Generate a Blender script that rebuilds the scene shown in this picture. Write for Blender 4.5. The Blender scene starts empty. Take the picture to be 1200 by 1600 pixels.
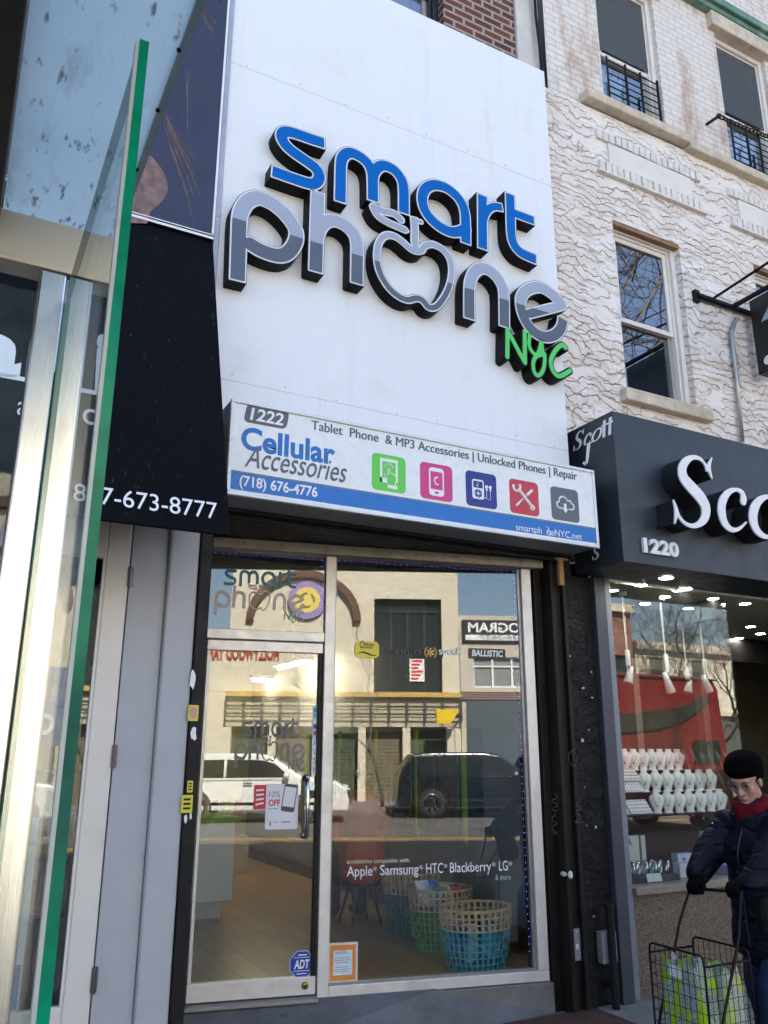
import bpy, bmesh, math, random
import numpy as np
from mathutils import Matrix, Vector
random.seed(7)
S = bpy.context.scene
COL = S.collection
PI = math.pi

# ------------------------------------------------------------------ camera
H = 1.6
FPX, PITCH, ROLL, YAW = 1287.06, math.radians(16.18), math.radians(0.13), math.radians(27.76)
FW = np.array([math.sin(YAW)*math.cos(PITCH), math.cos(YAW)*math.cos(PITCH), math.sin(PITCH)])
_r = np.array([math.cos(YAW), -math.sin(YAW), 0.0]); _u = np.cross(_r, FW)
RT = _r*math.cos(ROLL) + _u*math.sin(ROLL)
UP = -_r*math.sin(ROLL) + _u*math.cos(ROLL)
CAM = np.array([0.0, 0.0, H])
cd = bpy.data.cameras.new('camera'); cam = bpy.data.objects.new('camera', cd); COL.objects.link(cam)
cd.sensor_fit = 'VERTICAL'; cd.sensor_height = 24.0; cd.lens = 24.0*FPX/1600.0
cd.clip_start = 0.05; cd.clip_end = 600
m3 = Matrix(((RT[0], UP[0], -FW[0]), (RT[1], UP[1], -FW[1]), (RT[2], UP[2], -FW[2])))
cam.matrix_world = Matrix.Translation(CAM) @ m3.to_4x4()
S.camera = cam

# ------------------------------------------------------------------ light
SUN_EL, SUN_AZ = math.radians(44), math.radians(14)      # azimuth from +Y towards +X (behind the shops)
w = bpy.data.worlds.new('World'); S.world = w; w.use_nodes = True
nt = w.node_tree; bg = nt.nodes['Background']
sky = nt.nodes.new('ShaderNodeTexSky'); sky.sky_type = 'NISHITA'; sky.sun_disc = False
sky.sun_elevation = SUN_EL; sky.sun_rotation = SUN_AZ
sky.air_density = 1.0; sky.dust_density = 2.2; sky.ozone_density = 1.0
nt.links.new(sky.outputs[0], bg.inputs[0]); bg.inputs[1].default_value = 0.10
sd = bpy.data.lights.new('sun', 'SUN'); sun = bpy.data.objects.new('sun', sd); COL.objects.link(sun)
sd.energy = 5.0; sd.angle = math.radians(0.5); sd.color = (1.0, 0.95, 0.86)
sdir = Vector((math.sin(SUN_AZ)*math.cos(SUN_EL), math.cos(SUN_AZ)*math.cos(SUN_EL), math.sin(SUN_EL)))
sun.rotation_euler = sdir.to_track_quat('Z', 'Y').to_euler(); sun.location = (0, 20, 30)
S.view_settings.view_transform = 'Standard'; S.view_settings.look = 'None'
S.view_settings.gamma = 1.0; S.view_settings.use_curve_mapping = False
S.view_settings.exposure = 2.38
S.render.engine = 'CYCLES'
S.cycles.use_denoising = True
S.cycles.max_bounces = 10; S.cycles.transparent_max_bounces = 24; S.cycles.glossy_bounces = 5
S.cycles.caustics_reflective = False; S.cycles.caustics_refractive = False
S.cycles.sample_clamp_indirect = 6.0

# ------------------------------------------------------------------ from the picture to real planes
def ray(x, y):
    d = FW*FPX + RT*(x-600) - UP*(y-800); return d/np.linalg.norm(d)
def F(x, y, Y):                       # point on a wall parallel to the street
    d = ray(x, y); return CAM + d*(Y/d[1])
def Zp(x, y, z):                      # point on a level plane
    d = ray(x, y); return CAM + d*((z-H)/d[2])
def Xp(x, y, X):                      # point on a wall square to the street
    d = ray(x, y); return CAM + d*(X/d[0])
WA = math.radians(-12.02)             # the shop front stands skewed in its recess
WD = np.array([math.cos(WA), math.sin(WA), 0]); WN = np.array([-math.sin(WA), math.cos(WA), 0])
W0 = np.array([3.722, 4.779, 0.0])
def Wp(x, y, v=0.0):                  # shop front coordinates (s, z) at depth v
    d = ray(x, y); p0 = W0 + WN*v
    p = CAM + d*(np.dot(p0-CAM, WN)/np.dot(d, WN)); return float(np.dot(p-W0, WD)), float(p[2])
def RF(x, y, Y):                      # what the shop front's glass mirrors at wall Y across the street
    d = ray(x, y); p = CAM + d*(np.dot(W0-CAM, WN)/np.dot(d, WN)); d = d - 2*np.dot(d, WN)*WN
    return p + d*((Y-p[1])/d[1])

# ------------------------------------------------------------------ objects and tags
MW = {}
def mw(o): return MW.get(o.name, Matrix.Identity(4)) if o is not None else Matrix.Identity(4)
def tag(o, label=None, cat=None, group=None, kind=None):
    if label: o['label'] = label
    if cat: o['category'] = cat
    if group: o['group'] = group
    if kind: o['kind'] = kind
    return o
def thing(name, label, cat, loc=(0, 0, 0), rz=0.0, group=None):
    o = bpy.data.objects.new(name, None); COL.objects.link(o); o.empty_display_size = .1
    o.location = loc; o.rotation_euler = (0, 0, rz)
    MW[o.name] = Matrix.Translation(loc) @ Matrix.Rotation(rz, 4, 'Z')
    return tag(o, label, cat, group)
def copy_tree(o, parent=None):
    c = o.copy(); COL.objects.link(c)
    if parent is not None: c.parent = parent
    for ch in list(o.children): copy_tree(ch, c)
    return c

class MB:
    def __init__(s): s.v = []; s.f = []; s.m = []
    def add(s, vs, fs, mi=0):
        b = len(s.v); s.v += [tuple(map(float, p)) for p in vs]
        for f in fs: s.f.append(tuple(b+i for i in f)); s.m.append(mi)
        return s
    def box(s, x0, x1, y0, y1, z0, z1, mi=0, M=None):
        if x0 > x1: x0, x1 = x1, x0
        if y0 > y1: y0, y1 = y1, y0
        if z0 > z1: z0, z1 = z1, z0
        vs = [(x0,y0,z0),(x1,y0,z0),(x1,y1,z0),(x0,y1,z0),(x0,y0,z1),(x1,y0,z1),(x1,y1,z1),(x0,y1,z1)]
        if M is not None: vs = [M @ Vector(p) for p in vs]
        return s.add(vs, [(3,2,1,0),(4,5,6,7),(0,1,5,4),(1,2,6,5),(2,3,7,6),(3,0,4,7)], mi)
    def prism(s, poly, M, d0, d1, mi=0):          # poly in the frame's x,y; from depth d0 to d1 along its z
        n = len(poly)
        vs = [M @ Vector((p[0], p[1], d0)) for p in poly] + [M @ Vector((p[0], p[1], d1)) for p in poly]
        fs = [tuple(range(n))[::-1], tuple(range(n, 2*n))] + [(i, (i+1) % n, n+(i+1) % n, n+i) for i in range(n)]
        return s.add(vs, fs, mi)
    def tube(s, pts, r, n=8, mi=0, caps=True, closed=False):
        pts = [Vector(p) for p in pts]; k = len(pts)
        rs = list(r) if hasattr(r, '__len__') else [r]*k
        up = None; rings = []
        for i, p in enumerate(pts):
            if closed: t = pts[(i+1) % k]-pts[i-1]
            else: t = pts[min(i+1, k-1)]-pts[max(i-1, 0)]
            if t.length < 1e-9: t = Vector((0, 0, 1))
            t.normalize()
            if up is None:
                up = Vector((0, 0, 1)) if abs(t.z) < .9 else Vector((1, 0, 0))
            a = up - t*up.dot(t)
            if a.length < 1e-6: a = Vector((0, 1, 0)) - t*t.y
            a.normalize(); up = a; b = t.cross(a)
            rings.append([p + (a*math.cos(2*PI*j/n)+b*math.sin(2*PI*j/n))*rs[i] for j in range(n)])
        vs = [v for R in rings for v in R]; fs = []
        for i in range(k if closed else k-1):
            i2 = (i+1) % k
            for j in range(n): fs.append((i*n+j, i*n+(j+1) % n, i2*n+(j+1) % n, i2*n+j))
        if caps and not closed:
            fs.append(tuple(range(n))[::-1]); fs.append(tuple((k-1)*n+j for j in range(n)))
        return s.add(vs, fs, mi)
    def lathe(s, prof, c=(0, 0, 0), n=20, mi=0, M=None, sx=1, sy=1, cap=True):
        vs = []; fs = []; ring = []
        for (r, z) in prof:
            k = 1 if r < 1e-6 else n; ring.append((len(vs), k))
            for j in range(k):
                p = Vector((c[0]+sx*r*math.cos(2*PI*j/n), c[1]+sy*r*math.sin(2*PI*j/n), c[2]+z))
                vs.append(M @ p if M is not None else p)
        for (a, ka), (b, kb) in zip(ring, ring[1:]):
            for j in range(n):
                j2 = (j+1) % n
                if ka == 1 and kb == 1: continue
                if ka == 1: fs.append((a, b+j2, b+j))
                elif kb == 1: fs.append((a+j, a+j2, b))
                else: fs.append((a+j, a+j2, b+j2, b+j))
        if cap and ring[0][1] > 1 and prof[0] != prof[-1]: fs.append(tuple(range(n))[::-1])
        if cap and ring[-1][1] > 1 and prof[0] != prof[-1]: fs.append(tuple(ring[-1][0]+j for j in range(n)))
        return s.add(vs, fs, mi)
    def ball(s, c, r, n=14, m=9, mi=0, M=None):
        rx, ry, rz = r if hasattr(r, '__len__') else (r, r, r)
        vs = []; fs = []
        for i in range(m+1):
            t = PI*i/m
            for j in range(n):
                a = 2*PI*j/n
                p = Vector((rx*math.sin(t)*math.cos(a), ry*math.sin(t)*math.sin(a), rz*math.cos(t)))
                if M is not None: p = M @ p
                vs.append(p+Vector(c))
        for i in range(m):
            for j in range(n): fs.append((i*n+j, (i+1)*n+j, (i+1)*n+(j+1) % n, i*n+(j+1) % n))
        return s.add(vs, fs, mi)
    def build(s, name, mats, parent=None, smooth=False, bevel=0.0, local=False, label=None, seg=2, weld=False):
        me = bpy.data.meshes.new(name)
        if not isinstance(mats, (list, tuple)): mats = [mats]
        for m in mats: me.materials.append(m)
        inv = Matrix.Identity(4) if local or parent is None else mw(parent).inverted()
        me.from_pydata([inv @ Vector(p) for p in s.v], [], s.f)
        me.polygons.foreach_set('material_index', s.m)
        if smooth: me.polygons.foreach_set('use_smooth', [True]*len(me.polygons))
        me.validate(); me.update()
        if weld:
            bm = bmesh.new(); bm.from_mesh(me); bmesh.ops.remove_doubles(bm, verts=bm.verts, dist=1e-5); bmesh.ops.recalc_face_normals(bm, faces=bm.faces); bm.to_mesh(me); bm.free()
        o = bpy.data.objects.new(name, me); COL.objects.link(o)
        if parent is not None: o.parent = parent
        MW[o.name] = mw(parent)
        if bevel:
            b = o.modifiers.new('bevel', 'BEVEL'); b.width = bevel; b.segments = seg; b.limit_method = 'ANGLE'; b.angle_limit = math.radians(40)
        if label: o['label'] = label
        return o

def frame(o, x, u):                       # a drawing plane: x to the right, u up, z towards the viewer
    x = Vector(x).normalized(); u = Vector(u); u = (u-x*u.dot(x)).normalized(); z = x.cross(u)
    M = Matrix.Identity(4)
    for i in range(3): M[i][0], M[i][1], M[i][2], M[i][3] = x[i], u[i], z[i], o[i]
    return M
def wallM(X, Y, Z): return frame((X, Y, Z), (1, 0, 0), (0, 0, 1))
def rrect(w, h, r, n=5, cx=0, cy=0, sk=0):
    out = []
    for (sx, sy, a0) in ((1, -1, -PI/2), (1, 1, 0), (-1, 1, PI/2), (-1, -1, PI)):
        for i in range(n+1):
            a = a0+PI/2*i/n
            x = sx*(w/2-r)+r*math.cos(a); y = sy*(h/2-r)+r*math.sin(a)
            out.append((cx+x+sk*y, cy+y))
    return out
def circ(cx, cy, r, n=20): return [(cx+r*math.cos(2*PI*i/n), cy+r*math.sin(2*PI*i/n)) for i in range(n)]

def text_mb(mb, body, M, w=None, h=0.1, bold=0.0, shear=0.0, d=0.002, align='L', mi=0, space=1.0):
    c = bpy.data.curves.new('lettering', 'FONT'); c.body = body; c.offset = bold; c.shear = shear
    c.extrude = 0.0; c.resolution_u = 4; c.space_character = space
    o = bpy.data.objects.new('lettering', c); me = o.to_mesh()
    vs = [v.co.copy() for v in me.vertices]; fs = [tuple(p.vertices) for p in me.polygons]
    o.to_mesh_clear(); bpy.data.objects.remove(o); bpy.data.curves.remove(c)
    if not vs: return mb
    x0 = min(v.x for v in vs); x1 = max(v.x for v in vs)
    sy = h/0.70; sx = sy if w is None else w/(x1-x0)
    W = (x1-x0)*sx; off = {'L': 0, 'C': -W/2, 'R': -W}[align]
    P = [((v.x-x0)*sx+off, v.y*sy) for v in vs]
    # front faces plus the rim, so that lettering has a thickness
    edge = {}
    for f in fs:
        for i in range(len(f)):
            a, b = f[i], f[(i+1) % len(f)]
            edge[(a, b)] = edge.get((a, b), 0)+1
    n = len(P); V = [M @ Vector((p[0], p[1], d)) for p in P]+[M @ Vector((p[0], p[1], 0)) for p in P]
    fc = list(fs)
    # FONT faces may not share vertices along seams: weld by position for the rim test
    key = {}; idx = [key.setdefault((round(p[0], 6), round(p[1], 6)), i) for i, p in enumerate(P)]
    ek = {}
    for (a, b) in edge: ek[(idx[a], idx[b])] = (a, b)
    for (a, b), (ra, rb) in ek.items():
        if (b, a) not in ek: fc.append((rb, ra, ra+n, rb+n))
    return mb.add(V, fc, mi)
def text(body, name, mat, parent, M, **k):
    lab = k.pop('label', None)
    return text_mb(MB(), body, M, **k).build(name, mat, parent, label=lab)
def line_text(body, p0, p1, h, up=(0, 0, 1), **k):        # text from p0 to p1 along its baseline
    p0 = Vector(p0); p1 = Vector(p1); M = frame(p0, p1-p0, up)
    mb = k.pop('mb', None) or MB()
    return text_mb(mb, body, M, w=(p1-p0).length, h=h, **k)

# ------------------------------------------------------------------ lettering drawn as strokes: distance field -> outline
def cr(pts, n=10, closed=False):
    P = [np.array(p, float) for p in pts]; k = len(P); out = []
    rng = range(k) if closed else range(k-1)
    for i in rng:
        a, b = P[i], P[(i+1) % k]
        p0 = P[i-1] if (i > 0 or closed) else a+(a-b); p3 = P[(i+2) % k] if (i+2 < k or closed) else b+(b-a)
        for j in range(n):
            t = j/n
            out.append(.5*((2*a)+(b-p0)*t+(2*p0-5*a+4*b-p3)*t*t+(3*a-p0-3*b+p3)*t**3))
    if not closed: out.append(P[-1])
    else: out.append(out[0])
    return np.array(out)
def stroke_sdf(gx, gy, pts, hw, flat0=False, flat1=False):
    pts = np.asarray(pts, float); D = np.full(gx.shape, 9.0); n = len(pts)
    hws = np.full(n, hw) if np.isscalar(hw) else np.asarray(hw, float)
    L = np.r_[0, np.cumsum(np.hypot(*np.diff(pts, axis=0).T))]; T = L[-1]
    w = hws.max()
    k = min(n-1, max(1, int(np.searchsorted(L, w*.8)))); t0 = pts[0]-pts[k]; t0 = t0/np.linalg.norm(t0)
    k = max(0, min(n-2, int(np.searchsorted(L, T-w*.8))-1)); t1 = pts[-1]-pts[k]; t1 = t1/np.linalg.norm(t1)
    c0 = (gx-pts[0][0])*t0[0]+(gy-pts[0][1])*t0[1]; c1 = (gx-pts[-1][0])*t1[0]+(gy-pts[-1][1])*t1[1]
    for i in range(n-1):
        a, b = pts[i], pts[i+1]; d = b-a; l2 = d@d
        if l2 < 1e-14: continue
        t = np.clip(((gx-a[0])*d[0]+(gy-a[1])*d[1])/l2, 0, 1)
        q = np.hypot(gx-a[0]-t*d[0], gy-a[1]-t*d[1]) - (hws[i]*(1-t)+hws[i+1]*t)
        if flat0 and L[i] < w*1.6: q = np.maximum(q, c0)
        if flat1 and L[i+1] > T-w*1.6: q = np.maximum(q, c1)
        D = np.minimum(D, q)
    return D
def loops_of(D, xs, ys, lev):
    A = D-lev; A = np.where(np.abs(A) < 1e-9, 1e-9, A); ny, nx = A.shape
    sg = A < 0; seg = {}
    def pt(e):
        i, j, k = e
        if k == 0: t = A[i, j]/(A[i, j]-A[i, j+1]); return (xs[j]+t*(xs[j+1]-xs[j]), ys[i])
        t = A[i, j]/(A[i, j]-A[i+1, j]); return (xs[j], ys[i]+t*(ys[i+1]-ys[i]))
    c = sg[:-1, :-1]*1+sg[:-1, 1:]*2+sg[1:, 1:]*4+sg[1:, :-1]*8
    for i, j in np.argwhere((c > 0) & (c < 15)):
        B, R_, T_, L_ = (i, j, 0), (i, j+1, 1), (i+1, j, 0), (i, j, 1)
        tab = {1: [(L_, B)], 2: [(B, R_)], 3: [(L_, R_)], 4: [(R_, T_)], 5: [(L_, B), (R_, T_)], 6: [(B, T_)], 7: [(L_, T_)],
               8: [(T_, L_)], 9: [(T_, B)], 10: [(T_, L_), (B, R_)], 11: [(T_, R_)], 12: [(R_, L_)], 13: [(R_, B)], 14: [(B, L_)]}
        for a, b in tab[int(c[i, j])]: seg[a] = b
    out = []
    while seg:
        s, e = seg.popitem(); lp = [s, e]
        while e in seg and e != s:
            e = seg.pop(e); lp.append(e)
        P = [pt(e) for e in lp[:-1]]
        if len(P) > 8: out.append(P)
    return out
def rdp(P, eps):
    P = np.asarray(P)
    def rec(a, b):
        if b-a < 2: return []
        d = P[b]-P[a]; l = np.hypot(*d)+1e-12
        q = np.abs((P[a+1:b, 0]-P[a][0])*d[1]-(P[a+1:b, 1]-P[a][1])*d[0])/l
        k = int(q.argmax())
        if q[k] < eps: return []
        k += a+1
        return rec(a, k)+[k]+rec(k, b)
    n = len(P); h = n//2
    ids = [0]+rec(0, h)+[h]+rec(h, n-1)
    return P[ids]
def outline_mb(mb, loops, M, d0, d1, mi=0):
    c = bpy.data.curves.new('outline', 'CURVE'); c.dimensions = '2D'; c.fill_mode = 'BOTH'; c.extrude = (d1-d0)/2
    for P in loops:
        sp = c.splines.new('POLY'); sp.points.add(len(P)-1); sp.use_cyclic_u = True
        for q, p in zip(sp.points, P): q.co = (p[0], p[1], 0, 1)
    o = bpy.data.objects.new('outline', c); me = o.to_mesh()
    vs = [M @ (v.co+Vector((0, 0, (d0+d1)/2))) for v in me.vertices]; fs = [tuple(p.vertices) for p in me.polygons]
    o.to_mesh_clear(); bpy.data.objects.remove(o); bpy.data.curves.remove(c)
    return mb.add(vs, fs, mi)
def grid_for(polys, pad, res):
    A = np.vstack(polys); x0, y0 = A.min(0)-pad; x1, y1 = A.max(0)+pad
    xs = np.arange(x0, x1+res, res); ys = np.arange(y0, y1+res, res)
    gx, gy = np.meshgrid(xs, ys); return xs, ys, gx, gy
# ------------------------------------------------------------------ materials
MATS = {}
class NT:
    def __init__(s, name):
        s.m = bpy.data.materials.new(name); s.m.use_nodes = True; s.t = s.m.node_tree
        s.b = s.t.nodes['Principled BSDF']; s.o = s.t.nodes['Material Output']; s._co = None
    def n(s, ty, **p):
        x = s.t.nodes.new('ShaderNode'+ty)
        for k, v in p.items(): setattr(x, k, v)
        return x
    def l(s, a, b):
        s.t.links.new(a, b)
    def val(s, sock, v):
        if hasattr(v, 'is_output') or isinstance(v, bpy.types.NodeSocket): s.l(v, sock)
        else: sock.default_value = v
    def co(s, kind='Object'):
        if s._co is None: s._co = s.n('TexCoord')
        return s._co.outputs[kind]
    def map(s, scale=(1, 1, 1), rot=(0, 0, 0), loc=(0, 0, 0), src=None):
        x = s.n('Mapping'); s.l(src or s.co(), x.inputs[0])
        x.inputs['Scale'].default_value = scale; x.inputs['Rotation'].default_value = rot; x.inputs['Location'].default_value = loc
        return x.outputs[0]
    def noise(s, scale=5, detail=4, rough=.55, vec=None, dist=0.0, out=0):
        x = s.n('TexNoise'); s.l(vec or s.co(), x.inputs['Vector'])
        x.inputs['Scale'].default_value = scale; x.inputs['Detail'].default_value = detail
        x.inputs['Roughness'].default_value = rough; x.inputs['Distortion'].default_value = dist
        return x.outputs[out]
    def math(s, op, a, b=0.0, c=None, clamp=False):
        x = s.n('Math', operation=op, use_clamp=clamp); s.val(x.inputs[0], a); s.val(x.inputs[1], b)
        if c is not None: s.val(x.inputs[2], c)
        return x.outputs[0]
    def ramp(s, v, lo, hi, a=0.0, b=1.0):
        x = s.n('MapRange'); x.clamp = True; s.val(x.inputs[0], v); x.inputs[1].default_value = lo; x.inputs[2].default_value = hi
        x.inputs[3].default_value = a; x.inputs[4].default_value = b; return x.outputs[0]
    def mix(s, f, a, b):
        x = s.n('Mix', data_type='RGBA'); s.val(x.inputs[0], f)
        for k, v in ((6, a), (7, b)):
            if isinstance(v, tuple): x.inputs[k].default_value = (*v[:3], 1)
            else: s.l(v, x.inputs[k])
        return x.outputs[2]
    def sep(s, v):
        x = s.n('SeparateXYZ'); s.l(v, x.inputs[0]); return x.outputs
    def bump(s, h, strength=.3, dist=.01, normal=None):
        x = s.n('Bump'); s.l(h, x.inputs['Height']); x.inputs['Strength'].default_value = strength; x.inputs['Distance'].default_value = dist
        if normal is not None: s.l(normal, x.inputs['Normal'])
        s.l(x.outputs[0], s.b.inputs['Normal']); return x.outputs[0]
    def col(s, v): s.val(s.b.inputs['Base Color'], (*v, 1) if isinstance(v, tuple) else v)
    def set(s, **k):
        for a, v in k.items(): s.val(s.b.inputs[a.replace('_', ' ')], v)
def pm(name, col, rough=.6, metal=0.0, var=.12, vs=6.0, bump=0.0, bs=60.0, spec=.5, dirt=0.0, dirtcol=(.05, .045, .04), ds=3.0, stretch=(1, 1, 1), coat=0.0):
    """painted / plain surface with uneven tone, roughness and dirt"""
    if name in MATS: return MATS[name]
    t = NT(name); v = t.map(stretch) if stretch != (1, 1, 1) else None
    a = t.noise(vs, 5, .6, v)
    c = t.mix(t.ramp(a, .3, .7), tuple(x*(1-var) for x in col), tuple(min(1, x*(1+var)) for x in col))
    if dirt:
        d = t.noise(ds, 8, .7, v); c = t.mix(t.math('MULTIPLY', t.ramp(d, .5, .75), dirt), c, dirtcol)
    t.col(c)
    t.set(Metallic=metal, Specular_IOR_Level=spec, Coat_Weight=coat)
    t.l(t.ramp(t.noise(vs*2.3, 4), .3, .7, max(0, rough-.1), min(1, rough+.1)), t.b.inputs['Roughness'])
    if bump: t.bump(t.noise(bs, 6, .6), bump, .01)
    MATS[name] = t.m; return t.m
def emit(name, col, st):
    t = NT(name); t.col((0.8, 0.8, 0.8)); t.b.inputs['Emission Color'].default_value = (*col, 1); t.b.inputs['Emission Strength'].default_value = st
    MATS[name] = t.m; return t.m
def glass(name, tint=(.96, .98, .97), f0=.045, rough=0.0, gain=1.0, dirt=0.0):
    """thin clear pane: see-through with Fresnel mirror on each face"""
    t = NT(name); g = t.n('NewGeometry')
    dt = t.n('VectorMath', operation='DOT_PRODUCT'); t.l(g.outputs['Incoming'], dt.inputs[0]); t.l(g.outputs['Normal'], dt.inputs[1])
    c = t.math('ABSOLUTE', dt.outputs['Value']); p = t.math('POWER', t.math('SUBTRACT', 1.0, c, clamp=True), 5.0)
    f = t.math('MULTIPLY', t.math('ADD', t.math('MULTIPLY', p, 1-f0), f0), gain, clamp=True)
    tr = t.n('BsdfTransparent'); tr.inputs[0].default_value = (*tint, 1)
    gl = t.n('BsdfGlossy'); gl.inputs['Roughness'].default_value = rough; gl.inputs[0].default_value = (1, 1, 1, 1)
    mx = t.n('MixShader'); t.l(f, mx.inputs[0]); t.l(tr.outputs[0], mx.inputs[1]); t.l(gl.outputs[0], mx.inputs[2])
    out = mx.outputs[0]
    if dirt:
        df = t.n('BsdfDiffuse'); df.inputs[0].default_value = (.55, .56, .56, 1)
        m2 = t.n('MixShader'); k = t.math('MULTIPLY', t.ramp(t.noise(3.0, 8, .7), .45, .8), dirt)
        t.l(k, m2.inputs[0]); t.l(out, m2.inputs[1]); t.l(df.outputs[0], m2.inputs[2]); out = m2.outputs[0]
    t.l(out, t.o.inputs[0]); t.t.nodes.remove(t.b); MATS[name] = t.m; return t.m

WHITE = pm('white_print', (.80, .80, .80), .45, var=.03)
BLUE = pm('blue_acrylic', (.0, .125, .48), .4, var=.02, spec=.12)
BLACKP = pm('black_paint', (.006, .006, .0065), .5, var=.3, bump=.1, spec=.25)
DARK = pm('charcoal_paint', (.009, .009, .0105), .55, var=.25, spec=.25, dirt=.25, dirtcol=(.03, .03, .032), bump=.25, bs=40)
ALU = pm('aluminium', (.72, .69, .65), .42, .3, var=.06, vs=10, dirt=.35, dirtcol=(.25, .22, .19))
CLEAR = glass('shop_glass', dirt=.02, gain=1.6)
UPGLASS = glass('window_glass', tint=(.8, .84, .88), gain=3.2)

def cladding_mat():
    t = NT('white_cladding')
    st = t.noise(1.0, 8, .7, t.map((9, 9, .35)))
    c = t.mix(t.ramp(st, .55, .95), (.79, .815, .85), (.62, .62, .61))
    sm = t.noise(2.2, 8, .7); c = t.mix(t.math('MULTIPLY', t.ramp(sm, .55, .8), .35), c, (.55, .52, .48))
    t.col(c); t.set(Roughness=.42, Specular_IOR_Level=.35); t.bump(t.noise(1.1, 3, .5, t.map((1.4, 1, .5))), .35, .06); return t.m
def stucco_mat():
    t = NT('rough_stucco'); co = t.co(); x, y, z = t.sep(co)
    wob = t.noise(1.3, 2, .5, t.map((1, 1, 1.0)))
    wob2 = t.noise(5.5, 3, .55, t.map((.9, .9, .55)))
    lift = t.noise(.7, 2, .5)
    q = t.math('ADD', t.math('MULTIPLY', z, 12.5), t.math('ADD', t.math('MULTIPLY', wob, 5.0), t.math('ADD', t.math('MULTIPLY', wob2, 3.4), t.math('MULTIPLY', x, 1.0))))
    fr = t.math('FRACT', q)
    brk = t.ramp(t.noise(4.0, 3, .5, t.map((.6, .6, 1.6), loc=(3, 1, 7))), .40, .52)
    edge = t.math('MULTIPLY', t.ramp(fr, .0, .13, 1, 0), brk)
    # second, sparser family of trowel edges
    q2 = t.math('ADD', t.math('MULTIPLY', z, 6.0), t.math('ADD', t.math('MULTIPLY', t.noise(2.3, 3, .5, t.map(loc=(9, 2, 4))), 7.0), t.math('MULTIPLY', x, -1.0)))
    e2 = t.math('MULTIPLY', t.ramp(t.math('FRACT', q2), .0, .10, 1, 0), t.ramp(t.noise(3.3, 3, .5, t.map(loc=(1, 8, 2))), .5, .62))
    ed = t.math('MAXIMUM', edge, e2)
    tone = t.noise(1.1, 6, .65); c = t.mix(t.ramp(tone, .35, .7), (.80, .74, .70), (.86, .82, .79))
    c = t.mix(t.math('MULTIPLY', t.ramp(t.noise(.8, 7, .7, t.map((1, 1, .5), loc=(4, 4, 4))), .55, .75), .45), c, (.64, .52, .44))
    c = t.mix(t.math('MULTIPLY', ed, .70), c, (.22, .17, .14)); t.col(c); t.set(Roughness=.85)  # dark lines paint shadow and dirt along the trowel ridges
    hgt = t.math('ADD', t.math('MULTIPLY', fr, t.math('MULTIPLY', brk, .7)), t.math('ADD', t.math('MULTIPLY', t.noise(9, 5, .6), .45), t.math('MULTIPLY', ed, -.9)))
    t.bump(hgt, .85, .038); return t.m
def brick_mat(name, c1, c2, mortar, w=.21, h=.072, ms=.009, bump=.6, paint=None, over=.0):
    t = NT(name); x, y, z = t.sep(t.co()); cb = t.n('CombineXYZ'); t.l(t.math('ADD', x, y), cb.inputs[0]); t.l(z, cb.inputs[1])
    b = t.n('TexBrick'); t.l(cb.outputs[0], b.inputs['Vector'])
    b.inputs['Scale'].default_value = 1.0; b.inputs['Mortar Size'].default_value = ms; b.inputs['Brick Width'].default_value = w; b.inputs['Row Height'].default_value = h
    b.inputs['Mortar Smooth'].default_value = .2; b.inputs['Bias'].default_value = -.1
    b.inputs[1].default_value = (*c1, 1); b.inputs[2].default_value = (*c2, 1); b.inputs[3].default_value = (*mortar, 1)
    c = t.mix(t.math('MULTIPLY', t.ramp(t.noise(20, 6, .7), .35, .75), .35), b.outputs[0], tuple(k*.55 for k in c1))
    if paint:
        c = t.mix(t.math('MULTIPLY', t.ramp(t.noise(1.6, 9, .72, t.map((1.3, 1, .45))), over, over+.14), .85), c, paint)
    t.col(c); t.set(Roughness=.85); g = t.math('ADD', t.math('MULTIPLY', b.outputs['Fac'], -1.0), t.math('MULTIPLY', t.noise(60, 5), .35)); t.bump(g, bump, .012); return t.m
def wood_floor_mat():
    t = NT('laminate_floor'); x, y, z = t.sep(t.co()); cb = t.n('CombineXYZ'); t.l(y, cb.inputs[0]); t.l(x, cb.inputs[1])
    b = t.n('TexBrick'); t.l(cb.outputs[0], b.inputs['Vector']); b.inputs['Scale'].default_value = 1; b.inputs['Brick Width'].default_value = 1.2; b.inputs['Row Height'].default_value = .19
    b.inputs['Mortar Size'].default_value = .004; b.inputs['Mortar Smooth'].default_value = .3
    b.inputs[1].default_value = (.44, .27, .095, 1); b.inputs[2].default_value = (.33, .195, .065, 1); b.inputs[3].default_value = (.05, .03, .015, 1)
    c = t.mix(t.math('MULTIPLY', t.noise(14, 6, .6, t.map((5, .35, 1))), .5), b.outputs[0], (.45, .27, .12)); t.col(c); t.set(Roughness=.3); return t.m
def concrete_mat(name, c=(.20, .20, .205), sc=1.0):
    t = NT(name); k = t.mix(t.ramp(t.noise(2.4*sc, 8, .7), .35, .7), tuple(v*.6 for v in c), tuple(v*1.15 for v in c))
    k = t.mix(t.math('MULTIPLY', t.ramp(t.noise(9*sc, 4, .5), .66, .72), .7), k, (.035, .035, .037))
    k = t.mix(t.math('MULTIPLY', t.ramp(t.noise(90*sc, 3), .5, .8), .4), k, tuple(min(1, v*1.5) for v in c))
    t.col(k); t.set(Roughness=.88); t.bump(t.math('ADD', t.noise(140*sc, 5), t.math('MULTIPLY', t.noise(12*sc, 4), 1.6)), .45, .006); return t.m
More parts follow.
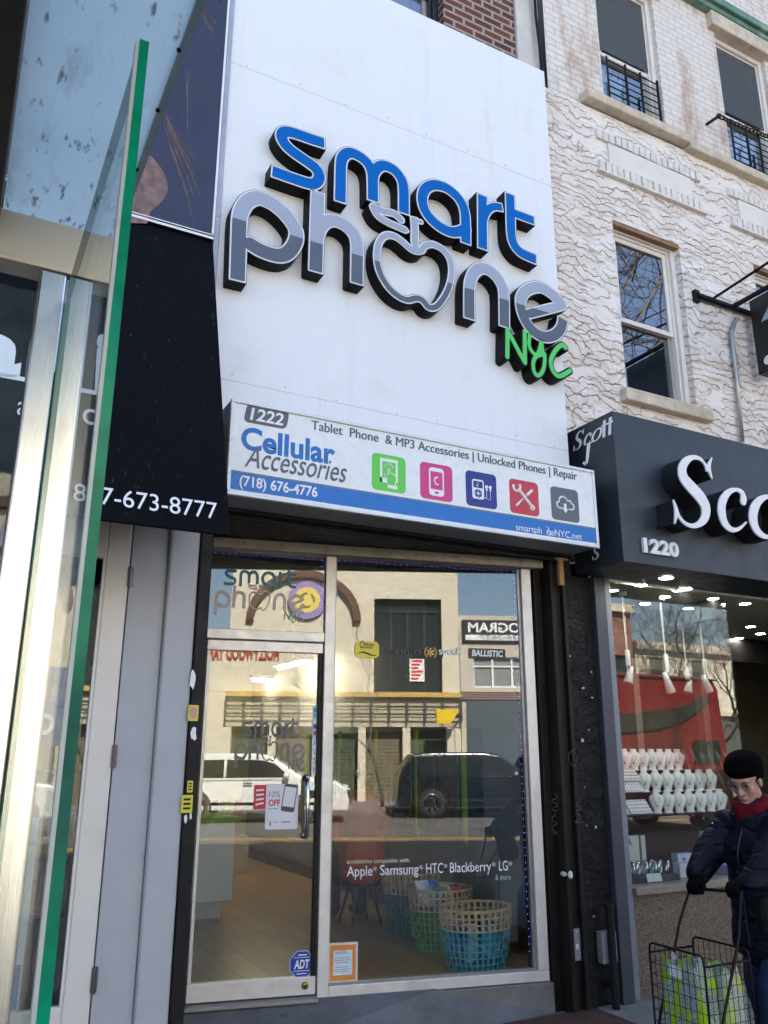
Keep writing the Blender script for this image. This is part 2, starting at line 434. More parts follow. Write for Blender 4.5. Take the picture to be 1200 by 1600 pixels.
def granite_mat():
    t = NT('speckled_granite'); v = t.n('TexVoronoi'); t.l(t.co(), v.inputs['Vector']); v.inputs['Scale'].default_value = 210
    r, g, b = [v.outputs['Color']]*3; s = t.sep(v.outputs['Color'])
    c = t.mix(t.ramp(s[0], .35, .75), (.045, .034, .024), (.19, .14, .092)); c = t.mix(t.ramp(s[1], .8, .9), c, (.30, .24, .17))
    c = t.mix(t.math('MULTIPLY', t.ramp(t.noise(1.5, 6), .4, .7), .45), c, (.09, .07, .05)); t.col(c); t.set(Roughness=.55); t.bump(t.noise(150, 4), .25, .004); return t.m
def brushed_mat():
    t = NT('brushed_steel'); n1 = t.noise(1.0, 6, .6, t.map((600, 600, 4)))
    t.col(t.mix(t.ramp(t.noise(4, 6, .65), .4, .75), (.86, .84, .80), (.74, .70, .64))); t.set(Metallic=1.0)
    t.l(t.ramp(n1, .3, .7, .25, .28), t.b.inputs['Roughness']); return t.m
CLAD = cladding_mat(); STUCCO = stucco_mat(); CONC = concrete_mat('step_concrete', (.17, .17, .175)); WALKM = concrete_mat('sidewalk_concrete', (.24, .235, .23), .7)
BRICKRED = brick_mat('dark_red_brick', (.16, .045, .028), (.055, .022, .022), (.38, .33, .28), ms=.014, h=.078)
BRICKWHITE = brick_mat('whitewashed_brick', (.81, .75, .70), (.76, .70, .645), (.60, .54, .485), ms=.006, paint=(.46, .29, .21), over=.50, bump=1.0)
FLOORM = wood_floor_mat(); GRANITE = granite_mat(); STEEL = brushed_mat()
FRAMEW = pm('white_window_paint', (.76, .72, .67), .5, var=.07, dirt=.35, dirtcol=(.35, .32, .28), ds=6)
SILLM = pm('limestone_sill', (.60, .51, .40), .8, var=.2, vs=9, bump=.4, bs=50, dirt=.5, dirtcol=(.2, .17, .14))
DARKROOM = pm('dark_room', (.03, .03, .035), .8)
BLACKSIGN = pm('black_sign_face', (.022, .028, .038), .42, var=.12, vs=3)
# ------------------------------------------------------------------ ground
Yc0, Yc1, Yo = -0.35, -14.6, -18.2          # near kerb, far kerb, facades across the street
def sheet(name, x0, x1, y0, y1, z, m, kind='structure', th=None):
    mb = MB()
    if th: mb.box(x0, x1, y0, y1, z-th, z)
    else: mb.add([(x0, y0, z), (x1, y0, z), (x1, y1, z), (x0, y1, z)], [(0, 1, 2, 3)])
    return tag(mb.build(name, m), kind=kind)
ASPH = pm('asphalt', (.115, .108, .098), .85, var=.25, vs=1.2, bump=.6, bs=220, dirt=.5, dirtcol=(.15, .14, .125), ds=.6)
def slab_mat():
    t = NT('pavement_slabs'); x, y, z = t.sep(t.co())
    jx = t.math('LESS_THAN', t.math('FRACT', t.math('DIVIDE', x, 1.52)), .010); jy = t.math('LESS_THAN', t.math('FRACT', t.math('DIVIDE', t.math('ADD', y, .35), 1.52)), .010)
    j = t.math('MAXIMUM', jx, jy)
    k = t.mix(t.ramp(t.noise(1.4, 8, .7), .35, .7), (.12, .118, .115), (.25, .245, .235))
    k = t.mix(t.math('MULTIPLY', t.ramp(t.noise(7, 3, .5), .66, .70), .8), k, (.035, .035, .035))
    k = t.mix(t.math('MULTIPLY', j, .8), k, (.03, .03, .03)); t.col(k); t.set(Roughness=.9)
    t.bump(t.math('ADD', t.noise(120, 5), t.math('MULTIPLY', j, -2)), .4, .006); return t.m
SLAB = slab_mat()
sheet('ground', -300, 300, -300, 300, -.45, ASPH)
sheet('road', -120, 120, Yc1, Yc0-.15, -.14, ASPH)
sheet('sidewalk', -40, 60, Yc0, 7.0, 0, SLAB, th=.3)
sheet('sidewalk', -60, 80, Yo-2, Yc1-.15, 0, SLAB, th=.3)
sheet('kerb', -40, 60, Yc0-.15, Yc0, -.002, CONC, th=.3)
sheet('kerb', -60, 80, Yc1-.15, Yc1, -.002, CONC, th=.3)
YEL = pm('road_yellow', (.62, .36, .03), .7, var=.2, vs=8, dirt=.5, dirtcol=(.1, .09, .06))
mk = MB()
for y in (-7.35, -7.62): mk.add([(-100, y-.06, -.136), (100, y-.06, -.136), (100, y+.06, -.136), (-100, y+.06, -.136)], [(0, 1, 2, 3)])
tag(mk.build('road_marking', YEL), kind='structure')

# ------------------------------------------------------------------ walls with openings
def holed_wall(mb, x0, x1, z0, z1, Y, holes, depth=.25, mi=0, thick=None, reveal_mi=None, jag=0.0):
    """front face at Y looking to -Y (or +Y when depth < 0), rectangular openings with reveals"""
    xs = sorted({x0, x1, *[h[0] for h in holes], *[h[1] for h in holes]}); zs = sorted({z0, z1, *[h[2] for h in holes], *[h[3] for h in holes]})
    xs = [x for x in xs if x0 <= x <= x1]; zs = [z for z in zs if z0 <= z <= z1]
    for a, b in zip(xs, xs[1:]):
        for c, d in zip(zs, zs[1:]):
            mx, mz = (a+b)/2, (c+d)/2
            if any(h[0] < mx < h[1] and h[2] < mz < h[3] for h in holes): continue
            q = [(a, Y, c), (b, Y, c), (b, Y, d), (a, Y, d)]
            mb.add(q if depth > 0 else q[::-1], [(0, 1, 2, 3)], mi)
    r = mi if reveal_mi is None else reveal_mi
    for (a, b, c, d) in holes:
        Z = Y+depth
        mb.add([(a, Y, c), (a, Z, c), (b, Z, c), (b, Y, c), (a, Y, d), (a, Z, d), (b, Z, d), (b, Y, d)],
               [(0, 3, 2, 1), (4, 5, 6, 7), (0, 1, 5, 4), (3, 7, 6, 2)], r)
    return mb
def sash_window(parent, x0, x1, z0, z1, Y, zmid=None, fr=FRAMEW, gl=UPGLASS, curtain=None, name='window', jr=.055, rail=.045, s=1):
    """double-hung window: outer frame with stepped jambs, two sashes, panes, dark room behind"""
    m = MB()
    def ring(a, b, c, d, t, ya, yb):
        m.box(a, a+t, ya, yb, c, d); m.box(b-t, b, ya, yb, c, d); m.box(a+t, b-t, ya, yb, d-t, d); m.box(a+t, b-t, ya, yb, c, c+t*.8)
    ring(x0, x1, z0, z1, jr, Y, Y+s*.11)
    ring(x0+jr, x1-jr, z0+jr*.8, z1-jr, .022, Y+s*.03, Y+s*.10)
    fo = m.build(name, fr, parent, bevel=.004)
    zmid = zmid or (z0+z1)/2
    a, b = x0+jr+.022, x1-jr-.022
    for k, (c, d, yy) in enumerate(((zmid-.02, z1-jr-.022, Y+s*.045), (z0+jr*.8+.018, zmid+.02, Y+s*.075))):
        q = MB(); q.box(a, a+rail, yy, yy+s*.028, c, d); q.box(b-rail, b, yy, yy+s*.028, c, d); q.box(a+rail, b-rail, yy, yy+s*.028, d-rail, d); q.box(a+rail, b-rail, yy, yy+s*.028, c, c+rail)
        q.build('sash', fr if k == 0 else pm('grey_sash', (.33, .32, .31), .5, var=.1), fo, bevel=.003)
        g = MB(); g.box(a+rail-.004, b-rail+.004, yy+s*.011, yy+s*.016, c+rail-.004, d-rail+.004); g.build('pane', gl, fo)
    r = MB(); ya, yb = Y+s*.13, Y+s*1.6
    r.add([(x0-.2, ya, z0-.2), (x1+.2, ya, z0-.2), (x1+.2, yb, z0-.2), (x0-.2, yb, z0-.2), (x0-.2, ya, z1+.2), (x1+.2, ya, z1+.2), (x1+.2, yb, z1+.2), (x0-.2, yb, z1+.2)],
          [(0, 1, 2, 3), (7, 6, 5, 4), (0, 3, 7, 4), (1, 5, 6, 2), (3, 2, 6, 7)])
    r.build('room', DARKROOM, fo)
    if curtain:
        cmat, ca, cb, cz = curtain[:4]; czt = curtain[4] if len(curtain) > 4 else z1+.1
        c = MB(); n = 46; vs = []; fs = []
        for i in range(n+1):
            x = ca+(cb-ca)*i/n; y = Y+s*(.19+.03*math.sin(i*1.1)+.012*math.sin(i*2.7))
            vs += [(x, y, cz), (x, y, czt)]
        fs = [(2*i, 2*i+2, 2*i+3, 2*i+1) for i in range(n)]
        c.add(vs, fs); c.build('curtain', cmat, fo, smooth=True)
    return fo
CURT = pm('pale_blue_curtain', (.62, .70, .80), .9, var=.06)

# ------------------------------------------------------------------ whitewashed building on the right (above the jewellery shop)
YS = 4.7
jb = thing('brick_building', 'whitewashed building with lumpy stucco and sash windows above the black jewellery sign', 'building', (4.0, YS, 0))
W1 = (4.79, 5.615, 4.515, 6.205); W4 = (6.66, 7.49, 4.515, 6.32)
W2 = (4.84, 5.65, 7.485, 9.22); W3 = (6.585, 7.40, 7.45, 9.22)
cols = [4.79+1.79*k for k in range(5)]
holes = [W1, W4, W2, W3]+[(8.45, 9.28, 4.515, 6.3), (10.2, 11.0, 4.515, 6.3), (8.36, 9.17, 7.45, 9.22), (10.1, 10.9, 7.45, 9.22)]
ZB = 7.36
mb = MB()
holed_wall(mb, 4.0, 12.6, 2.86, ZB, YS, [h for h in holes if h[2] < 7], depth=.17, mi=0)
mb.build('stucco_wall', STUCCO, jb, label='rough white stucco wall with trowelled ridges')
mb = MB(); holed_wall(mb, 4.165, 12.6, ZB, 10.9, YS+.025, [h for h in holes if h[2] > 7], depth=.15)
mb.build('brick_wall', BRICKWHITE, jb, label='white painted brick wall with rusty stains')
mb = MB(); mb.box(3.90, 4.16, YS+.10, YS+.4, 2.0, 10.9); mb.box(3.99, 12.6, YS+1.9, 13, 3.2, 10.85)
mb.box(12.58, 12.62, YS+.02, 13, 0, 10.9)
mb.build('side_pier', pm('pale_pier_plaster', (.62, .60, .57), .85, var=.1, dirt=.4, bump=.3), jb)
# projecting brick panels under the upper windows
for (a, b, c, d) in ((4.80, 5.87, 6.79, 7.02), (6.54, 7.62, 6.79, 7.02), (8.3, 9.4, 6.79, 7.02)):
    q = MB(); q.box(a, b, YS-.022, YS+.02, c, d)
    po = q.build('recess_panel', pm('cream_plaster', (.76, .72, .67), .8, var=.06, bump=.3, bs=40, dirt=.2), jb, bevel=.004)
    q = MB()
    for k in range(18):
        x = a-.10+(b-a+.2)*k/17; hw = (b-a+.2)/17/2-.006
        for (zz, hh) in ((d+.005, .10), (c-.115, .11)):
            j = random.uniform(-.006, .006)
            q.box(x-hw, x+hw, YS-.03+j, YS+.02, zz, zz+hh)
    q.box(a-.16, b+.16, YS-.045, YS+.02, c-.14, c-.118)
    q.build('brick_border', pm('white_border_brick', (.72, .68, .64), .85, var=.12, vs=14, bump=.5, bs=60), po, bevel=.006)
sash_window(jb, *W1, YS+.06, zmid=5.28)
for Wn in ((6.66, 7.49, 4.515, 6.32), (8.45, 9.28, 4.515, 6.3), (10.2, 11.0, 4.515, 6.3), (8.36, 9.17, 7.45, 9.22), (10.1, 10.9, 7.45, 9.22)): sash_window(jb, *Wn, YS+.06)
_w2 = sash_window(jb, *W2, YS+.07, zmid=8.24, curtain=(CURT, 4.7, 5.35, 7.2, 8.2)); _w3 = sash_window(jb, *W3, YS+.07, zmid=8.22, curtain=(CURT, 6.5, 7.2, 7.2, 8.18))
def screen_mat():
    t = NT('insect_screen'); tr = t.n('BsdfTransparent'); df = t.n('BsdfDiffuse'); df.inputs[0].default_value = (.115, .128, .14, 1); m = t.n('MixShader'); m.inputs[0].default_value = .72
    t.l(tr.outputs[0], m.inputs[1]); t.l(df.outputs[0], m.inputs[2]); t.l(m.outputs[0], t.o.inputs[0]); t.t.nodes.remove(t.b); return t.m
SCREEN = screen_mat()
for wn, (a, b, c, d) in ((_w2, W2), (_w3, W3)):
    q = MB(); q.box(a+.08, b-.08, YS+.098, YS+.101, 8.27, d-.08); q.build('insect_screen', SCREEN, wn)
for (a, b, z, dz) in ((4.70, 5.73, 4.40, .115), (6.56, 7.6, 4.40, .115), (8.35, 9.38, 4.4, .115), (10.1, 11.1, 4.4, .115)):
    q = MB(); q.box(a, b, YS-.085, YS+.10, z, z+dz); q.build('sill', SILLM, jb, bevel=.012)
q = MB(); q.box(4.53, 5.84, YS-.10, YS+.12, 7.375, 7.475); q.box(5.846, 12.6, YS-.085, YS+.12, 7.34, 7.44); q.build('sill', SILLM, jb, bevel=.014)
q = MB()
for (a, b, z) in ((4.76, 5.66, 6.205), (6.63, 7.53, 6.32)): q = MB(); q.box(a+.03, b-.03, YS+.004, YS+.12, z-.045, z+.01); q.build('lintel', pm('rusty_lintel', (.27, .16, .09), .8, var=.35, vs=12, bump=.4), jb, bevel=.004)
q = MB()
for (a, b) in ((4.74, 5.76), (6.48, 7.5), (8.26, 9.27), (10, 11)): q = MB(); q.box(a, b, YS-.055, YS+.1, 9.225, 9.42); q.build('lintel', SILLM, jb, bevel=.012, label='stone lintel under the green moulding')
q = MB(); q.box(5.95, 12.6, YS-.10, YS+.1, 9.50, 9.60); q.box(5.95, 12.6, YS-.06, YS+.1, 9.43, 9.50)
q.build('moulding', pm('faded_green_paint', (.10, .21, .15), .6, var=.25, dirt=.5, dirtcol=(.5, .5, .47)), jb, bevel=.01, label='faded green painted moulding')
q = MB(); q.box(3.9, 12.6, YS-.28, YS+.3, 10.9, 11.25); q.build('cornice', SILLM, jb, bevel=.03)
# folding window guards of black bars
for (a, b, c, d) in ((4.93, 5.60, 7.55, 8.09), (6.66, 7.34, 7.52, 8.06)):
    q = MB()
    for k in range(8): zz = c+(d-c)*k/7; q.tube([(a, YS+.04, zz), (b, YS+.04, zz)], .006, 6)
    for x, r in ((a, .010), (a+.24, .014), (a+.44, .012), (b, .014)): q.tube([(x, YS+.03, c-.03), (x, YS+.03, d+.03)], r, 6)
    gname = 'left' if a < 6 else 'right'
    tag(q.build('window_guard', BLACKP), 'black bar window guard in the ' + ('upper window nearest the white sign panel' if a < 6 else 'upper window behind the hanging chain'), 'window guard', 'black window guards of the upper floor')
q = MB(); pts = []
c0, c1 = Vector((6.30, YS-.12, 7.86)), Vector((8.6, YS-.5, 7.95))
for k in range(52):
    t = k/51; p = c0.lerp(c1, t); p.z -= .55*t*(1-t); pts.append(p)
for k in range(51):
    p = (pts[k]+pts[k+1])/2; d = (pts[k+1]-pts[k]).normalized(); up = Vector((0, 0, 1)) if k % 2 else Vector((0, 1, 0)); up = (up-d*up.dot(d)).normalized()
    q.tube([p+d*(.034*math.cos(a))+up*(.02*math.sin(a)) for a in [2*PI*i/10 for i in range(10)]], .008, 5, closed=True)
q.tube([(6.26, YS+.04, 7.86), (6.28, YS-.12, 7.86)], .016, 8); q.ball((6.28, YS-.12, 7.86), .028)
tag(q.build('chain', pm('rusty_iron', (.05, .035, .03), .7, .4, var=.3), smooth=True), 'rusty chain hung across the upper windows from a wall hook', 'chain')
q = MB(); q.tube([F(1150, 497, 4.66), F(1143, 520, 4.655), F(1146, 545, 4.655), F(1150, 580, 4.66), F(1160, 690, 4.66)], .019, 8)
tag(q.build('conduit_pipe', pm('grey_conduit', (.42, .42, .42), .4, .7), smooth=True), 'thin grey conduit pipe running down the stucco to the black sign', 'pipe')
q = MB(); q.tube([(4.09, YS+.05, 10.8), (4.10, YS+.05, 9.2), (4.085, YS+.04, 8.2), (4.13, YS+.04, 7.5), (4.14, YS+.03, 7.2)], .014, 6)
q.tube([(4.12, YS+.06, 10.8), (4.10, YS+.06, 8.6), (4.125, YS+.05, 7.2)], .008, 6)
tag(q.build('cable', BLACKP, smooth=True), 'black cables running down the pale pier beside the white sign panel', 'cable')

# ------------------------------------------------------------------ phone shop building in the middle
pb = thing('shop_building', 'phone shop building clad in a tall white sign panel under dark red brick', 'building', (1.2, 4.55, 0))
YP = 4.55
q = MB()
zs = [2.99, 3.788, 6.155, 7.345]
for a, b in zip(zs, zs[1:]): q.box(1.195, 3.978, YP, YP+.03, a+.0006, b-.0006)
q.build('sign_panel', CLAD, pb, bevel=.002, seg=1)
q = MB(); rr = random.Random(8)
for z in (3.80, 6.168):
    for k in range(8): q.ball((1.36+.36*k+rr.uniform(-.05, .05), YP-.001, z+rr.uniform(-.004, .03)), .0042, 6, 4)
q.build('fixing', pm('rusty_fixing', (.20, .15, .11), .7), pb)
q = MB(); q.box(1.2, 3.972, YP+.032, YP+.155, 2.99, 7.335); q.build('panel_backing', pm('panel_core', (.2, .2, .2), .7), pb)
q = MB(); q.box(1.155, 1.19, YP-.02, YP+.1, 2.99, 10.5); q.build('edge_trim', pm('lavender_grey_trim', (.42, .44, .52), .35, .3), pb, bevel=.004)
q = MB(); holed_wall(q, 1.16, 3.96, 7.0, 10.9, 4.83, [(2.0, 3.125, 7.2, 9.0)], depth=.16); q.box(1.18, 3.95, 6.7, 13, 3.6, 10.8)
q.build('brick_wall', BRICKRED, pb, label='dark red brick wall with pale mortar')
sash_window(pb, 2.0, 3.125, 7.2, 9.0, 4.92, fr=pm('dark_window_frame', (.02, .022, .03), .4), curtain=(CURT, 1.9, 3.09, 6.9))
q = MB(); q.box(1.16, 3.98, 4.72, 5.1, 10.9, 11.2); q.build('cornice', SILLM, pb, bevel=.02)
q = MB(); q.tube([(3.74, 4.84, 7.42), (3.80, 4.75, 7.40)], .045, 8); q.build('spout', BLACKP, pb, smooth=True)
# recess in front of the skewed shop front
q = MB(); q.box(1.16, 3.99, 4.72, 5.55, 2.96, 3.5); q.build('shutter_housing', pm('dusty_brown_steel', (.062, .055, .048), .6, .3, var=.3, dirt=.5, dirtcol=(.16, .14, .12)), pb, bevel=.006)
q = MB()
for k in range(3): q.tube([(1.24, 4.60+.028*k, 2.94+.02*k), (3.96, 4.60+.028*k, 2.94+.02*k)], .012, 8)
q.box(1.22, 3.98, 4.57, 4.72, 2.966, 3.05); q.build('shutter_slats', pm('dark_steel', (.03, .028, .026), .5, .5, var=.3), pb)
q = MB(); P = lambda s, z, v=0: tuple(W0+WD*s+WN*v+np.array([0, 0, z]))
q.box(1.225, 1.295, 4.60, 4.78, 0, 2.965); q.box(1.24, 1.30, 4.79, 5.42, 0, 2.965)
q.add([P(-2.3, 0, .06), P(-2.3, 2.96, .06), (1.30, 5.42, 2.96), (1.30, 5.42, 0)], [(0, 1, 2, 3)])
q.build('shutter_post', DARK, pb, bevel=.006, label='black shutter post left of the door')
# right-hand pier: channels, flat strips and lumpy charcoal render
q = MB(); q.box(3.735, 3.80, 4.74, 5.0, 0, 2.965); q.box(3.80, 3.835, 4.63, 4.78, 0, 2.965); q.box(3.835, 3.905, 4.66, 4.78, 0, 2.965); q.box(3.905, 3.935, 4.625, 4.78, 0, 2.965)
q.build('shutter_post', pm('brown_black_paint', (.012, .009, .008), .55, var=.3, spec=.25, dirt=.3, dirtcol=(.035, .027, .022), bump=.3, bs=50), pb, bevel=.004, label='brown black shutter channel right of the display window')
def black_render():
    t = NT('charcoal_render'); z = t.sep(t.co())[2]
    qv = t.math('ADD', t.math('MULTIPLY', z, 8), t.math('MULTIPLY', t.noise(4, 4, .6), 5)); fr = t.math('FRACT', qv)
    t.col(t.mix(t.math('MULTIPLY', t.ramp(fr, 0, .12, 1, 0), .5), t.mix(t.noise(6, 6), (.009, .0088, .009), (.018, .0175, .018)), (.003, .003, .003)))
    t.set(Roughness=.65, Specular_IOR_Level=.2); t.bump(t.math('ADD', fr, t.math('MULTIPLY', t.noise(25, 5), .5)), .8, .02); return t.m
q = MB(); q.box(3.937, 4.03, 4.665, 4.9, 0, 2.965); q.box(4.03, 4.235, 4.70, 4.9, 0, 2.965); q.build('pier', black_render(), pb, bevel=.008)
q = MB(); q.box(3.99, 4.085, 4.69, 4.9, 2.967, 4.24); q.build('pier_top', black_render(), pb)
# ramp up to the door and the plinth under the glass
q = MB(); RA = P(-2.32, .19, -.02); RB = P(-.76, .19, -.02); RC = P(.0, .006, -.055)
q.add([(1.30, 4.62, .004), (3.74, 4.62, .004), RC, RB, RA, (1.30, 5.30, .19)], [(0, 1, 2, 3), (0, 3, 4, 5)])
q.build('ramp', CONC, pb)
q = MB(); M = Matrix.Translation(W0) @ Matrix.Rotation(WA, 4, 'Z'); q.box(-2.33, .02, -.05, .3, -.02, .176, M=M); q.build('plinth', concrete_mat('plinth_concrete', (.22, .21, .20)), pb, bevel=.008)

ha_ = Zp(860, 1587, .012)
ch_ = thing('cellar_hatch', 'rust red steel cellar hatch flush in the pavement before the shop front', 'hatch', (3.3, 3.8, 0))
q = MB(); q.box(2.55, 3.27, 3.3, ha_[1], .004, .016); q.box(3.28, 4.0, 3.3, ha_[1], .004, .016); q.build('plate', pm('rust_red_steel', (.075, .028, .022), .75, var=.3, vs=9, dirt=.4, bump=.4, bs=70), ch_, bevel=.003)
q = MB(); q.box(3.0, 3.12, ha_[1]-.06, ha_[1]-.03, .016, .03); q.build('handle', DARK, ch_)

# interior of the phone shop
q = MB(); LW, RW, BK = 1.32, 4.10, 12.0
q.add([P(-2.31, .196, .02), P(.0, .196, .02), (RW, 4.95, .196), (RW, BK, .196), (LW, BK, .196), (LW, 5.4, .196)], [(0, 1, 2, 3, 4, 5)]); q.build('interior_floor', FLOORM, pb)
q = MB(); GREYW = pm('grey_interior_wall', (.30, .31, .33), .7, var=.04)
q.box(RW, RW+.05, 4.92, BK, .1, 3.55); q.build('interior_wall', GREYW, pb, label='grey side wall inside the shop')
q = MB(); q.box(LW-.05, LW, 5.45, BK, .1, 3.55); q.box(LW, RW, BK, BK+.05, .1, 3.55); q.build('interior_wall', pm('olive_interior_wall', (.20, .19, .13), .7, var=.1), pb)
q = MB(); q.box(LW, RW, 5.56, BK, 3.35, 3.4)
q.box(LW, RW, 5.9, 6.4, 3.0, 3.349)
q.build('interior_ceiling', pm('dim_ceiling', (.22, .22, .21), .8), pb)
q = MB(); q.box(4.02, 4.098, 5.0, BK, .197, .33); q.build('skirting', pm('brown_skirting', (.10, .055, .03), .5), pb)
TUBE = emit('fluorescent_tube', (1.0, .86, .55), 24)
_a, _b, _c = F(392, 1049, 11.2), F(503, 1049, 11.2), F(482, 1022, 9.0)
for k, (x0, x1, y, rot) in enumerate(((_a[0], _b[0], 11.2, 0), (_c[0], _c[0], 9.0, 1))):
    lt = thing('strip_light', ['white strip light hung crosswise deep inside the phone shop', 'white strip light hung lengthwise nearer the door of the phone shop'][k], 'light', (0, 0, 0), group='strip lights inside the phone shop')
    a = MB(); b = MB()
    if rot: a.box(x0-.07, x0+.07, y, y+1.0, 2.62, 2.665); b.tube([(x0, y+.03, 2.60), (x0, y+.97, 2.60)], .018, 8); a.tube([(x0, y+.5, 2.66), (x0, y+.5, 3.35)], .01, 6)
    else: a.box(x0, x1, y-.07, y+.07, 2.57, 2.615); b.tube([(x0+.03, y, 2.55), (x1-.03, y, 2.55)], .018, 8); a.tube([((x0+x1)/2, y, 2.61), ((x0+x1)/2, y, 3.35)], .01, 6)
    a.build('housing', WHITE, lt); b.build('tube', TUBE, lt, smooth=True)
# ------------------------------------------------------------------ skewed shop front: frame, transom, display pane, door
def WV(px, py, v=-.006):
    s, z = Wp(px, py, v); return Vector(P(s, z, v))
ML = Matrix.Translation(W0) @ Matrix.Rotation(WA, 4, 'Z')
def lbox(q, s0, s1, v0, v1, z0, z1, mi=0): q.box(s0, s1, v0, v1, z0, z1, mi, M=ML); return q
sf = thing('storefront', 'skewed aluminium shop front with one tall display pane beside the glass door', 'shop front', tuple(W0), WA)
q = MB()
lbox(q, -1.458, .0, -.03, .05, .18, .243); lbox(q, -1.526, -1.458, -.03, .05, .178, 2.885); lbox(q, -.075, .0, -.03, .05, .245, 2.885); lbox(q, -2.30, -1.528, -.03, .05, 2.296, 2.36)
q.build('frame', ALU, sf, bevel=.004)
q = MB(); lbox(q, -1.456, -.077, -.008, .02, .245, .256); lbox(q, -.098, -.078, -.004, .03, .258, 2.884); lbox(q, -1.455, -1.447, -.004, .03, .258, 2.884)
q.build('glazing_bead', pm('grey_bead', (.30, .30, .31), .4, .6), sf)
q = MB(); lbox(q, -2.30, .08, -.085, .06, 2.887, 2.955); q.build('header', pm('worn_beige_header', (.38, .33, .27), .6, .2, var=.25, vs=14, dirt=.6, dirtcol=(.12, .09, .07), ds=7), sf, bevel=.006)
q = MB()
for k in range(9): c = ML @ Vector((-2.1+.25*k, -.087, 2.925)); q.ball(c, .006, 6, 4)
q.build('screw', pm('screw_steel', (.1, .09, .08), .5, .6), sf)
q = MB(); lbox(q, -1.45, -.096, .004, .010, .25, 2.886); q.build('display_pane', CLEAR, sf)
q = MB(); lbox(q, -2.30, -1.53, .004, .010, 2.362, 2.886); q.build('transom_pane', CLEAR, sf)
q = MB(); lbox(q, -2.335, -2.30, -.03, .06, .196, 2.885); q.build('jamb', DARK, sf, bevel=.004)
q = MB(); lbox(q, -2.32, -1.528, -.10, .06, .178, .198); q.build('threshold', pm('worn_threshold', (.30, .29, .28), .5, .6, dirt=.5), sf, bevel=.004)
dr = thing('shop_door', 'glass shop door with white rails and a curved chrome pull handle', 'door', tuple(W0), WA)
q = MB(); lbox(q, -2.292, -1.535, -.022, .025, .204, .302); lbox(q, -2.292, -1.535, -.022, .025, 2.222, 2.288)
q.build('rail', ALU, dr, bevel=.004, label='pale metal top and bottom rails of the door')
q = MB(); lbox(q, -1.563, -1.537, -.020, .025, .304, 2.220); q.build('stile', BLACKP, dr, bevel=.003)
q = MB(); lbox(q, -2.29, -2.268, -.020, .025, .304, 2.220); q.build('stile', ALU, dr, bevel=.003)
q = MB(); lbox(q, -2.268, -1.563, .0, .006, .300, 2.224); q.build('door_pane', CLEAR, dr)
CHROME = pm('chrome', (.6, .6, .62), .12, 1.0, var=.02)
def lp(s, v, z): return ML @ Vector((s, v, z))
q = MB(); q.tube([lp(-1.628, -.02, 1.432), lp(-1.628, -.055, 1.425), lp(-1.626, -.075, 1.38), lp(-1.624, -.085, 1.26), lp(-1.622, -.075, 1.14), lp(-1.621, -.055, 1.10), lp(-1.621, -.02, 1.093)], .014, 10)
for z in (1.432, 1.093): q.lathe([(.0, 0), (.024, 0), (.024, .008), (.0, .008)], n=14, M=ML @ Matrix.Translation((-1.624, -.018, z)) @ Matrix.Rotation(PI/2, 4, 'X'))
q.build('handle', CHROME, dr, smooth=True)
q = MB(); q.lathe([(0, 0), (.021, 0), (.021, .006), (.014, .010), (.0, .010)], n=18, M=ML @ Matrix.Translation((-1.60, -.022, .255)) @ Matrix.Rotation(PI/2, 4, 'X')); lk = q.build('lock', pm('worn_brass', (.30, .20, .08), .4, .9), dr, smooth=True)
q = MB(); q.lathe([(0, 0), (.006, 0), (.006, .002), (0, .002)], n=10, M=ML @ Matrix.Translation((-1.60, -.033, .255)) @ Matrix.Rotation(PI/2, 4, 'X')); q.build('keyhole', BLACKP, lk)

# ------------------------------------------------------------------ vinyl lettering and paper on the glass
VW = pm('white_vinyl', (.82, .82, .84), .5, var=.02); VK = pm('black_vinyl', (.02, .02, .022), .4)
def wl(body, p0, p1, h, mat, name, parent, **k):
    return line_text(body, WV(*p0), WV(*p1), h, d=.0012, **k).build(name, mat, parent)
dl = sf
wl('accessories compatible with:', (542, 1349.5), (640, 1347), .026, pm('pale_yellow_vinyl', (.62, .62, .48), .5), 'lettering', dl)
qv = MB()
for (wd_, xa_, xb_) in (('Apple', 542, 582), ('Samsung', 594, 654), ('HTC', 666, 692.5), ('Blackberry', 703, 767.5), ('LG', 780, 793.5)):
    yb2 = lambda x: 1369.5-(x-542)*.0386
    line_text(wd_, WV(xa_, yb2(xa_)), WV(xb_, yb2(xb_)), .060, d=.0012, mb=qv); line_text('\u00ae', WV(xb_+1.5, yb2(xb_)-7.5), WV(xb_+6.5, yb2(xb_)-7.6), .022, d=.0012, mb=qv)
qv.build('lettering', VW, dl)
wl('& more', (774, 1375.5), (798, 1374.5), .036, pm('grey_vinyl', (.42, .43, .45), .5), 'lettering', dl)
def wquad(q, pts, v0, v1, mi=0):          # a flat slab on the glass from picture corners
    n = len(pts); a = [WV(px, py, v0) for px, py in pts]; b = [WV(px, py, v1) for px, py in pts]
    return q.add(b+a, [tuple(range(n))[::-1], tuple(range(n, 2*n))]+[((i+1) % n, i, n+i, n+(i+1) % n) for i in range(n)], mi)
def wrr(px, py, w, h, r, v=-.004):       # frame centred on the glass
    c = WV(px, py, v); return frame(c, WD, (0, 0, 1))
def badge(name, label, cat, px, py, w, h, r, mats, draw=None, v=-.0035, th=.0015, group=None, rot=0):
    t = thing(name, label, cat, tuple(WV(px, py, v)), WA, group)
    M = wrr(px, py, w, h, r, v) @ Matrix.Rotation(rot, 4, 'Z')
    q = MB(); q.prism(rrect(w, h, r), M, 0, th); q.build('backing', mats[0], t)
    if draw: draw(t, M @ Matrix.Translation((0, 0, th)))
    return t
